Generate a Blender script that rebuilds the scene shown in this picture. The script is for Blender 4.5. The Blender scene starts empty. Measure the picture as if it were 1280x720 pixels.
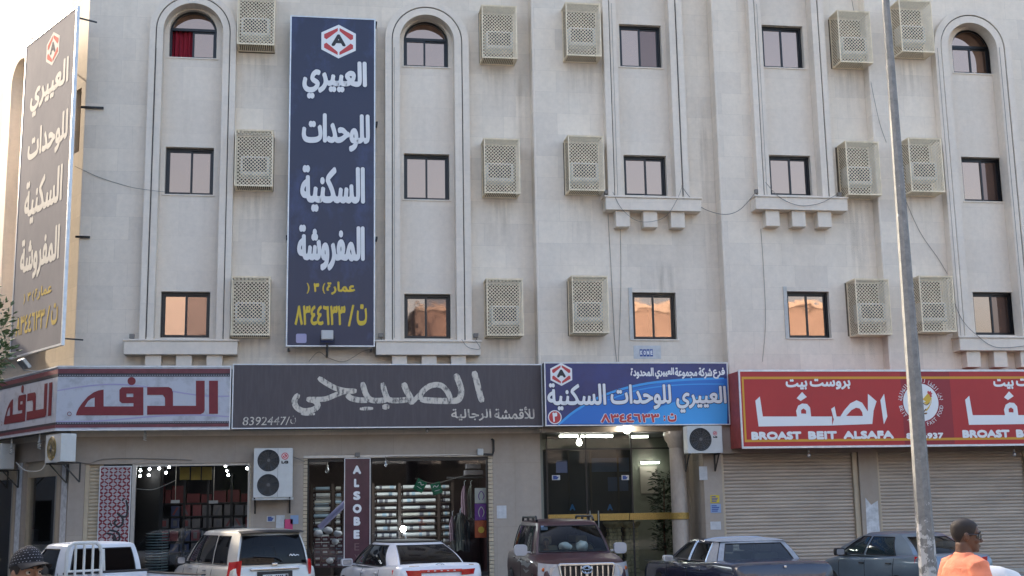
import bpy, math, random, unicodedata
from mathutils import Vector, Matrix, geometry, noise
random.seed(7)
sc = bpy.context.scene
COL = sc.collection
R = math.radians

# ------------------------------------------------------------------ camera
PITCH, ROLL, YAW, FPX = R(10.0385), R(-1.024), R(9.2189), 1543.9
CAM = Vector((0.0, -31.5, 2.1))
FW = Vector((math.sin(YAW)*math.cos(PITCH), math.cos(YAW)*math.cos(PITCH), math.sin(PITCH)))
_r0 = Vector((math.cos(YAW), -math.sin(YAW), 0)); _u0 = _r0.cross(FW)
RT = _r0*math.cos(ROLL) + _u0*math.sin(ROLL)
UP = -_r0*math.sin(ROLL) + _u0*math.cos(ROLL)
cam_data = bpy.data.cameras.new('camera'); cam = bpy.data.objects.new('camera', cam_data); COL.objects.link(cam)
cam.matrix_world = Matrix(((RT.x, UP.x, -FW.x, CAM.x), (RT.y, UP.y, -FW.y, CAM.y), (RT.z, UP.z, -FW.z, CAM.z), (0, 0, 0, 1)))
cam_data.sensor_width = 36.0; cam_data.lens = FPX/1280*36; cam_data.clip_end = 2000
sc.camera = cam

# ------------------------------------------------------------------ sky, sun, exposure
SUN_AZ, SUN_EL = 46.5, 30.0            # degrees behind the facade plane, degrees above the horizon
sdir = Vector((-math.cos(R(SUN_AZ))*math.cos(R(SUN_EL)), math.sin(R(SUN_AZ))*math.cos(R(SUN_EL)), math.sin(R(SUN_EL))))
w = bpy.data.worlds.new('World'); sc.world = w; w.use_nodes = True
nt = w.node_tree; bg = nt.nodes['Background']
sky = nt.nodes.new('ShaderNodeTexSky'); sky.sky_type = 'NISHITA'; sky.sun_disc = False
sky.sun_elevation = R(SUN_EL); sky.sun_rotation = math.atan2(sdir.x, sdir.y)
sky.air_density = 1.0; sky.dust_density = 7.0; sky.ozone_density = 1.0
nt.links.new(sky.outputs[0], bg.inputs[0]); bg.inputs[1].default_value = 0.15
sun = bpy.data.lights.new('sun', 'SUN'); sun.energy = 2.0; sun.angle = R(0.5); sun.color = (1.0, 0.86, 0.68)
suno = bpy.data.objects.new('sun', sun); COL.objects.link(suno)
suno.rotation_euler = (-sdir).to_track_quat('-Z', 'Y').to_euler()
vs = sc.view_settings; vs.view_transform = 'Standard'; vs.look = 'None'; vs.gamma = 1.0; vs.use_curve_mapping = False
vs.exposure = 2.25
sc.cycles.max_bounces = 8; sc.cycles.transparent_max_bounces = 12; sc.cycles.glossy_bounces = 4; sc.cycles.caustics_reflective = False; sc.cycles.caustics_refractive = False
sc.cycles.sample_clamp_indirect = 6.0

# ------------------------------------------------------------------ rays of the photograph
def ray(px, py):
    return FW*FPX + RT*(px-640) - UP*(py-360)
def at(px, py, Y):
    d = ray(px, py); return CAM + d*((Y-CAM.y)/d.y)
def hit(px, py, p, n):
    d = ray(px, py); return CAM + d*((p-CAM).dot(n)/d.dot(n))
def X_(px, py, Y): return at(px, py, Y).x
def Z_(px, py, Y): return at(px, py, Y).z

# ------------------------------------------------------------------ materials
MATS = {}
def mat(name, col=(.5, .5, .5), rough=.6, metal=0.0, var=0.0, vscale=6.0, bump=0.0, bscale=60.0, coat=0.0, spec=.5, emit=None, estr=0.0, stretch=(1, 1, 1)):
    if name in MATS: return MATS[name]
    m = bpy.data.materials.new(name); m.use_nodes = True; MATS[name] = m
    t = m.node_tree; b = t.nodes['Principled BSDF']
    b.inputs['Base Color'].default_value = (*col, 1); b.inputs['Roughness'].default_value = rough; b.inputs['Metallic'].default_value = metal
    b.inputs['Coat Weight'].default_value = coat; b.inputs['Coat Roughness'].default_value = .05; b.inputs['Specular IOR Level'].default_value = spec
    if emit: b.inputs['Emission Color'].default_value = (*emit, 1); b.inputs['Emission Strength'].default_value = estr
    if var or bump:
        tc = t.nodes.new('ShaderNodeTexCoord'); mp = t.nodes.new('ShaderNodeMapping'); mp.inputs['Scale'].default_value = stretch
        t.links.new(tc.outputs['Object'], mp.inputs[0])
    if var:
        n = t.nodes.new('ShaderNodeTexNoise'); n.inputs['Scale'].default_value = vscale; n.inputs['Detail'].default_value = 6; n.inputs['Roughness'].default_value = .65
        t.links.new(mp.outputs[0], n.inputs['Vector'])
        mr = t.nodes.new('ShaderNodeMapRange'); mr.inputs['From Min'].default_value = .3; mr.inputs['From Max'].default_value = .7
        mr.inputs['To Min'].default_value = 1-var; mr.inputs['To Max'].default_value = 1+var*.6
        t.links.new(n.outputs['Fac'], mr.inputs['Value'])
        mx = t.nodes.new('ShaderNodeMix'); mx.data_type = 'RGBA'; mx.blend_type = 'MULTIPLY'; mx.inputs['Factor'].default_value = 1
        mx.inputs['A'].default_value = (*col, 1); t.links.new(mr.outputs[0], mx.inputs['B']); t.links.new(mx.outputs['Result'], b.inputs['Base Color'])
    if bump:
        n2 = t.nodes.new('ShaderNodeTexNoise'); n2.inputs['Scale'].default_value = bscale; n2.inputs['Detail'].default_value = 4
        t.links.new(mp.outputs[0], n2.inputs['Vector'])
        bp = t.nodes.new('ShaderNodeBump'); bp.inputs['Strength'].default_value = bump; bp.inputs['Distance'].default_value = .01
        t.links.new(n2.outputs['Fac'], bp.inputs['Height']); t.links.new(bp.outputs[0], b.inputs['Normal'])
    return m

def stone(name, col, tile=(.9, .59), joint=.85, tvar=.065, grime=.16, fu=(1.0, -1.0), zoff=0.0):
    """stone cladding: coursed slabs, each a little different, with weathering streaks of its own"""
    m = bpy.data.materials.new(name); m.use_nodes = True; MATS[name] = m
    t = m.node_tree; N = t.nodes.new; L = t.links.new; b = t.nodes['Principled BSDF']
    tc = N('ShaderNodeTexCoord'); sp = N('ShaderNodeSeparateXYZ'); L(tc.outputs['Object'], sp.inputs[0])
    mu = N('ShaderNodeMath'); mu.operation = 'MULTIPLY'; mu.inputs[1].default_value = fu[0]; L(sp.outputs['X'], mu.inputs[0])
    ma = N('ShaderNodeMath'); ma.operation = 'MULTIPLY_ADD'; ma.inputs[1].default_value = fu[1]; L(sp.outputs['Y'], ma.inputs[0]); L(mu.outputs[0], ma.inputs[2])
    za = N('ShaderNodeMath'); za.operation = 'ADD'; za.inputs[1].default_value = zoff; L(sp.outputs['Z'], za.inputs[0])
    cb = N('ShaderNodeCombineXYZ'); L(ma.outputs[0], cb.inputs[0]); L(za.outputs[0], cb.inputs[1])
    br = N('ShaderNodeTexBrick'); br.offset = .37; br.offset_frequency = 2; br.inputs['Scale'].default_value = 1
    br.inputs['Brick Width'].default_value = tile[0]; br.inputs['Row Height'].default_value = tile[1]; br.inputs['Mortar Size'].default_value = .004; br.inputs['Mortar Smooth'].default_value = .3
    br.inputs['Color1'].default_value = (1-tvar, 1-tvar, 1-tvar*.9, 1); br.inputs['Color2'].default_value = (1+tvar, 1+tvar*.95, 1+tvar*.8, 1); br.inputs['Mortar'].default_value = (joint, joint, joint, 1)
    L(cb.outputs[0], br.inputs['Vector'])
    # fine veining
    n1 = N('ShaderNodeTexNoise'); n1.inputs['Scale'].default_value = 7; n1.inputs['Detail'].default_value = 8; n1.inputs['Roughness'].default_value = .7; L(tc.outputs['Object'], n1.inputs['Vector'])
    m1 = N('ShaderNodeMapRange'); m1.inputs['From Min'].default_value = .3; m1.inputs['From Max'].default_value = .7; m1.inputs['To Min'].default_value = .93; m1.inputs['To Max'].default_value = 1.05; L(n1.outputs['Fac'], m1.inputs['Value'])
    # rain streaks, tall and narrow
    mp = N('ShaderNodeMapping'); mp.inputs['Scale'].default_value = (2.6, 2.6, .16); L(tc.outputs['Object'], mp.inputs[0])
    n2 = N('ShaderNodeTexNoise'); n2.inputs['Scale'].default_value = 1.0; n2.inputs['Detail'].default_value = 7; n2.inputs['Roughness'].default_value = .62; L(mp.outputs[0], n2.inputs['Vector'])
    m2 = N('ShaderNodeMapRange'); m2.inputs['From Min'].default_value = .48; m2.inputs['From Max'].default_value = .74; m2.inputs['To Min'].default_value = 0; m2.inputs['To Max'].default_value = grime; L(n2.outputs['Fac'], m2.inputs['Value'])
    # broad patches of dust
    n3 = N('ShaderNodeTexNoise'); n3.inputs['Scale'].default_value = .55; n3.inputs['Detail'].default_value = 4; L(tc.outputs['Object'], n3.inputs['Vector'])
    m3 = N('ShaderNodeMapRange'); m3.inputs['From Min'].default_value = .35; m3.inputs['From Max'].default_value = .68; m3.inputs['To Min'].default_value = 0; m3.inputs['To Max'].default_value = grime*.8; L(n3.outputs['Fac'], m3.inputs['Value'])
    def mul(a, bb):
        x = N('ShaderNodeMix'); x.data_type = 'RGBA'; x.blend_type = 'MULTIPLY'; x.inputs['Factor'].default_value = 1
        if isinstance(a, tuple): x.inputs['A'].default_value = a
        else: L(a, x.inputs['A'])
        L(bb, x.inputs['B']); return x.outputs['Result']
    c = mul((*col, 1), br.outputs['Color']); c = mul(c, m1.outputs[0])
    for f, dirt in ((m3.outputs[0], (.46, .36, .25, 1)), (m2.outputs[0], (.30, .235, .165, 1))):
        x = N('ShaderNodeMix'); x.data_type = 'RGBA'; L(f, x.inputs['Factor']); L(c, x.inputs['A']); x.inputs['B'].default_value = dirt; c = x.outputs['Result']
    L(c, b.inputs['Base Color']); b.inputs['Roughness'].default_value = .85; b.inputs['Specular IOR Level'].default_value = .08
    bp = N('ShaderNodeBump'); bp.inputs['Strength'].default_value = .25; bp.inputs['Distance'].default_value = .006
    ad = N('ShaderNodeMath'); ad.operation = 'SUBTRACT'; L(n1.outputs['Fac'], ad.inputs[0]); L(br.outputs['Fac'], ad.inputs[1]); L(ad.outputs[0], bp.inputs['Height']); L(bp.outputs[0], b.inputs['Normal'])
    return m

def glass(name, tint=(.8, .85, .85), body=.25, refl=.12, rough=.02, dark=(.01, .012, .014)):
    """thin pane: partly see-through, partly mirror, partly dark body colour"""
    m = bpy.data.materials.new(name); m.use_nodes = True; MATS[name] = m
    t = m.node_tree; N = t.nodes.new; L = t.links.new; t.nodes.remove(t.nodes['Principled BSDF']); out = t.nodes['Material Output']
    tr = N('ShaderNodeBsdfTransparent'); tr.inputs[0].default_value = (*tint, 1)
    df = N('ShaderNodeBsdfDiffuse'); df.inputs[0].default_value = (*dark, 1)
    gl = N('ShaderNodeBsdfGlossy'); gl.inputs['Roughness'].default_value = rough; gl.inputs[0].default_value = (.95, .97, 1, 1)
    m1 = N('ShaderNodeMixShader'); m1.inputs[0].default_value = body; L(tr.outputs[0], m1.inputs[1]); L(df.outputs[0], m1.inputs[2])
    fr = N('ShaderNodeFresnel'); ge = N('ShaderNodeNewGeometry'); io = N('ShaderNodeMapRange'); io.inputs['To Min'].default_value = 1.5; io.inputs['To Max'].default_value = 1/1.5; L(ge.outputs['Backfacing'], io.inputs['Value']); L(io.outputs[0], fr.inputs[0])   # same from both sides
    ad = N('ShaderNodeMath'); ad.operation = 'ADD'; ad.use_clamp = True; ad.inputs[1].default_value = refl; L(fr.outputs[0], ad.inputs[0])
    m2 = N('ShaderNodeMixShader'); L(ad.outputs[0], m2.inputs[0]); L(m1.outputs[0], m2.inputs[1]); L(gl.outputs[0], m2.inputs[2]); L(m2.outputs[0], out.inputs[0])
    return m

def mirror_glass(name, tint, mix=.82):
    m = bpy.data.materials.new(name); m.use_nodes = True; MATS[name] = m
    t = m.node_tree; N = t.nodes.new; L = t.links.new; t.nodes.remove(t.nodes['Principled BSDF']); out = t.nodes['Material Output']
    df = N('ShaderNodeBsdfDiffuse'); df.inputs[0].default_value = (.16, .115, .10, 1)
    gl = N('ShaderNodeBsdfGlossy'); gl.inputs['Roughness'].default_value = .03; gl.inputs[0].default_value = (*tint, 1)
    tc = N('ShaderNodeTexCoord'); n = N('ShaderNodeTexNoise'); n.inputs['Scale'].default_value = 1.7; L(tc.outputs['Object'], n.inputs['Vector'])
    bp = N('ShaderNodeBump'); bp.inputs['Strength'].default_value = .12; bp.inputs['Distance'].default_value = .02; L(n.outputs['Fac'], bp.inputs['Height']); L(bp.outputs[0], gl.inputs['Normal'])
    mx = N('ShaderNodeMixShader'); mx.inputs[0].default_value = mix; L(df.outputs[0], mx.inputs[1]); L(gl.outputs[0], mx.inputs[2]); L(mx.outputs[0], out.inputs[0])
    return m

def emitter(name, col, s):
    return mat(name, col, .4, emit=col, estr=s)

# ------------------------------------------------------------------ mesh builder
class MB:
    def __init__(s): s.v = []; s.f = []; s.m = []; s.cur = 0; s.g = []
    def mark(s): s.g.append((len(s.v), len(s.f))); return s        # what follows is a piece of its own
    def add(s, vs_, fs):
        o = len(s.v); s.v += [Vector(v) for v in vs_]; s.f += [tuple(i+o for i in f) for f in fs]; s.m += [s.cur]*len(fs); return s
    def box(s, x0, x1, y0, y1, z0, z1):
        if x0 > x1: x0, x1 = x1, x0
        if y0 > y1: y0, y1 = y1, y0
        if z0 > z1: z0, z1 = z1, z0
        return s.add([(x0,y0,z0),(x1,y0,z0),(x1,y1,z0),(x0,y1,z0),(x0,y0,z1),(x1,y0,z1),(x1,y1,z1),(x0,y1,z1)],
                     [(0,3,2,1),(4,5,6,7),(0,1,5,4),(1,2,6,5),(2,3,7,6),(3,0,4,7)])
    def obox(s, c, ax, ay, az, hx, hy, hz):
        c = Vector(c); p = []
        for z in (-1, 1):
            for x, y in ((-1,-1),(1,-1),(1,1),(-1,1)): p.append(c+ax*hx*x+ay*hy*y+az*hz*z)
        return s.add(p, [(0,3,2,1),(4,5,6,7),(0,1,5,4),(1,2,6,5),(2,3,7,6),(3,0,4,7)])
    def bar(s, p0, p1, w, h=None, up=Vector((0,0,1))):
        p0, p1 = Vector(p0), Vector(p1); a = (p1-p0); L_ = a.length
        if L_ < 1e-6: return s
        a /= L_; u = a.cross(up)
        if u.length < 1e-4: u = a.cross(Vector((1,0,0)))
        u.normalize(); v = u.cross(a); h = h or w
        return s.obox((p0+p1)/2, a, u, v, L_/2, w/2, h/2)
    def tube(s, pts, r, n=8, caps=True):
        pts = [Vector(p) for p in pts]; k = len(pts); rs = r if isinstance(r, (list, tuple)) else [r]*k
        prev = None; base = len(s.v); vv = []; ff = []
        for i, p in enumerate(pts):
            t_ = (pts[min(i+1, k-1)]-pts[max(i-1, 0)])
            t_ = t_.normalized() if t_.length > 1e-9 else Vector((0,0,1))
            if prev is None:
                u = t_.cross(Vector((0,0,1)))
                if u.length < .05: u = t_.cross(Vector((1,0,0)))
            else: u = prev - t_*prev.dot(t_)
            u.normalize(); prev = u; v = t_.cross(u)
            for j in range(n):
                a = 2*math.pi*j/n; vv.append(p+u*math.cos(a)*rs[i]+v*math.sin(a)*rs[i])
        for i in range(k-1):
            for j in range(n): ff.append((i*n+j, i*n+(j+1) % n, (i+1)*n+(j+1) % n, (i+1)*n+j))
        if caps: ff.append(tuple(range(n-1, -1, -1))); ff.append(tuple((k-1)*n+j for j in range(n)))
        return s.add(vv, ff)
    def lathe(s, prof, c=(0,0,0), axis=Vector((0,0,1)), n=20):
        c = Vector(c); axis = axis.normalized(); u = axis.cross(Vector((1,0,0)))
        if u.length < .1: u = axis.cross(Vector((0,1,0)))
        u.normalize(); v = axis.cross(u); vv = []; ff = []; k = len(prof)
        for r_, h in prof:
            for j in range(n):
                a = 2*math.pi*j/n; vv.append(c+axis*h+(u*math.cos(a)+v*math.sin(a))*max(r_, 1e-4))
        for i in range(k-1):
            for j in range(n): ff.append((i*n+j, i*n+(j+1) % n, (i+1)*n+(j+1) % n, (i+1)*n+j))
        ff.append(tuple(range(n-1, -1, -1))); ff.append(tuple((k-1)*n+j for j in range(n)))
        return s.add(vv, ff)
    def ball(s, c, r, n=14, m=9):
        rx, ry, rz = r if isinstance(r, (tuple, list)) else (r, r, r); c = Vector(c); vv = []; ff = []
        for i in range(1, m):
            a = math.pi*i/m
            for j in range(n):
                b_ = 2*math.pi*j/n; vv.append(c+Vector((rx*math.sin(a)*math.cos(b_), ry*math.sin(a)*math.sin(b_), rz*math.cos(a))))
        for i in range(m-2):
            for j in range(n): ff.append((i*n+j, (i+1)*n+j, (i+1)*n+(j+1) % n, i*n+(j+1) % n))
        t_ = len(vv); vv += [c+Vector((0,0,rz)), c-Vector((0,0,rz))]
        for j in range(n): ff.append((t_, j, (j+1) % n)); ff.append((t_+1, (m-2)*n+(j+1) % n, (m-2)*n+j))
        return s.add(vv, ff)
    def grid(s, fn, nu, nv, skip=None, closed=False):
        vv = []; ff = []
        for i in range(nv+1):
            for j in range(nu+1): vv.append(fn(j/nu, i/nv))
        for i in range(nv):
            for j in range(nu):
                if skip and skip(j, i): continue
                a = i*(nu+1)+j; ff.append((a, a+1, a+nu+2, a+nu+1))
        return s.add(vv, ff)
    def plate(s, loops, fr, d0, d1, back=False):
        """polygon with holes in a frame (o,u,v,n), from depth d0 (front, along n) back to d1"""
        o, u, v, n = fr; hand = u.cross(v).dot(n) > 0
        tri = geometry.tessellate_polygon([[Vector((p[0], p[1], 0)) for p in lp] for lp in loops])
        flat = [p for lp in loops for p in lp]; k = len(flat)
        vv = [o+u*p[0]+v*p[1]+n*d0 for p in flat]; ff = []
        for t_ in tri:
            a, b_, c = (flat[i] for i in t_); ar = (b_[0]-a[0])*(c[1]-a[1])-(b_[1]-a[1])*(c[0]-a[0])
            if abs(ar) < 1e-12: continue
            ff.append(tuple(t_) if (ar > 0) == hand else tuple(reversed(t_)))
        if d1 is not None:
            vv += [o+u*p[0]+v*p[1]+n*d1 for p in flat]
            if back: ff += [tuple(i+k for i in reversed(f)) for f in ff[:]]
            b0 = 0
            for li, lp in enumerate(loops):
                q = len(lp); ar = sum(lp[i][0]*lp[(i+1) % q][1]-lp[(i+1) % q][0]*lp[i][1] for i in range(q))
                for i in range(q):
                    a, b_ = b0+i, b0+(i+1) % q
                    fl = ((ar > 0) == (li == 0)) == hand
                    ff.append((a, a+k, b_+k, b_) if fl else (a, b_, b_+k, a+k))
                b0 += q
        return s.add(vv, ff)
    def build(s, name, m, parent=None, smooth=False, bevel=0.0, seg=2, subsurf=0, angle=40):
        if len(s.g) > 1:
            first = None; ends = s.g[1:]+[(len(s.v), len(s.f))]
            for (v0, f0), (v1, f1) in zip(s.g, ends):
                q = MB(); q.v = s.v[v0:v1]; q.f = [tuple(i-v0 for i in f) for f in s.f[f0:f1]]; q.m = s.m[f0:f1]
                o = q.build(name, m, parent, smooth, bevel, seg, subsurf, angle); first = first or o
            return first
        me = bpy.data.meshes.new(name); org = ORG.get(parent, Vector((0,0,0))) if parent else Vector((0,0,0))
        me.from_pydata([v-org for v in s.v], [], s.f)
        ms = m if isinstance(m, (list, tuple)) else [m]
        for x in ms: me.materials.append(MATS[x] if isinstance(x, str) else x)
        if len(ms) > 1: me.polygons.foreach_set('material_index', s.m)
        if smooth: me.polygons.foreach_set('use_smooth', [True]*len(me.polygons)); me.set_sharp_from_angle(angle=R(angle))
        me.update()
        o = bpy.data.objects.new(name, me); COL.objects.link(o)
        if parent: o.parent = parent; ORG[o] = org
        if bevel:
            b = o.modifiers.new('bevel', 'BEVEL'); b.width = bevel; b.segments = seg; b.limit_method = 'ANGLE'; b.angle_limit = R(35)
        if subsurf:
            b = o.modifiers.new('subsurf', 'SUBSURF'); b.levels = subsurf; b.render_levels = subsurf
        return o
ORG = {}
FRONT = lambda Y: (Vector((0, Y, 0)), Vector((1,0,0)), Vector((0,0,1)), Vector((0,-1,0)))
def rect(x0, x1, z0, z1): return [(x0,z0),(x1,z0),(x1,z1),(x0,z1)]
def circ(cx, cz, r, n=24, a0=0, a1=360):
    m_ = n if a1-a0 >= 360 else n+1
    return [(cx+r*math.cos(R(a0+(a1-a0)*i/n)), cz+r*math.sin(R(a0+(a1-a0)*i/n))) for i in range(m_)]
def arch(cx, hw, z0, zc, n=20):
    return [(cx-hw, z0), (cx+hw, z0)] + [(cx+hw*math.cos(math.pi*i/n), zc+hw*math.sin(math.pi*i/n)) for i in range(n+1)]
def rrect(x0, x1, z0, z1, r, n=4):
    p = []
    for cx, cz, a in ((x1-r, z0+r, -90), (x1-r, z1-r, 0), (x0+r, z1-r, 90), (x0+r, z0+r, 180)):
        p += [(cx+r*math.cos(R(a+90*i/n)), cz+r*math.sin(R(a+90*i/n))) for i in range(n+1)]
    return p

def tag(o, label=None, cat=None, group=None, kind=None):
    if label: o['label'] = label
    if cat: o['category'] = cat
    if group: o['group'] = group
    if kind: o['kind'] = kind
    return o
def thing(name, label, cat, loc=(0,0,0), group=None, rz=0):
    o = bpy.data.objects.new(name, None); COL.objects.link(o); o.empty_display_size = .2
    o.location = loc; o.rotation_euler = (0,0,rz); ORG[o] = Vector(loc); return tag(o, label, cat, group)
def local_thing(name, label, cat, loc=(0,0,0), rz=0, group=None):
    o = thing(name, label, cat, loc, group, rz); ORG[o] = Vector((0,0,0)); return o
def copy_tree(o, parent=None):
    c = o.copy(); COL.objects.link(c)
    if parent: c.parent = parent
    for ch in [x for x in bpy.data.objects if x.parent == o]: copy_tree(ch, c)
    return c

# ------------------------------------------------------------------ lettering
NONJOIN = set('اأدذرزوةآإى')
def shape_ar(s):
    """contextual letter forms, returned in visual (left-to-right) order"""
    out = []; i = 0; n = len(s); joined = False
    while i < n:
        c = s[i]
        if not ('\u0621' <= c <= '\u064a'): out.append(c); joined = False; i += 1; continue
        nm = unicodedata.name(c)
        if c == 'ل' and i+1 < n and s[i+1] in 'اأ':
            a = 'ALEF WITH HAMZA ABOVE' if s[i+1] == 'أ' else 'ALEF'
            out.append(unicodedata.lookup('ARABIC LIGATURE LAM WITH '+a+(' FINAL' if joined else ' ISOLATED')+' FORM')); joined = False; i += 2; continue
        nxt = i+1 < n and '\u0621' <= s[i+1] <= '\u064a' and c not in NONJOIN
        k = ('MEDIAL' if nxt else 'FINAL') if joined else ('INITIAL' if nxt else 'ISOLATED')
        out.append(unicodedata.lookup(nm+' '+k+' FORM')); joined = nxt; i += 1
    return ''.join(reversed(out))
_tc = {}
def _inside(p, lp):
    r_ = False; n = len(lp)
    for i in range(n):
        a, b = lp[i], lp[(i+1) % n]
        if (a[1] > p[1]) != (b[1] > p[1]) and p[0] < (b[0]-a[0])*(p[1]-a[1])/(b[1]-a[1])+a[0]: r_ = not r_
    return r_
def text_geo(s, bold=0.0, ar=False):
    """letter outlines filled contour by contour (the strokes of some glyphs overlap): unit-box points, faces, aspect"""
    key = (s, ar)
    if key in _tc: return _tc[key]
    body = shape_ar(s) if ar else s
    c = bpy.data.curves.new('lettering', 'FONT'); c.body = body; c.fill_mode = 'NONE'; c.resolution_u = 3
    o = bpy.data.objects.new('lettering', c); COL.objects.link(o); bpy.context.view_layer.update()
    me = bpy.data.meshes.new_from_object(o.evaluated_get(bpy.context.evaluated_depsgraph_get()))
    co = [(v.co.x, v.co.y) for v in me.vertices]; nb = {}
    for e in me.edges: nb.setdefault(e.vertices[0], []).append(e.vertices[1]); nb.setdefault(e.vertices[1], []).append(e.vertices[0])
    bpy.data.objects.remove(o); bpy.data.curves.remove(c); bpy.data.meshes.remove(me)
    seen = set(); loops = []
    for v in range(len(co)):
        if v in seen or v not in nb: continue
        lp = [v]; seen.add(v); cur = v
        while True:
            nx = [q for q in nb[cur] if q not in seen]
            if not nx: break
            cur = min(nx); seen.add(cur); lp.append(cur)
        pts = []
        for q in lp:
            if not pts or (abs(co[q][0]-pts[-1][0])+abs(co[q][1]-pts[-1][1])) > 1e-5: pts.append(co[q])
        if len(pts) > 2: loops.append(pts)
    ar2 = lambda lp: sum(lp[i][0]*lp[(i+1) % len(lp)][1]-lp[(i+1) % len(lp)][0]*lp[i][1] for i in range(len(lp)))
    sg = 1 if ar2(max(loops, key=lambda l: abs(ar2(l)))) > 0 else -1
    outs = [l for l in loops if ar2(l)*sg > 0]; holes = [l for l in loops if ar2(l)*sg <= 0]
    vv = []; ff = []; lay = []
    for k, ol in enumerate(outs):
        hs = [h for h in holes if _inside(h[0], ol)]
        ls = [ol]+hs; tri = geometry.tessellate_polygon([[Vector((p[0], p[1], 0)) for p in l] for l in ls]); b0 = len(vv)
        flat = [p for l in ls for p in l]; vv += flat; lay += [k % 3]*len(flat)
        for t_ in tri:
            a, b, d = (flat[i] for i in t_); q = (b[0]-a[0])*(d[1]-a[1])-(b[1]-a[1])*(d[0]-a[0])
            if abs(q) > 1e-9: ff.append(tuple(i+b0 for i in (t_ if q > 0 else reversed(t_))))
    xs = [v[0] for v in vv]; ys = [v[1] for v in vv]; x0, x1, y0, y1 = min(xs), max(xs), min(ys), max(ys)
    _lay[key] = lay
    _tc[key] = ([((x-x0)/(x1-x0), (y-y0)/(y1-y0)) for x, y in vv], ff, (x1-x0)/(y1-y0)); return _tc[key]
_lay = {}
def put_text(mb, s, fr, u0, u1, v0, v1, d=.004, bold=0.0, ar=False, slant=0.0, rot=False):
    """letters filling the box u0..u1, v0..v1 of a frame, d in front of it; bold = how far (m) the strokes are fattened"""
    vv, ff, _ = text_geo(s, 0.0, ar); L_ = _lay[(s, ar)]; o, u, v, n = fr
    mb.mark(); ru, rv = bold, bold*1.25; su = 1 if u1 > u0 else -1
    u0, u1, v0, v1 = u0+ru*su, u1-ru*su, v0+rv, v1-rv
    sh_ = [(0, 0)] if not bold else [(0, 0)]+[(ru*math.cos(math.pi*k/4+.2), rv*math.sin(math.pi*k/4+.2)) for k in range(8)]
    for k, (du, dv) in enumerate(sh_):
        P = []
        for i, (x, y) in enumerate(vv):
            if rot: x, y = 1-y, x
            P.append(o+u*(u0+(u1-u0)*x+slant*(v1-v0)*y+du)+v*(v0+(v1-v0)*y+dv)+n*(d+k*6e-5+L_[i]*2e-5))
        mb.add(P, ff)
    return mb
def px_text(mb, s, x0, y0, x1, y1, Y, **k):
    """letters filling a rectangle of the photograph on the upright plane Y"""
    xm, ym = (x0+x1)/2, (y0+y1)/2
    return put_text(mb, s, FRONT(Y), X_(x0, ym, Y), X_(x1, ym, Y), Z_(xm, y1, Y), Z_(xm, y0, Y), **k)
def px_loop(pts, Y): return [(lambda p: (p.x, p.z))(at(px, py, Y)) for px, py in pts]
def ribbon(mb, pts, w, fr, d):
    """a brush stroke through 2-D points of a frame"""
    o, u, v, n = fr; P = [Vector((p[0], p[1])) for p in pts]
    Q = []
    for i in range(len(P)-1):
        p0, p1, p2, p3 = P[max(i-1,0)], P[i], P[i+1], P[min(i+2,len(P)-1)]
        for k in range(5):
            t_ = k/5; Q.append(.5*((2*p1)+(p2-p0)*t_+(2*p0-5*p1+4*p2-p3)*t_*t_+(3*p1-p0-3*p2+p3)*t_**3))
    Q.append(P[-1]); vv = []; ff = []
    for i, q in enumerate(Q):
        t_ = (Q[min(i+1,len(Q)-1)]-Q[max(i-1,0)]); t_ = t_.normalized() if t_.length > 1e-9 else Vector((1,0)); nn = Vector((-t_.y, t_.x))
        e = min(1, .55+min(i, len(Q)-1-i)*.25)
        for sgn in (1, -1): a = q+nn*w/2*e*sgn; vv.append(o+u*a.x+v*a.y+n*(d+i*1e-5))
    for i in range(len(Q)-1): ff.append((2*i, 2*i+1, 2*i+3, 2*i+2))
    return mb.add(vv, ff)
# ------------------------------------------------------------------ materials of the place
stone('facade_stone', (.77, .68, .57), grime=.09)
stone('frame_stone', (.775, .685, .58), tile=(2.5, .9), tvar=.03, grime=.10, joint=.92)
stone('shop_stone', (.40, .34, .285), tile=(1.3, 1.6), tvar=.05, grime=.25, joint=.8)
stone('side_stone', (.60, .52, .425), grime=.12, fu=(-.53, .848))  # same stone as the front; darker base colour tempers the direct sun
mat('window_metal', (.018, .018, .02), .35, .3)
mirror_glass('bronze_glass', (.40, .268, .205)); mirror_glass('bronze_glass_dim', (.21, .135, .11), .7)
mat('dark_room', (.02, .018, .017), .9)
mat('curtain', (.30, .012, .03), .8, var=.5, vscale=3, stretch=(14, 1, .3))
mat('sealant', (.11, .095, .085), .8, var=.6, vscale=9)
mat('asphalt', (.05, .049, .048), .85, var=.3, vscale=3, bump=.4)
mat('paving', (.30, .28, .25), .8, var=.25, vscale=4, bump=.3)
mat('kerbstone', (.36, .34, .31), .8, var=.25, vscale=5)
mat('road_paint', (.6, .6, .57), .7, var=.3)
mat('shutter_metal', (.45, .37, .295), .5, .15, var=.22, vscale=1.6, stretch=(.5, 1, 3))
mat('shutter_pale', (.50, .41, .29), .5, .1, var=.12, vscale=3)
mat('aluminium', (.42, .41, .39), .4, .7, var=.1)
mat('column_marble', (.38, .32, .265), .3, var=.18, vscale=7, stretch=(1,1,.5))
mat('gold_band', (.42, .27, .07), .42, .35, var=.4, vscale=40)
mat('plaster_pale', (.55, .53, .49), .8, var=.15)
mat('whitewash_lit_face', (.62, .62, .62), .7, var=.3, vscale=8)
glass('shop_glass', tint=(.80, .82, .82), body=.06, refl=.015)
glass('lobby_glass', tint=(.62, .68, .66), body=.08, refl=-.01)

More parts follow.
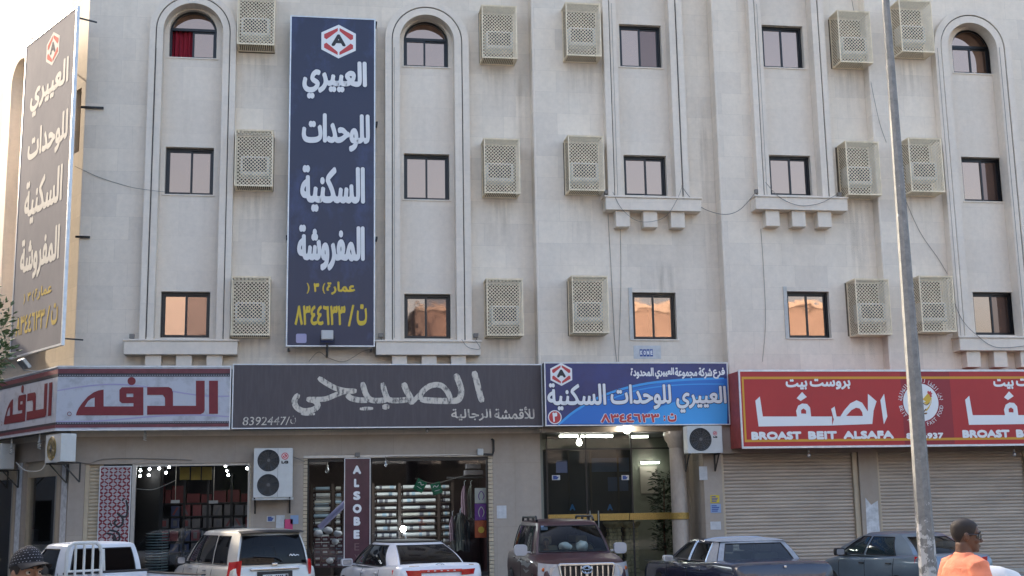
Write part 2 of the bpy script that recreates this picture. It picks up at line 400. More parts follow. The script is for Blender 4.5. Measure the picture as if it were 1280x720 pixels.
# ------------------------------------------------------------------ planes of the stepped facade
YP = [0.0, -.427, -.817, -1.150]        # back panels of the window bays
S = [y-.12 for y in YP]                 # wall faces
BF = [y-.26 for y in S]                 # faces of the bay frames
XC = -5.80                              # street corner
X1, X2, X3 = X_(670, 300, S[1]), X_(903, 300, S[2]), X_(1101, 300, S[3])
X4 = 33.0
ZTOP = 19.6
ZB = 3.95                               # upper walls start here, hidden behind the shop signs
DL = Vector((-.53, .848, 0)).normalized()          # along the side facade
NL = Vector((-DL.y, DL.x, 0)); NL = NL if NL.y < 0 else -NL
CORNER = Vector((XC, S[0], 0))

# ------------------------------------------------------------------ ground
def slab(name, m, x0, x1, y0, y1, z, h=0.0):
    b = MB()
    if h: b.box(x0, x1, y0, y1, z-h, z)
    else: b.add([(x0,y0,z),(x1,y0,z),(x1,y1,z),(x0,y1,z)], [(0,1,2,3)])
    return tag(b.build(name, m), kind='structure')
slab('ground', 'asphalt', -900, 900, -900, 900, -.02)
slab('road', 'asphalt', -60, 60, -20.4, -2.3, 0.0)
b = MB(); b.plate([[(-5.4,-2.2),(40,-2.2),(40,.6),(-5.9,.6),(-5.9,-.1),(-20,22),(-21.5,21),(-7.2,-1.4)]], (Vector((0,0,0)), Vector((1,0,0)), Vector((0,1,0)), Vector((0,0,1))), .15, -.02)
tag(b.build('pavement', 'paving'), kind='structure')
b = MB(); b.box(-5.4, 40, -2.35, -2.203, -.02, .16); tag(b.build('kerb', 'kerbstone', bevel=.02), kind='structure')
slab('median', 'paving', -60, 60, -34, -20.4, .2, .3)
b = MB()
for i in range(14): b.add([(-9+i*2.75, -8.2, .004), (-8.9+i*2.75, -8.2, .004), (-8.9+i*2.75, -2.6, .004), (-9+i*2.75, -2.6, .004)], [(0,1,2,3)])
tag(b.build('parking_lines', 'road_paint'), kind='structure')

# ------------------------------------------------------------------ the apartment building
BLD = thing('apartment_building', 'pale stone apartment building with arched window bays above a row of shops', 'building', (0, 0, 0))
zc_arch = Z_(532, 50, BF[0])
BAYS = []   # (segment, centre x, outer half width, inner half width, bottom z, arch centre z)
def bay_from(seg, xl, xr, il, ir, py, zbot, zc):
    Y = BF[seg]; a, b_, c, d = (X_(p, py, Y) for p in (xl, xr, il, ir)); BAYS.append((seg, (a+b_)/2, (b_-a)/2, (d-c)/2, zbot, zc))
zl_low, zl_high = Z_(532, 426, BF[0]), Z_(810, 247, BF[1])
bay_from(0, 181.5, 292, 198.5, 275, 200, zl_low, zc_arch)
bay_from(0, 481.5, 587, 499.5, 568.5, 150, zl_low, zc_arch)
bay_from(1, 757.5, 858, 774, 841, 150, zl_high, zc_arch+4.0)
bay_from(2, 943, 1038, 958, 1022.5, 150, zl_high, zc_arch+4.0)
bay_from(3, 1176, 1272, 1193, 1255, 150, zl_low, zc_arch)
bay_from(3, 1430, 1528, 1447, 1510, 150, zl_low, zc_arch)

K = .9545; zf = lambda z: (z-1.65)*K+2.1
Z1, Z2, Z3 = zf(15.2048), zf(11.3233), zf(7.3828)        # tops of the three window rows
ZA = {1: zf(13.8503), 2: zf(10.0114), 3: zf(6.1515)}       # sills, arched bays
ZBR = {1: zf(13.921), 2: zf(10.1491), 3: zf(6.0778)}       # sills, straight bays
XW = [x*K for x in (-3.3514, 3.0278, 9.1381, 13.2563, 18.9244)]
WA, WB = 1.2596*K, 1.2351*K
zt_arch = Z_(532, 25, YP[0])

def window(cx, w, z0, z1, Y, split=.5, arched=False, curtain=False, open_left=False, room=True, dim=False):
    """dark aluminium slider with two panes; the frame stands back in its reveal"""
    hw = w/2; yb = Y+.17; zs = z0+(z1-z0)*.62 if arched else z1      # arched: transom under the fanlight
    outer = arch(cx, hw, z0, z1-hw) if arched else rect(cx-hw, cx+hw, z0, z1)
    inn = (arch(cx, hw-.055, z0+.05, z1-hw) if arched else rect(cx-hw+.055, cx+hw-.055, z0+.05, z1-.06))
    f = MB().plate([outer, inn], FRONT(yb), .03, -.05, back=True)
    fr = f.build('window', 'window_metal', BLD)
    sx = cx-hw+w*split
    sa = MB()
    if arched: sa.box(cx-hw+.05, cx+hw-.05, yb-.025, yb+.03, zs-.035, zs+.035)
    for a, b_, dy in ((cx-hw+.05, sx+.03, 0), (sx-.03, cx+hw-.05, .028)):
        if open_left and dy == 0: continue
        zt = zs-.03 if arched else z1-.055
        sa.plate([rect(a, b_, z0+.045, zt), rect(a+.05, b_-.05, z0+.095, zt-.05)], FRONT(yb+dy), .012, -.02, back=True)
    sa.build('sash', 'window_metal', fr)
    p = MB()
    if arched: p.plate([arch(cx, hw-.05, zs, z1-hw)], FRONT(yb), -.012, None)
    zt = zs-.03 if arched else z1-.06
    if not open_left: p.add([(cx-hw+.06, yb+.012, z0+.06), (sx, yb+.012, z0+.06), (sx, yb+.012, zt), (cx-hw+.06, yb+.012, zt)], [(0,1,2,3)])
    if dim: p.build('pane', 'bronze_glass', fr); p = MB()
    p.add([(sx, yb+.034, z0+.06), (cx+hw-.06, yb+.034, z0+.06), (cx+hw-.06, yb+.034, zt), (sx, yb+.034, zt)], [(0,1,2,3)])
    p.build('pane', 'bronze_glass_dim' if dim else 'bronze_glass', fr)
    MB().box(cx-hw-.05, cx+hw+.05, Y-.025, yb+.02, z0-.035, z0+.004).build('sill', 'frame_stone', fr, bevel=.006)
    if curtain:
        c = MB().grid(lambda u, v: Vector((cx-hw+.05+(w*split+.02)*u, yb+.12+.035*math.sin(u*34)+.02*math.sin(u*13+v*2), z0+.03+(zs-z0-.04)*v)), 60, 6)
        c.build('curtain', 'curtain', fr, smooth=True)
    if room:
        r_ = MB(); r_.box(cx-hw-.3, cx+hw+.3, yb+.5, yb+.55, z0-.2, z1+.2); r_.build('room', 'dark_room', fr)

# walls of the four steps, with holes where bays and loose windows sit
def wall_loops(seg, x0, x1, z0):
    L_ = [rect(x0, x1, z0, ZTOP)]
    for s_, cx, ow, iw, zb, zc in BAYS:
        if s_ == seg: L_.append(arch(cx, iw+.04, zb+.01, min(zc, ZTOP-2)))
    return L_
W3 = {2: (XW[2]+.0752*K, 1), 3: (XW[3]+.245*K, 2)}
segs = [(0, XC, X1), (1, X1, X2), (2, X2, X3), (3, X3, X4)]
for seg, x0, x1 in segs:
    L_ = wall_loops(seg, x0, x1, ZB)
    for c, (cx, sg) in W3.items():
        if sg == seg: L_.append(rect(cx-WB/2, cx+WB/2, ZBR[3], Z3))
    MB().plate(L_, FRONT(S[seg]), 0, -.22).build('wall', 'facade_stone', BLD)
for seg, x in ((1, X1), (2, X2), (3, X3)):          # the faces that look up the street at each step, with a rounded arris
    MB().box(x-.003, x+.2, S[seg]+.006, S[seg-1]+.02, ZB, ZTOP).build('step_face', 'facade_stone', BLD)
    MB().tube([(x+.03, S[seg]+.028, ZB), (x+.03, S[seg]+.028, ZTOP)], .034, 10).build('corner_bead', 'frame_stone', BLD, smooth=True)
# side facade
def LF(off=0.0): return (CORNER - NL*0 + NL*off, DL, Vector((0,0,1)), NL)
def hl(px, py, off=0.0):
    """a point of the photograph on the side facade, as (along, up)"""
    p = hit(px, py, CORNER+NL*off, NL); return ((p-CORNER).dot(DL), p.z)
lw_arch_c = hl(29, 150, .2)
LBAY = (4.25, 1.28, .66, zl_low, 14.1)
side_win = [(3.55, 1.1, ZA[3], Z3, False), (3.55, 1.1, ZA[2], Z2, False), (3.55, 1.1, ZA[1], zt_arch, True)]
lo = [rect(0.0, 22, ZB, ZTOP), arch(LBAY[0], LBAY[2]+.04, LBAY[3], LBAY[4])]
for k in (9.0, 13.8): lo.append(arch(k, LBAY[2]+.04, LBAY[3], LBAY[4]))
slit = (.28, .62, Z2-.15, Z2+1.55); lo.append(rect(*slit))
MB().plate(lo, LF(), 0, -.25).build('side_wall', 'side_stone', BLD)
o_, u_, v_, n_ = LF(); MB().plate([rect(*slit)], LF(), -.12, None).build('stair_window', 'bronze_glass', BLD)
for k in (LBAY[0], 9.0, 13.8):
    pl = [rect(k-LBAY[2]-.05, k+LBAY[2]+.05, LBAY[3]-.1, LBAY[4]+LBAY[2]+.1)]
    for zz0, zz1, ar in ((ZA[3], Z3, 0), (ZA[2], Z2, 0), (ZA[1], zt_arch, 1)):
        pl.append(arch(k, .55, zz0, zz1-.55) if ar else rect(k-.55, k+.55, zz0, zz1))
    MB().plate(pl, LF(), -.27, -.4).build('bay_panel', 'side_stone', BLD)
    MB().plate([arch(k, LBAY[1], LBAY[3], LBAY[4]), arch(k, LBAY[2], LBAY[3]-.001, LBAY[4])], LF(), .22, -.28).build('bay_frame', 'frame_stone', BLD)
    for zz0, zz1, ar in ((ZA[3], Z3, 0), (ZA[2], Z2, 0), (ZA[1], zt_arch, 1)):
        oo = arch(k, .55, zz0, zz1-.55) if ar else rect(k-.55, k+.55, zz0, zz1)
        ii = arch(k, .49, zz0+.06, zz1-.55) if ar else rect(k-.49, k+.49, zz0+.06, zz1-.06)
        f = MB().plate([oo, ii], LF(), -.33, -.4, back=True).build('window', 'window_metal', BLD)
        MB().plate([oo], LF(), -.37, None).build('pane', 'bronze_glass', f)
# body behind the faces: keeps light out and gives the mass
mass = MB(); P_ = [(XC+.12, .6), (X4, .6), (X4, 18), (XC-11.5+.3, 18)]
c0 = CORNER - NL*.5
mass.plate([[(XC+.35, .62), (X4, .62), (X4, 18.5), (CORNER.x+DL.x*21.8-NL.x*.5, CORNER.y+DL.y*21.8-NL.y*.5)]], (Vector((0,0,0)), Vector((1,0,0)), Vector((0,1,0)), Vector((0,0,1))), ZTOP-.05, 4.75, back=True)
mass.build('core', 'dark_room', BLD)
MB().box(XC-.3, X4+.3, -1.9, .3, ZTOP, ZTOP+.5).build('cornice', 'frame_stone', BLD, bevel=.05)

# bay panels, frames, windows, ledges
bay_windows = {0: 0, 1: 1, 2: 2, 3: 3, 4: 4}
for i, (seg, cx, ow, iw, zb, zc) in enumerate(BAYS):
    Y = YP[seg]; F = BF[seg]
    straight = i in (2, 3); ztop_p = min(zc, ZTOP-2)+iw
    wx = XW[i] if i < 5 else cx; ww = WB if straight else WA
    holes = []; rows = []
    if straight: rows = [(ZBR[1], Z1, False), (ZBR[2], Z2, False)]
    else: rows = [(ZA[1], zt_arch, True), (ZA[2], Z2, False), (ZA[3], Z3, False)]
    for z0, z1, ar in rows: holes.append(arch(wx, ww/2, z0, z1-ww/2) if ar else rect(wx-ww/2, wx+ww/2, z0, z1))
    MB().plate([rect(cx-iw-.06, cx+iw+.06, zb-.1, ztop_p+.1)]+holes, FRONT(Y), 0, -.2).build('bay_panel', 'frame_stone', BLD)
    mid = iw+(ow-iw)*.52; g = .014; zc_ = min(zc, ZTOP-2)
    MB().plate([arch(cx, ow, zb, zc_), arch(cx, mid+g, zb-.001, zc_)], FRONT(F), 0, F-S[seg]-.02).build('bay_frame', 'frame_stone', BLD, bevel=.012)
    MB().plate([arch(cx, mid-g, zb, zc_), arch(cx, iw, zb-.001, zc_)], FRONT(F), -.02, F-Y-.02).build('bay_frame', 'frame_stone', BLD, bevel=.012)
    MB().plate([arch(cx, mid+g, zb, zc_), arch(cx, mid-g, zb-.001, zc_)], FRONT(F), -.05, -.12).build('frame_groove', 'sealant', BLD)
    for j, (z0, z1, ar) in enumerate(rows):
        window(wx, ww, z0, z1, Y, split={0: .5, 1: .47, 2: .5, 3: .5, 4: .5, 5: .5}[i]+(.03 if j == 1 else 0), arched=ar, curtain=(i == 0 and j == 0), open_left=(i == 0 and j == 0), dim=(i, j) in ((0, 2), (1, 2), (2, 0), (4, 1), (4, 2)))
    # ledge and its brackets
    px = {0: (155, 297, 424, 443), 1: (470, 600.5, 423.5, 442), 2: (757, 876, 247, 266), 3: (944, 1059, 247, 266), 4: (1199, 1310, 421, 439.5), 5: (0, 0, 0, 0)}[i]
    LY = F-.12
    if i < 5: lx0, lx1 = X_(px[0], px[2], LY), X_(px[1], px[2], LY)
    else: lx0, lx1 = cx-ow-.32, cx+ow+.32
    lz1 = zb+.005; lz0 = lz1-.38
    led = MB().box(lx0, lx1, LY, S[seg]+.02, lz0, lz1-.05); led.box(lx0-.03, lx1+.03, LY-.03, S[seg]+.02, lz1-.05, lz1)
    led = led.build('ledge', 'frame_stone', BLD, bevel=.012)
    for q in (.15, .5, .85):
        bx = cx+(q-.5)*2*(ow-.05)*.98/.7*.72
        MB().box(bx-.19, bx+.19, LY+.09, S[seg]+.02, lz0-.43, lz0-.003).build('bracket', 'frame_stone', led, bevel=.012)
for c, (cx, sg) in W3.items():
    window(cx, WB, ZBR[3], Z3, S[sg], split=.5)
    MB().box(cx-WB/2-.10, cx-WB/2-.002, S[sg]-.03, S[sg]+.02, ZBR[3]-.02, Z3+.12).build('window_trim', 'plaster_pale', BLD)

# ------------------------------------------------------------------ street level
GY, GY2 = S[0], S[2]
def zpx(y, x=600, Y=GY): return Z_(x, y, Y)
zg = .15; z_op1, z_op2 = Z_(240, 579, GY), Z_(500, 572, GY)
xs1a, xs1b = X_(104, 640, GY), X_(312, 620, GY)
xs2a, xs2b = X_(379, 620, GY), X_(616.5, 620, GY)
xpE = X_(676, 600, GY)
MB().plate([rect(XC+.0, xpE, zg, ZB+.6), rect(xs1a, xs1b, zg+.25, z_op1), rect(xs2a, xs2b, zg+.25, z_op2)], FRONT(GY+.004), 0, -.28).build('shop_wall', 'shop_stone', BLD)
xE2, xE3 = X_(880, 600, GY2), X_(903.5, 620, GY2)
xS1a, xS1b, xS2a, xS2b = X_(903.5, 620, GY2), X_(1076, 620, GY2), X_(1099, 620, GY2), X_(1292, 620, GY2)
z_sh = Z_(1000, 566, GY2)
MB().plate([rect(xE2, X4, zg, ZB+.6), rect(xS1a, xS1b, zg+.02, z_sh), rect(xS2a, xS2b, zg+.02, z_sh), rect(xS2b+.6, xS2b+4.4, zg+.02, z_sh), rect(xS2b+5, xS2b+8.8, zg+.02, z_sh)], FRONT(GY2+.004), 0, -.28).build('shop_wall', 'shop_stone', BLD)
z_en = Z_(770, 541, GY)
MB().box(xpE-.05, xE2+.02, GY2+.3, GY2+.55, z_en, ZB+.62).build('lintel', 'shop_stone', BLD)
MB().box(xpE-.001, xE2+1.05, GY2+.55, 6, z_en+.15, z_en+.3).build('lobby_ceiling', 'plaster_pale', BLD)
MB().box(xpE-.26, xpE-.005, GY+.28, .4, zg, z_en+.15).build('pier', 'shop_stone', BLD)
MB().box(xE2+.0, xE2+.28, GY2+.285, .31, zg, z_en+.15).build('pier', 'shop_stone', BLD)
MB().box(X_(853, 600, .3), xE2-.003, .32, .44, zg, z_en+.15).build('pier', 'column_marble', BLD)
# floor slab over the shops
MB().box(XC+.4, X4, .2, 9, 4.62, 4.74).build('floor_slab', 'plaster_pale', BLD)

# roller shutters: one curved slat after another
def shutter(x0, x1, z0, z1, Y, pitch=.088, m='shutter_metal', name='roller_shutter'):
    n = int((z1-z0)/pitch); prof = []
    for i in range(n+1):
        z = z0+i*pitch
        for dz, dy in ((.004, .012), (.012, -.006), (.04, -.014), (.068, -.008), (.078, .010)):
            prof.append((Y+dy, min(z+dz, z1)))
    b = MB(); vv = []
    for y, z in prof: vv += [(x0, y, z), (x1, y, z)]
    b.add(vv, [(2*i, 2*i+1, 2*i+3, 2*i+2) for i in range(len(prof)-1)])
    return b.build(name, m, BLD)
for a, b_ in ((xS1a, xS1b), (xS2a, xS2b), (xS2b+.6, xS2b+4.4), (xS2b+5, xS2b+8.8)):
    s_ = shutter(a+.02, b_-.02, zg+.03, z_sh, GY2+.16)
    MB().box(b_-.14, b_-.003, GY2+.07, GY2+.27, zg+.03, z_sh-.003).build('guide_rail', 'shutter_pale', s_, bevel=.01)
    MB().box(a+.003, a+.08, GY2+.07, GY2+.27, zg+.03, z_sh-.003).build('guide_rail', 'shutter_pale', s_, bevel=.01)
    MB().box(a+.09, b_-.15, GY2+.12, GY2+.2, zg+.03, zg+.13).build('bottom_rail', 'aluminium', s_)
# whitewash on the pillar between the shutters
pw = MB(); px0, px1 = X_(1081, 640, GY2), X_(1098, 640, GY2)
random.seed(3)
pw.plate([[(px0, zg+.1), (px1, zg+.1), (px1, zpx(626, 1090, GY2)), ((px0+px1)/2, zpx(631, 1090, GY2)), (px0+.04, zpx(622, 1085, GY2))]], FRONT(GY2), .003, None); pw.build('whitewash_lit_face', 'whitewash_lit_face', BLD)
# round column and gold bands of the entrance
cxp = at(848, 600, -.45); rcol = .21
col = MB().lathe([(.27, zg), (.27, zg+.28), (.23, zg+.3), (.22, zg+.36), (rcol, zg+.4), (rcol*.96, z_en-.42), (.24, z_en-.38), (.25, z_en-.3), (.31, z_en-.22), (.34, z_en-.1), (.34, z_en)], (cxp.x, -.45, 0), n=28).build('entrance_column', 'column_marble', BLD, smooth=True)
zb1, zb0 = Z_(760, 642, .3), Z_(760, 650.5, .3)
MB().lathe([(rcol*.975+.001, zb0), (rcol+.03, zb0+.01), (rcol+.03, zb1-.01), (rcol*.975+.001, zb1)], (cxp.x, -.45, 0), n=28).build('column_band', 'gold_band', col, smooth=True)
yE = .3; xga, xgb = X_(684, 600, yE), X_(843, 600, yE)
eg = MB(); eg.add([(xga, yE, zg), (X_(853,600,yE), yE, zg), (X_(853,600,yE), yE, z_en), (xga, yE, z_en)], [(0,1,2,3)])
eg = eg.build('entrance_glazing', 'lobby_glass', BLD)
gb = MB(); xd = [X_(p, 645, yE) for p in (685, 733, 748, 786, 841)]
for a, b_ in ((xd[0], xd[1]), (xd[1]+.03, xd[2]-.03), (xd[2]+.03, xd[3]), (xd[3]+.02, xd[4])):
    gb.box(a, b_, yE-.02, yE+.02, zb0, zb1)
    for q in range(int((b_-a)/.07)): gb.box(a+.035+q*.07-.02, a+.035+q*.07+.02, yE-.026, yE-.019, zb0+.05, zb1-.05)
gb.build('gold_band', 'gold_band', eg, bevel=.006)
hd = MB()
for p in (737, 747.5): x = X_(p, 650, yE); hd.tube([(x, yE-.07, zb0-.25), (x, yE-.07, zb1+.08)], .014); hd.tube([(x, yE-.07, zb0-.15), (x, yE, zb0-.15)], .01); hd.tube([(x, yE-.07, zb1), (x, yE, zb1)], .01)
hd.build('door_handle', 'aluminium', eg, smooth=True)
fr_ = MB()
for p in (684, 733, 790): x = X_(p, 600, yE); fr_.box(x-.02, x+.02, yE-.018, yE+.018, zg, z_en)
fr_.box(xga, xgb, yE-.019, yE+.019, Z_(760, 561, yE)-.02, Z_(760, 561, yE)+.02); fr_.build('glazing_bar', 'window_metal', eg)

# corner: shops of the side facade
def lbox(b, a0, a1, z0, z1, d0, d1):
    return b.plate([rect(a0, a1, z0, z1)], LF(), d0, d1, back=True)
zs_l = Z_(60, 600, GY)
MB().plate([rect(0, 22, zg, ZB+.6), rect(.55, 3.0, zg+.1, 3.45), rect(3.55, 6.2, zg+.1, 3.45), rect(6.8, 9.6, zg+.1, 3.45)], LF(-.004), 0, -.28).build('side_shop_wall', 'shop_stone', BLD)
for a0, a1 in ((.55, 3.0), (3.55, 6.2), (6.8, 9.6)):
    sw = MB().plate([rect(a0, a1, zg+.1, 3.45), rect(a0+.45, a1-.08, zg+.3, 3.05)], LF(), -.10, -.22, back=True).build('side_shop_window', 'shutter_pale', BLD)
    MB().plate([rect(a0+.1, a1, zg+.2, 3.2)], LF(), -.17, None).build('pane', 'shop_glass', sw)
    MB().plate([rect(a0+.45, a0+.53, zg+.3, 3.05)], LF(), -.095, -.2, back=True).build('mullion', 'aluminium', sw)
# dim room behind the side shop windows, with a few goods
MB().plate([rect(-.3, 21.8, zg-.1, 4.7)], LF(), -2.2, -2.3, back=True).build('side_shop_room', 'dark_room', BLD)
MB().plate([rect(.3, 21, zg+.002, zg+.05)], LF(), -.3, -2.2, back=True).build('side_shop_floor', 'shop_stone', BLD)
# the stone strip on the corner pier, its lit side face put in as white
MB().plate([rect(.06, .42, zg, 3.45)], LF(), .003, None).build('whitewash_lit_face', 'whitewash_lit_face', BLD)
MB().plate([rect(3.1, 3.45, zg, 3.45)], LF(), .003, None).build('whitewash_lit_face', 'whitewash_lit_face', BLD)

# ------------------------------------------------------------------ shop rooms
mat('shop_floor', (.10, .10, .10), .4); mat('maroon_wall', (.045, .016, .02), .6, var=.2); mat('dark_wall', (.05, .05, .055), .8); mat('lobby_wall', (.20, .205, .175), .7, var=.1)
def room(x0, x1, y1, z1, wallm, name):
    b = MB(); b.box(x0, x1, y1, y1+.1, zg, z1); b.box(x0-.1, x0, .17, y1, zg, z1); b.box(x1, x1+.1, .17, y1, zg, z1); r_ = b.build(name, wallm, BLD)
    MB().box(x0, x1, .17, y1, zg-.1, zg+.006).build('shop_floor', 'shop_floor', r_)
    MB().box(x0-.1, x1+.1, .165, y1+.1, z1, z1+.1).build('shop_ceiling', 'dark_wall', r_); return r_
xk0, xk1 = X_(168, 640, GY), X_(309, 640, GY)
room(xk0-.9, xk1+.3, 3.6, z_op1+.12, 'dark_wall', 'shop_room')
room(xs2a-.15, xs2b+.1, 3.4, z_op2+.2, 'maroon_wall', 'shop_room')
room(xpE+.12, xE2+.9, 5.2, z_en+.14, 'lobby_wall', 'lobby_room')
# shop window 1: half-down shutter at the left, frame, pane
xb1 = X_(124, 640, GY)
shutter(xs1a+.1, xb1+.05, zg+.25, z_op1, GY+.12, .085, 'shutter_pale', 'side_shutter')
MB().box(xs1a+.003, xs1a+.1, GY+.05, GY+.2, zg+.25, z_op1-.003).build('guide_rail', 'shutter_pale', BLD)
f1 = MB(); f1.plate([rect(X_(163,640,GY), xk1+.08, zg+.25, z_op1-.002), rect(xk0, xk1, zg+.35, z_op1-.06)], FRONT(GY+.06), 0, -.1, back=True); f1 = f1.build('shop_window', 'aluminium', BLD)
MB().add([(xk0-.02, GY+.11, zg+.3), (xk1+.02, GY+.11, zg+.3), (xk1+.02, GY+.11, z_op1-.04), (xk0-.02, GY+.11, z_op1-.04)], [(0,1,2,3)]).build('pane', 'shop_glass', f1)
def tile_strip(x0, x1, z0, z1, Y):
    b = MB(); z = z0
    while z < z1-.02: b.box(x0, x1, Y-.012, Y+.1, z+.006, min(z+.088, z1)); z += .094
    return b.build('tile_strip', 'shutter_pale', BLD, bevel=.006)
tile_strip(xk1+.085, xs1b-.004, zg+.25, z_op1-.004, GY+.012)
f2 = MB(); f2.plate([rect(xs2a+.1, xs2b-.12, zg+.25, z_op2-.002), rect(xs2a+.14, xs2b-.16, zg+.35, z_op2-.08)], FRONT(GY+.06), 0, -.1, back=True)
for p in (463.5, ): x = X_(p, 640, GY); f2.box(x-.03, x+.03, GY+.06, GY+.15, zg+.3, z_op2-.04)
f2 = f2.build('shop_window', 'window_metal', BLD)
MB().add([(xs2a+.13, GY+.11, zg+.3), (xs2b-.15, GY+.11, zg+.3), (xs2b-.15, GY+.11, z_op2-.06), (xs2a+.13, GY+.11, z_op2-.06)], [(0,1,2,3)]).build('pane', 'shop_glass', f2)
tile_strip(xs2b-.115, xs2b-.004, zg+.25, z_op2-.004, GY+.012); tile_strip(xs2a+.004, xs2a+.095, zg+.25, z_op2-.004, GY+.012)
MB().box(xs2a, xs2b, GY-.03, GY+.03, z_op2+.01, z_op2+.07).build('shutter_box', 'aluminium', BLD)

# ------------------------------------------------------------------ the far side of the street, seen in the window panes, and unseen blocks added for shade
mat('peach_render', (.36, .385, .42), .8, var=.15, vscale=1); mat('rust_render', (.34, .30, .28), .8, var=.2, vscale=1)
def plain_house(label, x0, x1, y0, y1, h, m, face):
    t = thing('apartment_block', label, 'building', ((x0+x1)/2, (y0+y1)/2, 0))
    MB().box(x0, x1, y0, y1, 0, h).build('wall', m, t); MB().box(x0-.2, x1+.2, y0-.2, y1+.2, h, h+.5).build('roof', 'plaster_pale', t)
    if face == 'y': MB().box(x0-.01, x1+.01, y1-.1, y1+.02, 0, 5.0).build('added_shop_row', 'dark_room', t)  # dark band added so the shop panes mirror less light
    for fl in range(int(h/3.6)):
        z = 1.2+fl*3.6
        if face == 'y':
            x = x0+1.5
            while x < x1-2: MB().box(x, x+1.2, y1-.05, y1+.04, z, z+1.4).build('window', 'window_metal', t); x += 4.2
        else:
            y = y0+1.5
            while y < y1-2: MB().box(x1-.05, x1+.04, y, y+1.2, z, z+1.4).build('window', 'window_metal', t); y += 4.2
    return t
plain_house('peach rendered apartment block across the street', -30, 6, -62, -50, 17.5, 'peach_render', 'y')
plain_house('taller rust coloured apartment block across the street', 7, 40, -64, -52, 15.5, 'rust_render', 'y')
plain_house('unseen apartment block added for shade across the side street, nearest the corner', -34, -17, -8.2, 3.4, 21, 'peach_render', 'x')  # this block and the next two: added out of view to cast shade
plain_house('lower unseen block added for shade across the side street, behind the corner', -34, -17, 3.5, 24, 13.8, 'peach_render', 'x')
plain_house('unseen apartment block added for shade further along on the left, past the gap', -34, -17, -42, -12.0, 17, 'peach_render', 'x')
# ------------------------------------------------------------------ sign materials
mat('sign_edge', (.62, .63, .64), .4, .4, var=.15)
mat('sign_back', (.12, .115, .11), .7)
mat('letter_white', (.74, .725, .71), .5, var=.06, vscale=3)
mat('letter_grey', (.46, .47, .53), .5, var=.1, vscale=5)
mat('letter_pure', (.78, .775, .76), .45)
mat('letter_red', (.175, .011, .019), .5, var=.12, vscale=8)
mat('letter_dark', (.02, .02, .025), .5)
mat('letter_yellow', (.62, .44, .03), .5, var=.1)
mat('outline_blue', (.012, .016, .05), .5)
mat('blue_band', (.02, .16, .52), .45); mat('cyan_band', (.05, .34, .72), .45)
mat('maroon_stripe', (.16, .035, .045), .5, var=.3, vscale=5)
mat('black_stripe', (.028, .025, .032), .5, var=.2)
mat('faint_violet', (.36, .33, .48), .6)
mat('red_panel', (.42, .018, .020), .42, var=.08, vscale=1.2)
mat('deep_red_panel', (.27, .012, .022), .42)
mat('gold_line', (.62, .30, .02), .45)
mat('red_side', (.40, .075, .06), .6, var=.25, vscale=6)
mat('logo_red', (.52, .05, .05), .5)
mat('hen_yellow', (.66, .42, .05), .5); mat('hen_brown', (.17, .07, .015), .5)

def blotched(name, col, dirt, scale=1.5, lo=.55, hi=.72, stretch=(1,1,1), rough=.5, amt=.8, spec=.5):
    """printed sheet with weathering of its own shape"""
    m = bpy.data.materials.new(name); m.use_nodes = True; MATS[name] = m
    t = m.node_tree; N = t.nodes.new; L = t.links.new; b = t.nodes['Principled BSDF']; b.inputs['Roughness'].default_value = rough; b.inputs['Specular IOR Level'].default_value = spec
    tc = N('ShaderNodeTexCoord'); mp = N('ShaderNodeMapping'); mp.inputs['Scale'].default_value = stretch; L(tc.outputs['Object'], mp.inputs[0])
    n = N('ShaderNodeTexNoise'); n.inputs['Scale'].default_value = scale; n.inputs['Detail'].default_value = 8; n.inputs['Roughness'].default_value = .7; L(mp.outputs[0], n.inputs['Vector'])
    mr = N('ShaderNodeMapRange'); mr.inputs['From Min'].default_value = lo; mr.inputs['From Max'].default_value = hi; mr.inputs['To Max'].default_value = amt; L(n.outputs['Fac'], mr.inputs['Value'])
    x = N('ShaderNodeMix'); x.data_type = 'RGBA'; L(mr.outputs[0], x.inputs['Factor']); x.inputs['A'].default_value = (*col, 1); x.inputs['B'].default_value = (*dirt, 1); L(x.outputs['Result'], b.inputs['Base Color'])
    return m
blotched('white_panel', (.47, .475, .51), (.17, .155, .15), 2.1, .50, .76, amt=.75)
blotched('brown_panel', (.062, .050, .056), (.085, .075, .08), 2.5, .45, .7, (6,1,.6))
blotched('worn_white', (.62, .56, .47), (.07, .06, .062), 3.2, .50, .62, (3,1,1.2), amt=.95)
blotched('navy_sheet', (.017, .020, .054), (.060, .085, .23), .42, .50, .72, (1,1,.6), .38)
blotched('navy_plain', (.020, .026, .12), (.02, .05, .24), .5, .4, .7, (1,1,1), .35)
blotched('glare_faded_navy', (.175, .17, .18), (.225, .215, .22), .7, .4, .7, (1,1,.6), .95, spec=.06)  # paler than the front banner: sun glare mixed into the faded colour
blotched('glare_faded_white', (.50, .475, .43), (.40, .38, .34), 1.0, rough=.95, spec=.06)
blotched('glare_faded_yellow', (.38, .29, .10), (.32, .25, .12), 1.0, rough=.95, spec=.06)
mat('glare_faded_red', (.40, .12, .10), .95, spec=.06); mat('glare_faded_black', (.10, .10, .11), .95, spec=.06)

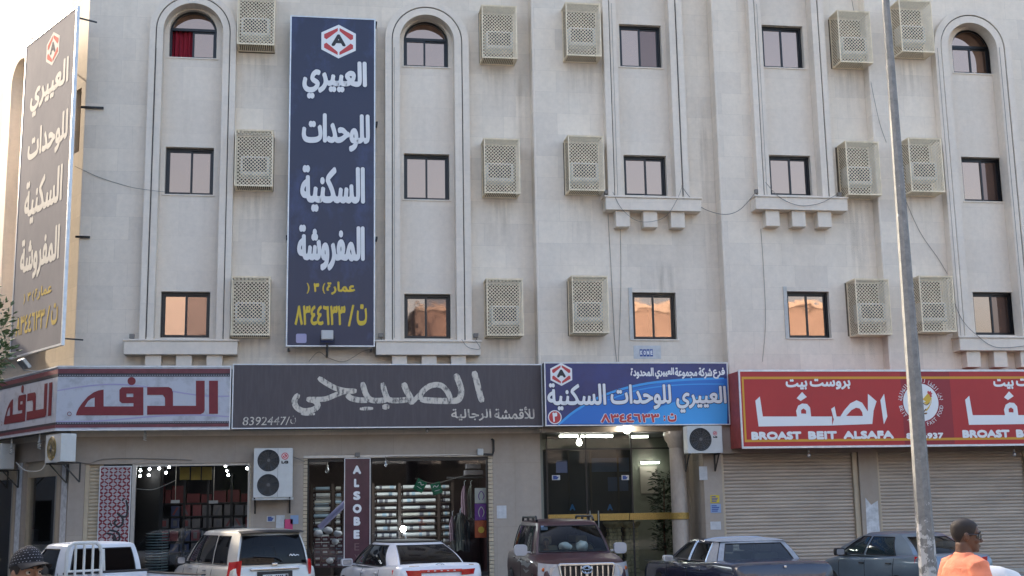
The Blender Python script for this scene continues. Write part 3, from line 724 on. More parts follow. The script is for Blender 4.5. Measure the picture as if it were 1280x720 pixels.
def sign_box(name, label, cat, x0, x1, z0, z1, Y, depth, panel, edge=.03, sidem='sign_back', group=None):
    t = thing(name, label, cat, ((x0+x1)/2, Y, z0), group)
    MB().box(x0+.005, x1-.005, Y+.012, Y+depth, z0+.005, z1-.005).build('casing', sidem, t)
    MB().plate([rect(x0+edge*.5, x1-edge*.5, z0+edge*.5, z1-edge*.5)], FRONT(Y), 0, -.011).build('panel', panel, t)
    MB().plate([rect(x0, x1, z0, z1), rect(x0+edge, x1-edge, z0+edge, z1-edge)], FRONT(Y), .014, -.02, back=True).build('frame', 'sign_edge', t, bevel=.004)
    return t
def hexagon(cx, cz, w, h): return [(cx, cz-h), (cx+w, cz-h*.5), (cx+w, cz+h*.5), (cx, cz+h), (cx-w, cz+h*.5), (cx-w, cz-h*.5)]
def a_logo(t, fr, cx, cz, h, whitem, redm, blackm, d=.004):
    w_ = h*.96
    MB().plate([hexagon(cx, cz, w_, h)], fr, d, d-.003).build('emblem', whitem, t)
    r_ = MB()
    for sg in (1, -1):
        o = [(cx+sg*.05*h, cz+.80*h), (cx+sg*.05*h, cz+.62*h), (cx+sg*.70*w_, cz+.10*h), (cx+sg*.84*w_, cz+.18*h), (cx+sg*.84*w_, cz+.40*h)]
        for q in (1, -1): 
            lp = [(x, cz+(z-cz)*q) for x, z in o]
            r_.plate([lp], fr, d+.003, None)
    r_.build('emblem_band', redm, t)
    put_text(MB(), 'A', fr, cx-.42*w_, cx+.42*w_, cz-.28*h, cz+.42*h, d+.004, bold=.02).build('emblem_letter', blackm, t)

# ------------------------------------------------------------------ tall blue banner on the front
YB = S[0]-.42
bx0, bx1, bz0, bz1 = X_(357.5, 300, YB)+.03, X_(469, 250, YB), Z_(413, 433.5, YB), Z_(416, 21.5, YB)
ban = sign_box('banner', 'tall dark blue furnished apartments banner hung on the front wall', 'banner', bx0, bx1, bz0, bz1, YB, .07, 'navy_sheet', .035)
def banner_text(t, X, Z, fr, mw, my, logo=True):
    """X, Z map banner pixels to the frame"""
    L1 = MB()
    for s_, r_ in (('العييري', (375, 78, 458, 128)), ('للوحدات', (375, 146, 462, 194)), ('السكنية', (374, 212, 456, 270)), ('المفروشة', (371, 286, 456, 342))):
        put_text(L1, s_, fr, X(r_[0]), X(r_[2]), Z(r_[3]), Z(r_[1]), .006, bold=.03, ar=True)
    L1.build('lettering', mw, t)
    L2 = MB(); put_text(L2, 'عمارة', fr, X(408), X(444), Z(371), Z(355), .006, bold=.012, ar=True)
    put_text(L2, ')', fr, X(383.5), X(387), Z(370), Z(357), .006, bold=.006); put_text(L2, '(', fr, X(403), X(406.5), Z(370), Z(357), .006, bold=.006)
    L2 = L2; put_text(L2, '٣', fr, X(392), X(399), Z(368), Z(357), .006, bold=.014)
    put_text(L2, '٨٣٤٤٦٣٣', fr, X(369), X(432), Z(408), Z(384), .006, bold=.014); put_text(L2, '/', fr, X(435), X(443), Z(409), Z(383), .006, bold=.01)
    put_text(L2, 'ت', fr, X(446), X(459), Z(408), Z(382), .006, bold=.014, ar=True); L2.build('lettering', my, t)
frB = FRONT(YB)
Xb = lambda p: bx0+(bx1-bx0)*(p-358.5)/(469-358.5)
Zb = lambda p: bz0+(bz1-bz0)*(433.5-p)/(433.5-21.5)
sh = MB()
for s_, r_ in (('العييري', (375, 78, 458, 128)), ('للوحدات', (375, 146, 462, 194)), ('السكنية', (374, 212, 456, 270)), ('المفروشة', (371, 286, 456, 342))):
    put_text(sh, s_, frB, Xb(r_[0]-1.6), Xb(r_[2]+1.6), Zb(r_[3]+1.6), Zb(r_[1]-1.6), .003, bold=.062, ar=True)
sh.build('letter_outline', 'outline_blue', ban)
banner_text(ban, Xb, Zb, frB, 'letter_white', 'letter_yellow')
a_logo(ban, frB, Xb(421), Zb(53), (Zb(31)-Zb(53)), 'letter_pure', 'logo_red', 'letter_dark')
mm = MB(); mm.plate([rrect(Xb(371), Xb(384), Zb(429), Zb(418), .04)], frB, .004, None); mm.build('printer_mark', 'faint_violet', ban)
bk = MB()
for px, py in ((363, 22), (470, 25), (360, 151), (471, 155), (358, 300), (471, 300), (362, 436), (465, 436)):
    x = Xb(px); z = Zb(py); bk.mark().bar((x, YB+.03, z), (x, S[0], z), .05)
bk.build('bracket', 'window_metal', ban)

# faded banner on the side facade, sun glare also put into its pale colours
o2 = .62
A = hit(91.5, 12, CORNER+NL*o2, NL); Bq = hit(81.5, 431, CORNER+NL*o2, NL); Cq = hit(34, 58, CORNER+NL*o2, NL); Dq = hit(12, 446, CORNER+NL*o2, NL)
al = lambda p: (p-CORNER).dot(DL)
a0 = (al(A)+al(Bq))/2; a1 = (al(Cq)+al(Dq))/2; za = (A.z+Cq.z)/2; zb_ = (Bq.z+Dq.z)/2
ban2 = thing('banner', 'faded grey twin of the tall banner, glare painted in, off the sunlit side wall', 'banner', tuple(CORNER+DL*(a0+a1)/2+NL*o2+Vector((0,0,zb_))))
frL = (CORNER+NL*o2, -DL, Vector((0,0,1)), NL)      # u runs to the right as seen from outside
MB().plate([rect(-a1, -a0, zb_, za)], frL, 0, -.03, back=True).build('panel', 'glare_faded_navy', ban2)
MB().plate([rect(-a1-.03, -a0+.03, zb_-.03, za+.03), rect(-a1+.02, -a0-.02, zb_+.02, za-.02)], frL, .012, -.07, back=True).build('frame', 'sign_edge', ban2)
Xl = lambda p: -a1+(a1-a0)*(p-358.5)/(469-358.5)
Zl = lambda p: zb_+(za-zb_)*(433.5-p)/(433.5-21.5)
banner_text(ban2, Xl, Zl, frL, 'glare_faded_white', 'glare_faded_yellow')
a_logo(ban2, frL, Xl(421), Zl(53), (Zl(31)-Zl(53)), 'glare_faded_white', 'glare_faded_red', 'glare_faded_black')
bk = MB()
for u_ in (-a1+.25, -a0-.25):
    for q in (.02, .98):
        z = zb_+(za-zb_)*q; p = frL[0]+frL[1]*u_+Vector((0,0,z)); bk.mark().bar(p, p-NL*o2, .035)
bk.build('bracket', 'window_metal', ban2)
for py, ln in ((134, .5), (296, .3)):      # steel stubs left in the wall beside the banner
    p = at(104 if py == 134 else 97, py, S[0]-.03); st = MB().bar((p.x-.05, p.y, p.z), (p.x+ln, p.y-.02, p.z-.01), .05).build('steel_stub', 'window_metal')
    tag(st, 'dark steel stub sticking out of the corner '+('high beside the faded banner' if py == 134 else 'low beside the faded banner'), 'bracket')

# ------------------------------------------------------------------ wrap-around white sign at the corner
YW = S[0]-.62
wx0, wx1 = X_(71, 500, YW), X_(288.5, 500, YW); wz0, wz1 = Z_(180, 536, YW), Z_(180, 459, YW)
wrap = thing('shop_sign', 'long white fabric shop sign with red lettering wrapped round the corner', 'sign', ((wx0+wx1)/2, YW, wz0))
pc = Vector((wx0, YW, 0)); frW = (pc, -DL, Vector((0,0,1)), NL); LW = 9.0
def wrap_side(u0, u1, v0, v1, m, name, d=0, th=None):  return MB().plate([rect(u0, u1, v0, v1)], frW, d, th).build(name, m, wrap)
MB().plate([rect(wx0, wx1, wz0, wz1)], FRONT(YW), 0, -.01).build('panel', 'white_panel', wrap)
wrap_side(-LW, 0, wz0, wz1, 'white_panel', 'panel', 0, -.01)
cs = MB(); cs.plate([[(wx0+.01, YW+.013), (wx1-.01, YW+.013), (wx1-.01, S[0]-.004), (XC+.02, S[0]-.004), (CORNER.x+DL.x*8.9+NL.x*.01, CORNER.y+DL.y*8.9+NL.y*.01), (pc.x+DL.x*8.9-NL.x*.013, pc.y+DL.y*8.9-NL.y*.013)]], (Vector((0,0,0)), Vector((1,0,0)), Vector((0,1,0)), Vector((0,0,1))), wz1-.006, wz0+.006, back=True); cs.build('casing', 'sign_back', wrap)
hW = wz1-wz0
for nm, m, f0, f1 in (('stripe', 'maroon_stripe', .90, .975), ('stripe', 'black_stripe', .845, .90), ('stripe', 'black_stripe', .075, .115), ('stripe', 'maroon_stripe', .025, .075)):
    b = MB().plate([rect(wx0, wx1, wz0+hW*f0, wz0+hW*f1)], FRONT(YW), .004, None); b.plate([rect(-LW, 0, wz0+hW*f0, wz0+hW*f1)], frW, .004, None); b.build(nm, m, wrap)
dt = MB()
for i in range(70):
    x = wx0+.03+i*(wx1-wx0)/70
    for f in (.868, .10): dt.plate([rect(x, x+.035, wz0+hW*f-.006, wz0+hW*f+.006)], FRONT(YW), .006, None)
dt.build('stitching', 'letter_grey', wrap)
sw = MB()
for k, (y0, amp) in enumerate(((.62, .10), (.17, -.05))):
    P_ = [(wx0+(wx1-wx0)*i/12, wz0+hW*(y0+amp*math.sin(i/12*5+k))) for i in range(13)]; ribbon(sw, P_, .035, FRONT(YW), .0035)
sw.build('swash', 'faint_violet', wrap)
ed = MB().box(wx0, wx1, YW-.016, YW+.02, wz1-.001, wz1+.035); ed.box(wx0, wx1, YW-.016, YW+.02, wz0-.035, wz0+.001); ed.box(wx1-.03, wx1, YW-.016, YW+.02, wz0, wz1)
for z in (wz1+.017, wz0-.017): ed.bar(pc+Vector((0,0,z)), pc+DL*LW+Vector((0,0,z)), .04, .035)
ed.build('frame', 'sign_edge', wrap)
DAFA = [[[(1115,153),(1163,153),(1163,330),(1115,330)]],
        [[(1045,153),(1092,153),(1092,310),(1086,324),(1070,332),(785,335),(785,287),(880,287),(880,245),(868,229),(785,229),(785,187),(900,187),(916,195),(923,215),(923,287),(1045,287)]],
        [[(650,188),(765,188),(765,338),(405,338),(409,322),(420,298),(440,270),(468,238),(500,215),(525,205),(553,200),(553,290),(712,290),(712,273),(650,273),(637,262),(637,202)], [(675,222),(711,222),(711,240),(675,240)], [(452,292),(470,262),(486,250),(505,243),(505,292)]],
        [circ(702,155,22,20)],
        [circ(370,330,12,14), circ(370,330,9,14)]]
def zpt(p, sc_=4.267, ox=0, oy=440): return (ox+p[0]/sc_, oy+p[1]/sc_)
b = MB()
for lp in DAFA: b.mark().plate([px_loop([zpt(p) for p in l], YW) for l in lp], FRONT(YW), .006, None)
b.build('lettering', 'letter_red', wrap)
lx0, lx1 = X_(zpt((405, 250))[0], 500, YW), X_(zpt((1163, 250))[0], 500, YW)
b = MB()
for rep in range(2):
    for lp in DAFA:
        L_ = []
        for l in lp:
            q = [at(*zpt(p), YW) for p in l]; L_.append([(-(.30+rep*4.6)-(lx1-v.x)*.98, v.z) for v in q])
        b.mark().plate(L_, frW, .006, None)
b.build('lettering', 'letter_red', wrap)

# ------------------------------------------------------------------ brown sign
YN = YW-.02
nx0, nx1, nz0, nz1 = X_(290, 500, YN), X_(678.5, 500, YN), Z_(485, 535, YN), Z_(485, 455, YN)
brown = sign_box('shop_sign', 'long dark brown shop sign with worn white brushed lettering', 'sign', nx0, nx1, nz0, nz1, YN, .58, 'brown_panel')
SUB = [([(975,75),(985,110),(997,160),(1008,196)], 22), ([(903,85),(918,120),(926,155),(915,186),(880,191),(820,190),(765,186)], 22),
       ([(762,186),(772,158),(805,132),(845,130),(872,155),(884,188)], 20), ([(700,120),(712,150),(728,180),(734,205)], 22),
       ([(735,198),(755,175),(770,160)], 16), ([(728,180),(700,188),(650,188),(632,170),(618,120)], 20), ([(640,186),(600,190),(570,185),(552,160),(540,118)], 20), ([(570,187),(530,188),(495,180),(480,165)], 20),
       ([(368,100),(400,122),(440,143),(480,152),(518,152)], 19), ([(515,153),(470,155),(430,170),(390,184),(325,184)], 18),
       ([(322,184),(352,190),(366,208),(350,224),(310,230),(283,215),(275,190),(292,164)], 20), ([(530,222),(582,220)], 13), ([(618,215),(645,213)], 20), ([(300,242),(355,242)], 12)]
b = MB()
for k, (P_, w_) in enumerate(SUB): ribbon(b.mark() if k in (0, 1, 8, 11, 12, 13) else b, px_loop([zpt(p, 3.122, 280, 440) for p in P_], YN), w_/3.122/46, FRONT(YN), .003+k*.0006)
b.build('lettering', 'worn_white', brown)
b = MB(); px_text(b, 'للأقمشة', 618, 508.5, 668, 524, YN, ar=True, bold=.006); px_text(b, 'الرجالية', 564, 511, 614, 526, YN, ar=True, bold=.006)
px_text(b, '8392447/', 303, 521, 361, 531.5, YN, slant=.12); px_text(b, 'ن', 363, 519.5, 370, 530, YN, ar=True); b.build('lettering', 'worn_white', brown)

# ------------------------------------------------------------------ blue sign
YU = S[1]-.50
ux0, ux1, uz0, uz1 = X_(681, 500, YU), X_(911.5, 500, YU), Z_(796, 532, YU), Z_(796, 453, YU)
blue = sign_box('shop_sign', 'bright blue apartments sign with red phone number over the lobby entrance', 'sign', ux0, ux1, uz0, uz1, YU, .5, 'navy_plain')
frU = FRONT(YU)
def up(px, py): p = at(px, py, YU); return (p.x, p.z)
arc = lambda pts: [up(*p) for p in pts]
MB().plate([arc([(700,530),(722,513),(750,498),(790,485),(840,476),(909,473),(909,530)])], frU, .002, None).build('swoosh', 'blue_band', blue)
MB().plate([arc([(790,530),(815,512),(850,500),(909,490),(909,530)])], frU, .003, None).build('swoosh', 'cyan_band', blue)
b = MB(); ribbon(b, arc([(698,531),(720,513),(755,494),(800,481),(850,475),(905,473)]), .06, frU, .0035); ribbon(b, arc([(760,500),(800,487),(850,481),(905,480)]), .03, frU, .0045); b.build('swoosh', 'cyan_band', blue)
ttl = (('العييري', (845, 482.5, 908, 516)), ('للوحدات', (763, 480.5, 839, 512)), ('السكنية', (684, 479, 757.5, 513)))
b = MB()
for s_, r_ in ttl: px_text(b, s_, r_[0]-.8, r_[1]-.8, r_[2]+.8, r_[3]+.8, YU-.0005, ar=True, bold=.032, d=.006)
b.build('letter_outline', 'outline_blue', blue)
b = MB()
for s_, r_ in ttl: px_text(b, s_, *r_, YU, ar=True, bold=.016, d=.010)
for s_, x0, x1 in (('فرع', 891, 906), ('شركة', 873, 890), ('مجموعة', 843.5, 871.5), ('العييري', 818.5, 842.5), ('المحدودة', 788, 817)): px_text(b, s_, x0, 459.5, x1, 473.5, YU, ar=True, bold=.008, d=.010)
b.build('lettering', 'letter_pure', blue)
b = MB(); px_text(b, '٨٣٤٤٦٣٣', 750, 516.5, 825, 529, YU, bold=.026, d=.008); px_text(b, ':', 829, 519, 832, 527, YU, bold=.026, d=.008); px_text(b, 'ت', 834, 516, 846, 528, YU, ar=True, bold=.026, d=.008); b.build('letter_outline', 'letter_pure', blue)
b = MB(); px_text(b, '٨٣٤٤٦٣٣', 751, 517.2, 824, 528.3, YU, bold=.012, d=.011); px_text(b, ':', 829.4, 519.5, 831.6, 526.5, YU, bold=.01, d=.011); px_text(b, 'ت', 834.6, 516.6, 845.4, 527.4, YU, ar=True, bold=.012, d=.011); b.build('lettering', 'logo_red', blue)
c_ = at(693.5, 521.5, YU); MB().plate([circ(c_.x, c_.z, .175)], frU, .005, None).build('number_disc', 'letter_pure', blue); MB().plate([circ(c_.x, c_.z, .15)], frU, .008, None).build('number_disc', 'logo_red', blue)
b = MB(); px_text(b, '٣', 690.5, 515.5, 696.5, 527.5, YU, bold=.014, d=.011); b.build('lettering', 'letter_pure', blue)
c_ = at(701.5, 468, YU); a_logo(blue, frU, c_.x, c_.z, .29, 'letter_pure', 'logo_red', 'letter_dark', .012)

# ------------------------------------------------------------------ red restaurant sign
YR = S[3]-.55
rx0 = X_(925.5, 510, YR); rz0, rz1 = Z_(1050, 558, YR), Z_(1050, 463.5, YR); rp = X_(1128, 510, YR); rq = X_(1190, 510, YR); rw = rp-rx0; rx1 = rq+rw+.02
red = thing('shop_sign', 'long red restaurant sign with yellow lines and white lettering', 'sign', ((rx0+rx1)/2, YR, rz0))
MB().box(rx0+.004, rx1-.004, YR+.012, S[2]-.004, rz0+.004, rz1-.004).build('casing', 'red_side', red)
MB().plate([rect(rx0, rp, rz0, rz1)], FRONT(YR), 0, -.011).build('panel', 'red_panel', red); MB().plate([rect(rq, rx1, rz0, rz1)], FRONT(YR), 0, -.011).build('panel', 'red_panel', red); MB().plate([rect(rp, rq, rz0, rz1)], FRONT(YR), 0, -.011).build('panel', 'deep_red_panel', red)
b = MB(); b.plate([rect(rx0+.07, rx1-.07, rz1-.21, rz1-.15)], FRONT(YR), .003, None); b.plate([rect(rx0+.07, rx1-.07, rz0+.13, rz0+.19)], FRONT(YR), .003, None)
b.plate([rect(rx0+.07, rx0+.12, rz0+.19, rz1-.21)], FRONT(YR), .003, None); b.build('line', 'gold_line', red)
MB().plate([rect(rx0-.01, rx1+.01, rz0-.03, rz1+.03), rect(rx0+.03, rx1-.03, rz0+.02, rz1-.02)], FRONT(YR), .012, -.03, back=True).build('frame', 'sign_edge', red)
SAF = [[[(705,193),(720,167),(733,258),(719,290)]],
       [[(655,167),(690,197),(678,235),(673,288),(512,294),(519,270),(508,228),(522,218),(530,258),(545,258),(560,234),(585,205),(610,193),(632,203),(655,238)], [(568,256),(590,232),(608,223),(622,226),(632,240),(635,256)]],
       [[(511.8,258),(511.8,294),(218,298),(205,195),(223,178),(235,258),(372,258),(368,236),(376,215),(392,206),(412,208),(424,222),(428,258)], [(388,246),(388,232),(398,226),(408,234),(408,247)]],
       [[(370,185),(392,160),(411,180),(386,196)]]]
zr = lambda p: zpt(p, 3.2, 880, 440)
b = MB()
for dx in (0, rq-rx0-.02):
    for lp in SAF:
        b.mark().plate([[(x+dx, z) for x, z in px_loop([zr(p) for p in l], YR)] for l in lp], FRONT(YR), .006, None)
    for s_, x0, x1, y0, y1 in (('بروست', 1012, 1063, 473.5, 487), ('بيت', 982, 1009, 474, 487)):
        put_text(b, s_, FRONT(YR), X_(x0, 480, YR)+dx, X_(x1, 480, YR)+dx, Z_(1020, y1, YR), Z_(1020, y0, YR), .006, bold=.013, ar=True)
    for s_, x0, x1 in (('BROAST', 939, 1001.5), ('BEIT', 1010, 1046), ('ALSAFA', 1054, 1117)):
        put_text(b, s_, FRONT(YR), X_(x0, 543, YR)+dx, X_(x1, 543, YR)+dx, Z_(1020, 549.3, YR), Z_(1020, 539, YR), .006, bold=.017)
put_text(b, '8396937', FRONT(YR), X_(1132.5, 543, YR), X_(1179, 543, YR), Z_(1156, 548.5, YR), Z_(1156, 541, YR), .006, bold=.011)
# ring of words round the emblem
ec = at(1151, 503, YR); er = X_(1173, 503, YR)-ec.x
def ring_text(mb, s, r_, h, a0, a1, ar=False, inward=False):
    mb.mark(); g = shape_ar(s) if ar else s; n = len(g); step = (a1-a0)/max(n-1, 1)
    for i, ch in enumerate(g):
        if ch == ' ': continue
        a = R(a0+step*i); vv, ff, asp = text_geo(ch, 0.0); w_ = min(h*asp, abs(R(step))*r_*.95); u = Vector((-math.sin(a), 0, math.cos(a))); n_ = Vector((math.cos(a), 0, math.sin(a)))
        if not inward: u = -u
        else: n_ = -n_
        c = Vector((ec.x, YR-.007, ec.z))+Vector((math.cos(a), 0, math.sin(a)))*r_
        mb.add([c+u*((x-.5)*w_)+n_*((y-.5)*h) for x, y in vv], ff)
ring_text(b, 'بيت الصفا للوجبات السريعة', er*1.17, .11, 172, 8, ar=True); ring_text(b, 'BEIT ALSAFA FAST FOOD', er*1.17, .095, 192, 348, inward=True)
b.build('lettering', 'letter_pure', red)
MB().plate([circ(ec.x, ec.z, er, 40)], FRONT(YR), .004, None).build('emblem_disc', 'letter_pure', red)
def ep(pts): # emblem drawing, from the 6x crop of the photograph
    return px_loop([(1100+x/6, 440+y/6) for x, y in pts], YR)
b = MB(); b.plate([ep([(345,325),(318,355),(342,372),(325,380),(350,395),(372,380),(380,355),(378,385),(362,410),(345,432),(340,440),(350,442),(368,420),(384,380),(386,345),(370,318),(358,308)])], FRONT(YR), .007, None); b.build('emblem_bird', 'hen_yellow', red)
b = MB(); b.plate([ep([(352,300),(360,290),(368,298),(378,292),(384,305),(392,312),(384,322),(390,335),(376,340),(370,322),(358,312)])], FRONT(YR), .008, None); b.build('emblem_comb', 'logo_red', red)
b = MB(); ribbon(b, ep([(318,378),(345,398),(372,380)]), .022, FRONT(YR), .009); ribbon(b, ep([(312,460),(335,462),(352,458)]), .04, FRONT(YR), .009); ribbon(b, ep([(345,425),(328,448),(322,462)]), .03, FRONT(YR), .0095); ribbon(b, ep([(305,415),(320,440)]), .02, FRONT(YR), .0095); b.build('emblem_legs', 'hen_brown', red)
b = MB(); b.plate([ep([(268,335),(290,322),(300,345),(298,375),(280,390),(262,372)])], FRONT(YR), .007, None); b.build('emblem_dark_shape', 'letter_dark', red)  # black shape printed on the disc

# ------------------------------------------------------------------ small signs, paper, banners at street level
mat('paper_white', (.56, .56, .56), .7, var=.15, vscale=9); mat('paper_blue', (.25, .34, .50), .6); mat('paper_pink', (.55, .06, .16), .6); mat('paper_yellow', (.60, .45, .04), .6); mat('ink_blue', (.02, .06, .26), .5)
def paper(x0, y0, x1, y1, Y, m, label, name='notice', cat='notice', extra=None, group=None):
    a, b_ = at(x0, (y0+y1)/2, Y), at(x1, (y0+y1)/2, Y); za_, zb2 = Z_((x0+x1)/2, y1, Y), Z_((x0+x1)/2, y0, Y)
    o = MB().plate([rect(a.x, b_.x, za_, zb2)], FRONT(Y), .008, .001).build(name, m); tag(o, label, cat, group)
    if extra: extra(o, a.x, b_.x, za_, zb2)
    return o
YK = S[1]
def lift(o, x0, x1, z0, z1):
    b = MB(); wd = (x1-x0)
    for i in range(4): b.plate([rect(x0+wd*(.22+i*.125), x0+wd*(.33+i*.125), z0+.06, z0+(z1-z0)*.72)], FRONT(YK), .010, None)
    b.build('emblem_block', 'ink_blue', o)
    b = MB()
    for i, ch in enumerate('KONE'): put_text(b, ch, FRONT(YK), x0+wd*(.24+i*.125), x0+wd*(.315+i*.125), z0+.10, z0+(z1-z0)*.62, .012, bold=.006)
    b.build('lettering', 'letter_pure', o)
paper(792, 432, 826, 448.5, YK, 'paper_white', 'small white lift maker sign above the blue sign', 'small_sign', 'sign', lift)
def marks(o, x0, x1, z0, z1):
    b = MB(); Yc = o.data.vertices[0].co.y-.002
    for i in range(4):
        z = z1-(z1-z0)*(.2+.2*i); b.plate([rect(x0+(x1-x0)*.12, x0+(x1-x0)*(.6+.08*((i*7) % 4)), z-.012, z+.012)], FRONT(Yc), .0, None)
    b.build('print', 'ink_blue', o)
paper(888, 619, 899, 628.5, GY2, 'paper_yellow', 'yellow and black notice on the pier beside the closed shutter', extra=marks)
paper(888, 630, 901, 641, GY2, 'paper_blue', 'pale blue notice under the yellow one on the pier', extra=marks)
paper(888, 652, 901, 662, GY2, 'paper_white', 'white paper lowest on the pier beside the closed shutter')
paper(874, 583, 884, 600, GY2, 'paper_white', 'blank paper patch on the pier below the single fan condenser')
paper(333.5, 645, 343.5, 652, GY, 'paper_white', 'small white notice with black print under the twin fan condenser', extra=marks)
paper(345, 644, 356, 660, GY, 'paper_white', 'plain white sheet on the wall under the twin fan condenser')
paper(327, 660, 339, 664.5, GY, 'paper_pink', 'pink torn scrap low on the wall above the silver van')
paper(355, 649, 366, 663, GY, 'paper_pink', 'larger pink torn poster remnant on the wall beside the shop window')
paper(363, 644, 373, 655, GY, 'paper_blue', 'pale blue sticker beside the pink poster remnant')
paper(621, 632, 633, 648, GY, 'paper_white', 'pale paper patch on the pier left of the dark red car')
# upright maroon banner with falling letters
YA = GY-.06
ax0, ax1, az0, az1 = X_(430, 640, YA), X_(463, 640, YA), Z_(446, 706, YA), Z_(446, 572.5, YA)
mat('plum_sheet', (.075, .022, .035), .35, var=.3, vscale=3)
als = sign_box('shop_banner', 'narrow maroon upright shop banner with white letters falling down it', 'banner', ax0, ax1, az0, az1, YA, .05, 'plum_sheet', .02)
b = MB()
for ch, y0, y1, x0, x1 in (('A', 582, 592.5, 441, 451.5), ('L', 598.5, 609, 442.5, 449), ('S', 614, 625, 441.5, 450.5), ('O', 630, 641.5, 441, 452), ('B', 646, 657, 442, 450.5), ('E', 662.5, 673.5, 442, 449.5)): px_text(b, ch, x0, y0, x1, y1, YA, bold=.016)
b.build('lettering', 'letter_pure', als)
mat('ghost_letter', (.16, .09, .09), .6)
b = MB(); px_text(b, 'E', 443, 679, 449, 688, YA); px_text(b, 'Y', 443, 693, 449, 702, YA); b.build('lettering', 'ghost_letter', als)
# chequered headcloth banner
mat('cloth_white', (.42, .38, .38), .7, var=.15); mat('cloth_red', (.20, .02, .03), .7)
YC = GY+.03
kx0, kx1, kz0, kz1 = X_(123, 630, YC), X_(163, 630, YC), Z_(143, 715, YC), Z_(143, 582.5, YC)
chk = sign_box('shop_banner', 'red and white woven headcloth pattern banner with black script', 'banner', kx0, kx1, kz0, kz1, YC, .05, 'cloth_white', .025)
b = MB(); st = .105; i = 0; z = kz0+.07
while z < kz1-.05:
    x = kx0+.06; j = 0
    while x < kx1-.05:
        c = Vector((x, YC-.003, z)); tt = 1 if (i+j) % 2 else -1; u = Vector((math.cos(R(35*tt)), 0, math.sin(R(35*tt)))); v = Vector((-u.z, 0, u.x)); tt = 1 if random.random() < .5+.5*((i+j) % 2-.5)*1.7 else -1; l_ = random.uniform(.034, .058); w_ = random.uniform(.016, .026)
        if kx0+.07 < x < kx1-.07 or True: b.add([c-u*l_-v*w_, c+u*l_-v*w_, c+u*l_+v*w_, c-u*l_+v*w_], [(0,1,2,3)])
        x += st; j += 1
    z += st*.78; i += 1
b.build('woven_pattern', 'cloth_red', chk)
frK = FRONT(YC)
def kp(pts): return px_loop([(x/4, 540+y/4) for x, y in pts], YC)
b = MB()   # the script climbs the sheet: strokes follow the photograph's letters
for k, (P_, w_) in enumerate(((([(630,340),(638,380),(632,420),(608,422),(585,405)]), .035), (([(612,345),(618,330)]), .03), (([(590,408),(612,430),(612,460),(590,475),(572,455),(585,440)]), .035), (([(560,470),(550,455)]), .03), (([(545,490),(585,500),(598,520),(590,545),(560,530)]), .035), (([(528,505),(570,515),(580,540)]), .03), (([(540,560),(566,555),(568,520)]), .03), (([(524,560),(532,566)]), .03), (([(545,590),(600,600),(610,640)]), .03), (([(540,640),(590,650),(600,620)]), .03))):
    ribbon(b, kp(P_), w_*1.35, frK, .006+k*.0005)
b.build('script', 'letter_dark', chk)
# ------------------------------------------------------------------ window air conditioners in lattice cages
mat('cage_cream', (.85, .725, .525), .55, .05, var=.18, vscale=5)
mat('ac_casing', (.50, .50, .47), .5, var=.1); mat('ac_dark', (.045, .045, .045), .6); mat('cage_grime_shade', (.15, .11, .075), .95, var=.6, vscale=2.5)
CW, CH, CD = .945, 1.47, .55
def lattice(b, w_, h_, step, bw, P):
    """crossed strips filling 0..w_, 0..h_ ; P maps (u, v, depth) to a point"""
    for sg in (1, -1):
        c = -h_
        while c < w_+h_:
            # line u - sg*v = c
            pts = []
            for u_, v_ in ((0, (0-c)*sg), (w_, (w_-c)*sg)):
                if -1e-9 <= v_ <= h_+1e-9: pts.append((u_, v_))
            for v_ in (0, h_):
                u_ = c+sg*v_
                if 0 < u_ < w_: pts.append((u_, v_))
            if len(pts) >= 2:
                p, q = pts[0], pts[1]; dx, dy = q[0]-p[0], q[1]-p[1]; l_ = math.hypot(dx, dy)
                if l_ > .01:
                    nx, ny = -dy/l_*bw/2, dx/l_*bw/2; dd = .002*sg
                    b.add([P(p[0]-nx, p[1]-ny, dd), P(q[0]-nx, q[1]-ny, dd), P(q[0]+nx, q[1]+ny, dd), P(p[0]+nx, p[1]+ny, dd)], [(0,1,2,3)])
            c += step
def make_cage():
    t = local_thing('air_conditioner_cage', 'x', 'cage')
    f = MB(); w2, e = CW/2, .028
    for x in (-w2, w2-e):
        for y in (-CD, -e): f.box(x, x+e, y, y+e, 0, CH)
    for z in (0, CH-e):
        for y in (-CD, -e): f.box(-w2+e, w2-e, y, y+e, z, z+e)
        for x in (-w2, w2-e): f.box(x, x+e, -CD+e, -e, z, z+e)
    f.build('frame', 'cage_cream', t)
    b = MB(); lattice(b, CW-2*e, CH-2*e, .092, .0185, lambda u, v, d: Vector((-w2+e+u, -CD+.012+d, e+v))); b.build('front_lattice', 'cage_cream', t)
    for sx, nm in ((-1, 'side_lattice'), (1, 'side_lattice')):
        b = MB(); lattice(b, CD-2*e, CH-2*e, .092, .0185, lambda u, v, d: Vector((sx*(w2-.012)+d, -CD+e+u, e+v))); b.build(nm, 'cage_cream', t)
    b = MB(); k = 18
    for i in range(k): x = -w2+e+(CW-2*e)*(i+.5)/k; b.box(x-.008, x+.008, -CD+e, -e, .008, .020)
    b.build('floor_slats', 'cage_cream', t)
    MB().box(-w2-.008, w2+.008, -CD-.008, 0, CH+.001, CH+.012).build('top_plate', 'cage_cream', t)
    return t
def make_ac():
    t = local_thing('air_conditioner', 'x', 'air conditioner')
    c = MB(); c.box(-.36, .36, -.36, .02, 0, .5); c.build('casing', 'ac_casing', t, bevel=.012)
    g = MB(); g.box(-.31, .29, -.372, -.361, .10, .46); g.build('grille', 'ac_dark', t)
    l_ = MB()
    l_.box(-.33, .33, -.385, -.361, .03, .075); l_.build('louvre', 'ac_casing', t)
    return t
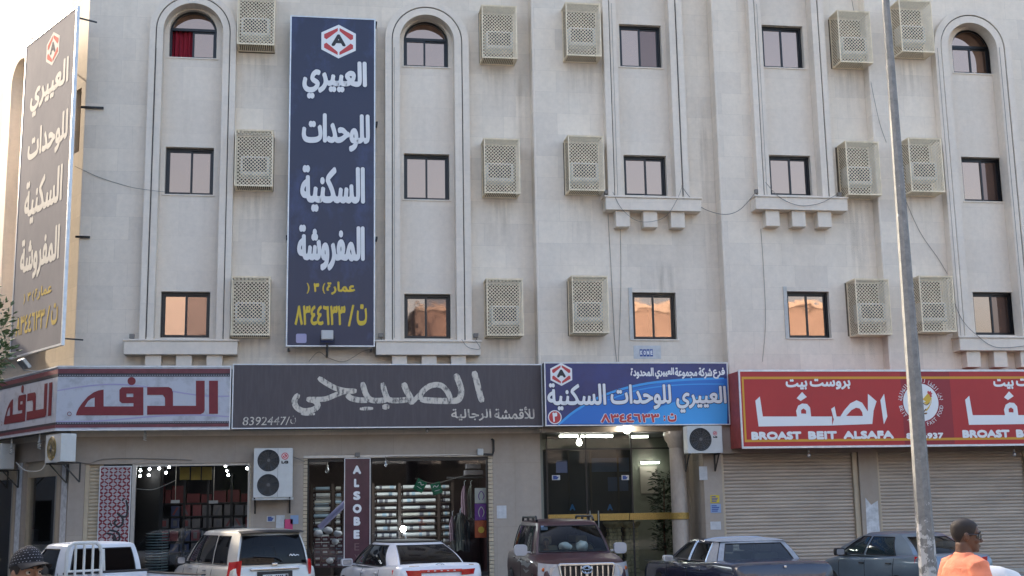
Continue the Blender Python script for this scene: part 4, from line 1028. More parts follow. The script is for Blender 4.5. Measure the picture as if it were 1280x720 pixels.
cage_px = {  # column: wall step, (left, right, top, bottom) for the three rows
 0: (0, [(295.4,344.2,-14,58), (292.5,343,162,233), (287,339,345,420)]),
 1: (0, [(601.7,646,8,72), (605,650.5,173,242), (609,655,347,421)]),
 2: (1, [(707.7,753,4,70), (710,755,169,239), (715.5,760,343.5,417.5)]),
 3: (2, [(1049,1090,13,79), (1057.5,1101,177,243.6), (1070,1114,349,418)]),
 4: (3, [(1125.5,1168,0,66), (1135,1180,172.6,240), (1150,1194,344,416)])}
col_word = ['between the left arched bay and the tall banner', 'just right of the second arched bay', 'left of the first straight window bay', 'left of the grey lamp post', 'right of the grey lamp post']
row_word = ['top row', 'middle row', 'bottom row']
rowz = [[], [], []]
for c, (sg, rows) in cage_px.items():
    Y = S[sg]-CD
    for r_, (a, b_, t_, u_) in enumerate(rows): rowz[r_].append((Z_((a+b_)/2, u_, Y), Z_((a+b_)/2, t_, Y)))
CAGE = make_cage(); ACU = make_ac(); firstc = True; ac_no = 0
for c, (sg, rows) in cage_px.items():
    Y = S[sg]-CD; xm = sum((X_(a, (t_+u_)/2, Y)+X_(b_, (t_+u_)/2, Y))/2 for a, b_, t_, u_ in rows)/3
    for r_, (a, b_, t_, u_) in enumerate(rows):
        zc_ = (rowz[r_][c][0]+rowz[r_][c][1])/2
        x_here = (X_(a, (t_+u_)/2, Y)+X_(b_, (t_+u_)/2, Y))/2; x_ = xm*.5+x_here*.5
        q = CAGE if firstc else copy_tree(CAGE); k = ACU if firstc else copy_tree(ACU); firstc = False
        q.location = (x_, S[sg]-.004, zc_-CH/2)
        tag(q, 'cream lattice cage, %s, %s' % (row_word[r_], col_word[c]), 'cage', 'lattice cages round the window air conditioners')
        dx = (-.02, .03, .0, .05, -.03)[c]*(1 if r_ != 1 else -1)
        k.location = (x_+dx, S[sg]-.004, zc_-CH/2+.30+.03*((c+r_) % 3))
        tag(k, 'air conditioner inside the cage, %s, %s' % (row_word[r_], col_word[c]), 'air conditioner', 'window air conditioners in the cages')
        # rust and water marks left on the stone beneath
        random.seed(c*7+r_)
# stains on the stone below the cages are in the stone itself
def stain_shade(x0, x1, z0, z1, Y, col=(.30, .215, .13), k=1.0):
    nm = 'water_stain'
    if nm not in MATS:
        m = bpy.data.materials.new(nm); m.use_nodes = True; MATS[nm] = m
        t = m.node_tree; N = t.nodes.new; L = t.links.new; bs = t.nodes['Principled BSDF']; bs.inputs['Base Color'].default_value = (*col, 1); bs.inputs['Roughness'].default_value = .9
        tc = N('ShaderNodeTexCoord'); mp = N('ShaderNodeMapping'); mp.inputs['Scale'].default_value = (9, 9, .7); L(tc.outputs['Object'], mp.inputs[0])
        n = N('ShaderNodeTexNoise'); n.inputs['Scale'].default_value = 1; n.inputs['Detail'].default_value = 6; L(mp.outputs[0], n.inputs['Vector'])
        mr = N('ShaderNodeMapRange'); mr.inputs['From Min'].default_value = .40; mr.inputs['From Max'].default_value = .72; L(n.outputs['Fac'], mr.inputs['Value'])
        g = N('ShaderNodeSeparateXYZ'); L(tc.outputs['Generated'], g.inputs[0])
        a = N('ShaderNodeMath'); a.operation = 'POWER'; a.inputs[1].default_value = 1.3; L(g.outputs['Z'], a.inputs[0])
        s1 = N('ShaderNodeMath'); s1.operation = 'SUBTRACT'; s1.inputs[0].default_value = 1; L(g.outputs['X'], s1.inputs[1])
        s2 = N('ShaderNodeMath'); s2.operation = 'MULTIPLY'; L(g.outputs['X'], s2.inputs[0]); L(s1.outputs[0], s2.inputs[1])
        s3 = N('ShaderNodeMath'); s3.operation = 'MULTIPLY'; s3.use_clamp = True; s3.inputs[1].default_value = 4; L(s2.outputs[0], s3.inputs[0])
        m1 = N('ShaderNodeMath'); m1.operation = 'MULTIPLY'; L(mr.outputs[0], m1.inputs[0]); L(a.outputs[0], m1.inputs[1])
        m2 = N('ShaderNodeMath'); m2.operation = 'MULTIPLY'; tz = N('ShaderNodeMapRange'); tz.inputs['From Min'].default_value = 1; tz.inputs['From Max'].default_value = .86; L(g.outputs['Z'], tz.inputs['Value']); mt = N('ShaderNodeMath'); mt.operation = 'MULTIPLY'; L(m1.outputs[0], mt.inputs[0]); L(tz.outputs[0], mt.inputs[1]); L(mt.outputs[0], m2.inputs[0]); L(s3.outputs[0], m2.inputs[1])
        m3 = N('ShaderNodeMath'); m3.operation = 'MULTIPLY'; m3.inputs[1].default_value = .33; L(m2.outputs[0], m3.inputs[0]); L(m3.outputs[0], bs.inputs['Alpha'])
    o = MB().add([(x0, Y-.004, z0), (x1, Y-.004, z0), (x1, Y-.004, z1), (x0, Y-.004, z1)], [(0,1,2,3)]).build('stain_shade', nm, BLD); return o
for c, (sg, rows) in cage_px.items():
    Y = S[sg]-CD
    for r_, (a, b_, t_, u_) in enumerate(rows):
        xm = (X_(a, u_, Y)+X_(b_, u_, Y))/2; z = rowz[r_][c][0]
        stain_shade(xm-.5, xm+.5, z-(1.7 if r_ < 2 else .9), z+.1, S[sg]); MB().add([(xm-.465, S[sg]-.006, z+.02), (xm+.465, S[sg]-.006, z+.02), (xm+.465, S[sg]-.006, z+1.45), (xm-.465, S[sg]-.006, z+1.45)], [(0,1,2,3)]).build('stain_shade', 'cage_grime_shade', BLD)  # dark sheet: wall dirt plus the cage's inner shade put into colour
stain_shade(X1-.5, X1-.05, 7.5, 14, S[0]); stain_shade(X2-.5, X2-.05, 6, 13, S[1]); stain_shade(X3-.9, X3-.05, 5, 12, S[2]); stain_shade(-1.2, .3, 5.2, 7.0, S[0]); stain_shade(8.6, 9.5, 5.3, 8.5, S[1])

# ------------------------------------------------------------------ condensers
mat('unit_white', (.55, .55, .52), .45, var=.08); mat('fan_dark', (.025, .025, .027), .5); mat('fan_wire', (.12, .12, .12), .4, .4); mat('fan_brass', (.42, .29, .08), .5); mat('steel_dark', (.05, .045, .04), .6, .4)
def condenser(label, o, ux, n, w_, h_, d_, fans, rf, fcx, logo=True, brass=False, legs=True):
    """outdoor unit: o = lower left front corner, ux = to the right seen from the front, n = outwards"""
    t = thing('condenser', label, 'air conditioner', tuple(o+ux*w_/2)); fr = (o, ux, Vector((0,0,1)), n)
    MB().plate([rrect(0, w_, 0, h_, .02)], fr, 0, -d_, back=True).build('casing', 'unit_white', t, bevel=.012)
    for i in range(fans):
        cz = h_*(i+.5)/fans if fans > 1 else h_*.5; c = o+ux*fcx+Vector((0,0,cz))
        g = MB().lathe([(0, .006), (rf, .006), (rf+.012, .014), (rf+.02, .004)], c, n, 32).build('fan', 'fan_dark' if not brass else 'fan_brass', t, smooth=True)
        b = MB(); v = Vector((0,0,1))
        for q in range(5):
            a = 2*math.pi*q/5+.4; u1 = ux*math.cos(a)+v*math.sin(a); u2 = ux*math.cos(a+.75)+v*math.sin(a+.75); b.add([c+n*.010+u1*.05, c+n*.012+u1*rf*.95, c+n*.009+u2*rf*.92, c+n*.008+u2*.05], [(0,1,2,3)])
        b.build('blades', 'steel_dark' if not brass else 'fan_brass', g)
        b = MB()
        for k in range(1, 7):
            r_ = rf*k/6.3; pts = [c+n*.022+ux*r_*math.cos(2*math.pi*j/24)+v*r_*math.sin(2*math.pi*j/24) for j in range(25)]; b.tube(pts, .0028, 4, caps=False)
        for k in range(8):
            a = math.pi*k/8; u1 = ux*math.cos(a)+v*math.sin(a); b.tube([c+n*.024-u1*rf, c+n*.024+u1*rf], .003, 4)
        b.lathe([(0,.02),(.045,.02),(.04,.03)], c, n, 12); b.build('guard', 'fan_wire', g)
    if logo:
        lx = w_*.80; lz = h_*(.835 if fans > 1 else .72); lr = .085 if fans > 1 else .055; c = o+ux*lx+Vector((0,0,lz))
        MB().plate([circ(lx, lz, lr)], fr, .004, None).build('emblem', 'logo_red', t)
        b = MB(); b.plate([circ(lx, lz, lr*.78, 20, 100, 360), ] if False else [circ(lx, lz, lr*.74, 24), circ(lx, lz, lr*.60, 24)], fr, .006, None); b.plate([rect(lx-.12*lr, lx+.0*lr, lz-.35*lr, lz+.4*lr)], fr, .007, None); b.plate([rect(lx-.12*lr, lx+.4*lr, lz-.35*lr, lz-.22*lr)], fr, .0074, None); b.plate([circ(lx-.35*lr, lz+.25*lr, lr*.12, 10)], fr, .007, None)
        b.build('emblem_mark', 'letter_pure', t)
        put_text(MB(), 'LG', fr, lx-lr, lx+lr, lz-lr*2.15, lz-lr*1.3, .004, bold=.008).build('lettering', 'fan_dark', t)
    if fans > 1: MB().plate([rect(w_*.615, w_*.622, .01, h_-.01)], fr, .003, None).build('seam', 'fan_wire', t)
    return t, fr
def bracket_arms(t, fr, xs, d_, drop, off):
    o, ux, v, n = fr; b = MB()
    for x in xs:
        p = o+ux*x+n*.02-v*.02; q = p-n*(d_+off); b.mark().bar(p, q, .035); b.bar(q, q-v*drop, .035); b.bar(p-n*d_*.25, q-v*drop, .028)
    b.build('bracket', 'steel_dark', t)
Vz = Vector((0,0,1)); Ux = Vector((1,0,0)); Nf = Vector((0,-1,0))
yc = GY-.48
p0, p1 = at(316.5, 622, yc), at(366, 560, yc)
t, fr = condenser('white twin fan condenser bracketed to the wall between two shop windows', Vector((p0.x, yc, p0.z)), Ux, Nf, p1.x-p0.x, p1.z-p0.z, .36, 2, .245, .35)
bracket_arms(t, fr, (.03, p1.x-p0.x-.06), .38, .36, .10)
MB().box(p0.x-.02, p1.x+.02, yc+.03, yc+.34, p0.z-.06, p0.z-.004).build('shelf', 'unit_white', t)
yc = GY2-.46
p0, p1 = at(860, 566.5, yc), at(902, 532, yc)
t, fr = condenser('white single fan condenser over the pier beside the round column', Vector((p0.x, yc, p0.z)), Ux, Nf, p1.x-p0.x, p1.z-p0.z, .34, 1, .27, .34)
bracket_arms(t, fr, (.05, p1.x-p0.x-.08), .36, .42, .09)
for lab, (bx, by) in (('white condenser with a brass coloured fan guard under the wrapped corner sign', (56, 579)), ('white condenser at the far left edge of the photo under the wrapped sign', (-16, 588))):
    Lp = CORNER+NL*.55; p = hit(bx, by, Lp, NL)
    t, fr = condenser(lab, p, -DL, NL, .95, .66, .36, 1, .26, .40, logo=False, brass=True); bracket_arms(t, fr, (.06, .85), .42, .45, .12)

# ------------------------------------------------------------------ floodlights, bulbs, boxes, cables
mat('lamp_housing', (.42, .42, .41), .4, .5); mat('lamp_glass', (.42, .44, .45), .15); mat('cable_grey', (.20, .18, .16), .7); mat('cable_pale', (.52, .48, .42), .7)
glass('bulb_glass', tint=(.9,.9,.9), body=.22, refl=.12, dark=(.5,.5,.5))
emitter('bulb_lit', (1, .96, .86), 14); emitter('tube_lit', (1, .98, .86), 9); emitter('spot_lit', (.93, .97, 1), 11)
yf = YB-.42
p = at(409, 424, yf); q = at(411, 447, S[0])
fl = thing('floodlight', 'small grey floodlight at the foot of the tall blue banner', 'lamp', tuple(p))
MB().box(p.x-.15, p.x+.15, yf-.06, yf+.06, p.z-.02, p.z+.22).build('head', 'lamp_housing', fl, bevel=.02); MB().box(p.x-.125, p.x+.125, yf-.068, yf-.061, p.z+.005, p.z+.195).build('lens', 'lamp_glass', fl)
b = MB(); b.tube([(p.x-.17, yf, p.z+.1), (p.x-.17, yf, p.z-.1), (p.x+.17, yf, p.z-.1), (p.x+.17, yf, p.z+.1)], .014, 6); b.tube([(p.x, yf, p.z-.1), (p.x, yf+.02, p.z-.32), (p.x, S[0], p.z-.34)], .028, 8); b.build('yoke', 'steel_dark', fl)
p = hit(30, 455, CORNER+NL*.95, NL)
fl = thing('floodlight', 'small pale floodlight under the faded banner at the corner', 'lamp', tuple(p))
frx = (p, -DL, Vz, NL); b = MB(); b.obox(p, DL, (NL-Vz*.9).normalized(), (Vz+NL*.9).normalized(), .2, .05, .14); b.build('head', 'lamp_housing', fl, bevel=.02)
b = MB(); b.tube([p-Vz*.05, p-Vz*.16, p-Vz*.16-NL*.85], .014, 8); b.build('arm', 'lamp_housing', fl)
def bulb(label, px, py, Y, lit=False, drop=.22, r=.055, spiral=False):
    p = at(px, py, Y); t = thing('light_bulb', label, 'bulb', tuple(p), 'bulbs hung along the shop fronts')
    if spiral:
        pts = [p+Vector((.032*math.cos(a*.9), .032*math.sin(a*.9), -.09+.18*a/22)) for a in range(23)]; MB().tube(pts, .014, 6).build('glass', 'bulb_lit' if lit else 'unit_white', t, smooth=True)
    else: MB().lathe([(.001, -r*1.2), (r*.7, -r*.9), (r, -r*.1), (r*.75, r*.7), (r*.38, r*1.3), (r*.36, r*1.5)], p, n=14).build('glass', 'bulb_lit' if lit else 'bulb_glass', t, smooth=True)
    MB().lathe([(r*.42, r*1.4), (r*.45, r*2.3), (r*.3, r*2.5)], p, n=10).build('socket', 'unit_white', t, smooth=True)
    MB().tube([p+Vz*r*2.4, p+Vz*(r*2.4+drop)], .008, 5).build('wire', 'cable_grey', t)
bulb('white spiral bulb hanging below the wrapped sign above the dark shop window', 181, 546, YW+.3, drop=.12, spiral=True)
pL = CORNER+NL*.45
for lab, px, py in (('white spiral bulb under the wrapped sign beside the brass fan condenser', 49, 556), ('white spiral bulb under the wrapped sign nearest the left edge', 14, 563)):
    q = hit(px, py, pL, NL); t = thing('light_bulb', lab, 'bulb', tuple(q), 'bulbs hung along the shop fronts')
    MB().tube([q+Vector((.034*math.cos(a*.9), .034*math.sin(a*.9), -.10+.2*a/22)) for a in range(23)], .015, 6).build('glass', 'unit_white', t, smooth=True); MB().tube([q+Vz*.09, q+Vz*.3], .02, 6).build('socket', 'unit_white', t)
bulb('clear bulb in front of the middle shop window, right of the maroon banner', 482, 581, GY-.25, drop=.12, r=.04)
bulb('clear bulb inside the left part of the middle shop window', 409, 588, GY+.6, drop=.1)
bulb('faint clear bulb just below the dark brown sign', 534, 538, YN+.3, drop=.1, r=.05)
bulb('glowing bulb under the lower edge of the blue sign', 783.5, 536.5, YU+.25, lit=True, drop=.05, r=.095)
bulb('glowing bulb hanging inside the lobby on the left', 724, 553, 1.2, lit=True, drop=.15, r=.075)
bulb('clear bulb under the red sign in front of the left shutter', 1011, 569, YR+.35, drop=.1)
bulb('clear bulb under the red sign near the right edge', 1268, 568, YR+.35, drop=.1)
bulb('clear bulb under the red sign just right of the lamp post', 1157, 567, YR+.35, drop=.1)
# little junction boxes standing on the ledges and pipes
def jbox(label, px, py, Y, s_=.06):
    p = at(px, py, Y); t = thing('junction_box', label, 'box', tuple(p), 'junction boxes along the facade'); MB().box(p.x-s_, p.x+s_, Y-.05, Y+.05, p.z-s_, p.z+s_*.8).build('box', 'cable_grey', t, bevel=.01); MB().tube([(p.x, Y, p.z-s_), (p.x+.02, Y+.02, p.z-s_*2)], .012, 6).build('stem', 'cable_grey', t)
for a in (('grey junction box on the left end of the leftmost ledge', 165, 420, S[0]-.2), ('grey junction box at the left end of the second ledge', 476, 419, S[0]-.2), ('grey junction box at the right end of the second ledge', 595, 419, S[0]-.2),
          ('grey junction box where the first bracketed ledge meets the cage', 758, 240, S[1]-.2), ('grey junction box on the left end of the second bracketed ledge', 946, 239, S[2]-.2), ('grey junction box on the right end of the second bracketed ledge', 1049, 243, S[2]-.2), ('grey junction box on the rightmost ledge beside the cage', 1200, 416, S[3]-.2), ('pale junction box on top of the maroon upright banner', 447, 568, GY-.06)): jbox(*a)
p = at(601, 565, GY-.06); t = thing('junction_box', 'pale box with a bent black pipe over the middle shop window', 'box', tuple(p), 'junction boxes along the facade')
MB().box(p.x-.09, p.x+.06, GY-.1, GY-.002, p.z-.08, p.z+.08).build('box', 'unit_white', t, bevel=.01); MB().tube([(p.x+.06, GY-.05, p.z-.06), (p.x+.3, GY-.05, p.z-.07), (p.x+.33, GY-.05, p.z+.02), (p.x+.33, GY-.05, p.z+.3), (p.x+.28, GY-.05, p.z+.33)], .03, 8).build('pipe', 'steel_dark', t, smooth=True)
def cable(label, pts, r=.011, m='cable_grey'):
    r *= .72
    P_ = [at(px, py, Y) if not isinstance(px, Vector) else px for px, py, Y in pts]; Q = []
    for i in range(len(P_)-1):
        p0, p1, p2, p3 = P_[max(i-1,0)], P_[i], P_[i+1], P_[min(i+2,len(P_)-1)]
        for k in range(6):
            t_ = k/6; Q.append(.5*((2*p1)+(p2-p0)*t_+(2*p0-5*p1+4*p2-p3)*t_*t_+(3*p1-p0-3*p2+p3)*t_**3))
    Q.append(P_[-1]); return tag(MB().tube(Q, r, 5).build('cable', m, smooth=True), label, 'cable')
yA, yBB, yCC, yDD = S[0]-.02, S[1]-.38, S[2]-.40, S[3]-.02
cable('thin cable sagging from the faded banner to the left arched bay', [(94, 208, yA), (125, 222, yA), (160, 233, yA), (182, 237, BF[0]-.02), (206, 240, BF[0]-.02)], .009)
cable('cable drooping between the two bracketed ledges', [(852, 232, yBB), (862, 246, yBB), (880, 261, S[1]-.3), (905, 268, S[2]-.3), (925, 262, S[2]-.35), (945, 240, yCC)], .013)
cable('cable hanging in a loop across the second bracketed ledge', [(957, 228, yCC), (975, 247, yCC-.02), (1000, 257, yCC-.02), (1025, 254, yCC-.02), (1046, 243, yCC)], .011)
cable('cable hanging in a loop across the first bracketed ledge', [(766, 240, yBB), (778, 262, yBB-.02), (800, 277, yBB-.02), (830, 272, yBB-.02), (846, 250, yBB-.02), (853, 232, yBB)], .009)
cable('cable slanting down the wall between the cages beside the lamp post', [(1064, -6, S[2]-.03), (1068, 16, S[2]-.03), (1084, 80, S[2]-.25), (1092, 120, S[3]-.05), (1100, 155, S[3]-.03), (1108, 178, S[3]-.03)], .009)
cable('cable running down from the middle cage to the lower cage right of the lamp post', [(1130, 246, yDD), (1150, 290, yDD), (1172, 322, yDD), (1184, 342, yDD)], .009)
cable('cable looping from the lower right cage across the rightmost ledge', [(1193, 378, S[3]-.3), (1203, 400, S[3]-.3), (1220, 418, S[3]-.42), (1245, 434, S[3]-.42), (1285, 432, S[3]-.42)], .011)
cable('thin cable dropping down the wall left of the lowest middle window', [(760, 268, S[1]-.015), (764, 340, S[1]-.015), (768, 420, S[1]-.015), (771, 452, S[1]-.015)], .009)
cable('second thin cable dropping beside the lowest middle window', [(775, 268, S[1]-.015), (776, 360, S[1]-.015), (773, 452, S[1]-.015)], .008)
cable('thin cable dropping from the second bracketed ledge towards the red sign', [(951, 286, S[2]-.015), (954, 330, S[2]-.015), (957, 400, S[2]-.015), (953, 452, S[2]-.015)], .008)
cable('tangled cable loop at the right end of the second ledge', [(577, 424, BF[0]-.15), (585, 434, BF[0]-.16), (600, 436, BF[0]-.16), (594, 425, BF[0]-.15)], .009)
cable('loose cable under the foot of the tall blue banner', [(386, 452, yA), (398, 440, yA), (410, 447, yA), (430, 452, yA), (452, 440, yA), (466, 436, yA)], .008)
cable('pale cable drooping under the condenser at the corner', [(20, 578, S[0]-.3), (32, 588, S[0]-.3), (50, 588, S[0]-.3), (58, 578, S[0]-.3)], .012, 'cable_pale')
cable('dark cable along the wall top over the headcloth banner', [(95, 577, GY-.02), (112, 579, GY-.02), (130, 574, GY-.02), (168, 573, GY-.02), (240, 575, GY-.02)], .012)
cable('conduit along the lintel of the middle shop window', [(485, 577, GY-.05), (486, 571, GY-.05), (540, 570, GY-.05), (598, 568, GY-.05)], .012)
cable('cable from the twin fan condenser to the middle shop window', [(366, 571, GY-.2), (374, 574, GY-.1), (381, 577, GY-.03)], .014)
for i, (px, ya, yb, Y) in enumerate(((189.5, 60, 415, BF[0]), (493, 60, 415, BF[0]), (768, 5, 240, BF[1]), (849, 5, 240, BF[1]), (952, 5, 240, BF[2]), (1186, 60, 415, BF[3]), (1265, 60, 415, BF[3]))):
    cable(('left jamb of the leftmost arched bay', 'left jamb of the second arched bay', 'left jamb of the first straight bay', 'right jamb of the first straight bay', 'left jamb of the second straight bay', 'left jamb of the rightmost arched bay', 'right jamb of the rightmost arched bay')[i].join(('dark wire running down the ', '')), [(at(px, (ya+yb)/2, Y).__add__(Vector((0,-.012, dz))), 0, 0) for dz in [(Z_(px, ya, Y)-Z_(px, (ya+yb)/2, Y))*(1-2*k/9)+.02*math.sin(k*2.3+i) for k in range(10)]], .010 if i in (3, 6) else .007)

# ------------------------------------------------------------------ lobby
def tube_light(label, x0, x1, py, Y):
    a, b_ = at(x0, py, Y), at(x1, py, Y); t = thing('fluorescent_light', label, 'lamp', tuple((a+b_)/2), 'fluorescent tubes in the lobby')
    MB().box(a.x, b_.x, Y-.03, Y+.03, a.z+.032, a.z+.07).build('batten', 'unit_white', t); MB().tube([(a.x+.03, Y, a.z), (b_.x-.03, Y, a.z)], .028, 8).build('tube', 'tube_lit', t)
tube_light('lit tube on the lobby ceiling at the left', 698, 723.5, 545.5, 2.4); tube_light('lit tube on the lobby ceiling in the middle', 725, 767, 545.5, 2.4)
tube_light('lit tube on the lobby ceiling at the right', 786, 811, 546, 2.4); tube_light('lit tube low on the back wall of the lobby', 800, 825, 578.5, 4.9)
pl = bpy.data.lights.new('lobby_lamp', 'AREA'); pl.energy = 9; pl.size = 2.2; pl.color = (1, .96, .84); plo = bpy.data.objects.new('lobby_lamp', pl); COL.objects.link(plo); plo.location = ((xpE+xE2)/2, 2.6, z_en-.1)
mat('dark_door', (.006, .009, .015), .45, var=.2); mat('blue_screen', (.02, .05, .12), .3); mat('sand_brick', (.38, .31, .18), .8, var=.2); mat('leaf_dark', (.018, .045, .018), .5, var=.4, vscale=9); mat('pot_terra', (.16, .06, .04), .7); mat('poster_pale', (.34, .30, .27), .6); mat('letter_blue', (.03, .18, .45), .5)
yP = 1.3; a, b_ = at(684, 562, yP), at(792, 690, yP)
dk = thing('dark_partition', 'dark glazed partition inside the lobby with blue letters', 'partition', ((a.x+b_.x)/2, yP, zg))
MB().box(a.x-.3, b_.x, yP, yP+.05, zg+.006, a.z).build('panel', 'dark_door', dk); 
bb = MB()
for x in (a.x+.55, a.x+1.15, a.x+1.9): bb.box(x, x+.05, yP-.02, yP-.001, zg+.01, a.z-.02)
bb.box(a.x-.3, b_.x, yP-.02, yP-.001, a.z-.05, a.z); bb.build('mullion', 'steel_dark', dk)
bb = MB(); px_text(bb, 'A', 712, 630, 719, 638, yP-.03, bold=.01); px_text(bb, 'A', 759, 630, 766, 638, yP-.03, bold=.01); bb.build('lettering', 'letter_blue', dk)
bb = MB()
for r_ in ((696, 575, 710, 590), (738, 572, 786, 590), (760, 596, 785, 614)): p, q = at(r_[0], r_[3], yP), at(r_[2], r_[1], yP); bb.plate([rect(p.x, q.x, p.z, q.z)], FRONT(yP), .004, None)
bb.build('screen', 'blue_screen', dk)
for lab, r_ in (('small white card stuck on the lobby glass at the left', (690, 594, 700, 600)), ('small white card stuck on the lobby glass in the middle', (777, 594, 786, 600)), ('square notice in a frame on the lobby glass', (695, 577, 709, 591))): paper(*r_, .285, 'paper_white' if 'card' in lab else 'blue_screen', lab, extra=marks if 'card' in lab else None)
p, q = at(801, 617, 5.15), at(821, 583, 5.15); ps = MB().box(p.x, q.x, 5.14, 5.18, p.z, q.z).build('poster', 'poster_pale'); tag(ps, 'pale poster on the back wall of the lobby', 'poster')
def tower(label, px):
    p = at(px, 668, .9); t = thing('brick_pedestal', label, 'pedestal', (p.x, .9, zg), 'model brick pedestals in the lobby'); h_ = Z_(px, 652, .9)
    bb = MB(); z = zg+.01; i = 0
    while z < h_-.12:
        for k in range(3): x = p.x-.17+k*.115+(.0 if i % 2 else .02); bb.box(x, x+.105, .75, 1.05, z, z+.085)
        z += .095; i += 1
    bb.build('shaft', 'sand_brick', t, bevel=.008); MB().lathe([(.2, h_-.15), (.28, h_-.06), (.28, h_), (.22, h_)], (p.x, .9, 0), n=16).build('capital', 'sand_brick', t)
tower('sand brick pedestal behind the lobby doors, left of the pair', 767); tower('sand brick pedestal behind the lobby doors, right of the pair', 788)
def plant_leaves(b, c, n, r_, h_, size, droop=.4):
    for i in range(n):
        a = random.uniform(0, 6.28); k = random.random(); rr = r_*math.sqrt(random.random()); q = c+Vector((rr*math.cos(a), rr*math.sin(a), h_*k)); d = Vector((math.cos(a+random.uniform(-.8,.8)), math.sin(a+random.uniform(-.8,.8)), random.uniform(-droop, .7))).normalized(); s_ = d.cross(Vector((random.uniform(-1,1), random.uniform(-1,1), 1))).normalized(); L_ = size*random.uniform(.6, 1.3); u_ = s_.cross(d)
        b.add([q, q+d*L_*.35+s_*L_*.17+u_*L_*.04, q+d*L_*.75+s_*L_*.13, q+d*L_-u_*L_*.08, q+d*L_*.75-s_*L_*.13, q+d*L_*.35-s_*L_*.17+u_*L_*.04], [(0,1,2,3),(0,3,4,5)])
random.seed(5); p = at(832, 676, .95); plt = thing('potted_plant', 'dark leafy potted plant standing in the lobby beside the column', 'plant', (p.x, .95, zg))
MB().lathe([(.14, zg+.01), (.2, zg+.35), (.22, zg+.38), (.19, zg+.38)], (p.x, .95, 0), n=16).build('pot', 'pot_terra', plt, smooth=True)
MB().tube([(p.x, .95, zg+.3), (p.x-.03, .95, zg+1.2), (p.x+.02, .95, zg+2.6)], [.03, .025, .012], 6).build('stem', 'pot_terra', plt)
bb = MB(); plant_leaves(bb, Vector((p.x+.05, .95, zg+.7)), 700, .34, 2.1, .17); bb.build('foliage', 'leaf_dark', plt)

# ------------------------------------------------------------------ left shop: shelves of boxed headcloths
mat('shelf_dark', (.03, .03, .034), .5, .3); mat('box_red', (.14, .010, .014), .5, var=.2); mat('box_pale', (.17, .16, .17), .5, var=.25, vscale=4); mat('box_grey', (.13, .13, .15), .5, var=.2); mat('box_blue', (.05, .07, .16), .5); mat('box_print', (.22, .05, .06), .5); mat('yellow_panel', (.40, .29, .045), .6, var=.15); mat('tower_glass', (.42, .52, .53), .25, .3); mat('shop_metal', (.35,.36,.38), .35, .6)
yS_ = 2.6
sx0, sx1 = X_(170, 650, yS_), X_(318, 650, yS_)
rack = thing('display_rack', 'dark rack of boxed headcloths in the left shop', 'rack', ((sx0+sx1)/2, yS_, zg))
zs_ = [Z_(240, y, yS_) for y in (705, 690, 676, 660, 645, 628.5)]
bb = MB()
for i in range(6): x = sx0+(sx1-sx0)*i/5; bb.box(x-.03, x+.03, yS_+.0, yS_+.5, zg+.01, Z_(240, 592, yS_))
bb.build('upright', 'shelf_dark', rack)
bb = MB()
for z in zs_: bb.box(sx0, sx1, yS_, yS_+.5, z-.03, z)
bb.build('shelf_board', 'shelf_dark', rack)
random.seed(11); proto = {}
def goods(kind, x, z, w_, h_, y, label, m, d_=.3, lean=0, sash=True):
    t = local_thing('headcloth_box' if kind == 'h' else 'carton', label, 'box', (x, y, z), lean, 'boxes on the rack of the left shop'); MB().box(-w_/2, w_/2, 0, d_, 0, h_).build('box', m, t, bevel=.006)
    if sash: 
        s_ = MB(); a = random.choice((1, -1)); s_.plate([[(-a*w_*.22, h_*.2), (a*w_*.22, h_*.2), (a*w_*.22, h_*.8), (-a*w_*.22, h_*.8)]] if random.random() < .4 else [[(-a*w_*.34, .03), (-a*w_*.08, .03), (a*w_*.40, h_-.04), (a*w_*.14, h_-.04)]], FRONT(0), .003, None); s_.build('printed_sash', random.choice(('box_print', 'box_pale', 'box_grey', 'box_print')), t)
names_row = ['lowest', 'second', 'third', 'fourth', 'fifth']
cnt = 0
for r_ in range(5):
    z0, z1 = zs_[r_], zs_[r_+1]; n = 11
    for i in range(n):
        if random.random() < .08: continue
        x = sx0+.16+(sx1-sx0-.3)*i/(n-1)
        goods('h', x+random.uniform(-.02,.02), z0+.002, .22, (z1-z0)*random.uniform(.72,.86), yS_+.06, 'printed headcloth box, %s shelf from below, %s from the left' % (names_row[r_], ['first','second','third','fourth','fifth','sixth','seventh','eighth','ninth','tenth','eleventh'][i]), random.choice(('box_pale', 'box_grey', 'box_grey', 'box_print', 'box_blue')), .3, random.uniform(-.12,.12))
z0 = zs_[5]
for i, (px0, px1, py) in enumerate(((171, 190, 604), (191, 205, 604), (206, 214, 612), (214, 230, 607), (233, 250, 617), (251, 265, 618), (266, 283, 614), (284, 300, 613), (301, 311, 618))):
    a, b_ = X_(px0, 620, yS_), X_(px1, 620, yS_); goods('c', (a+b_)/2, z0+.002, b_-a-.02, max(.15, Z_(240, py, yS_)-z0), yS_+.02, 'red carton on top of the rack, %s from the left' % ['first','second','third','fourth','fifth','sixth','seventh','eighth','ninth'][i], 'box_red', .4, 0, False)
yl = GY+.9
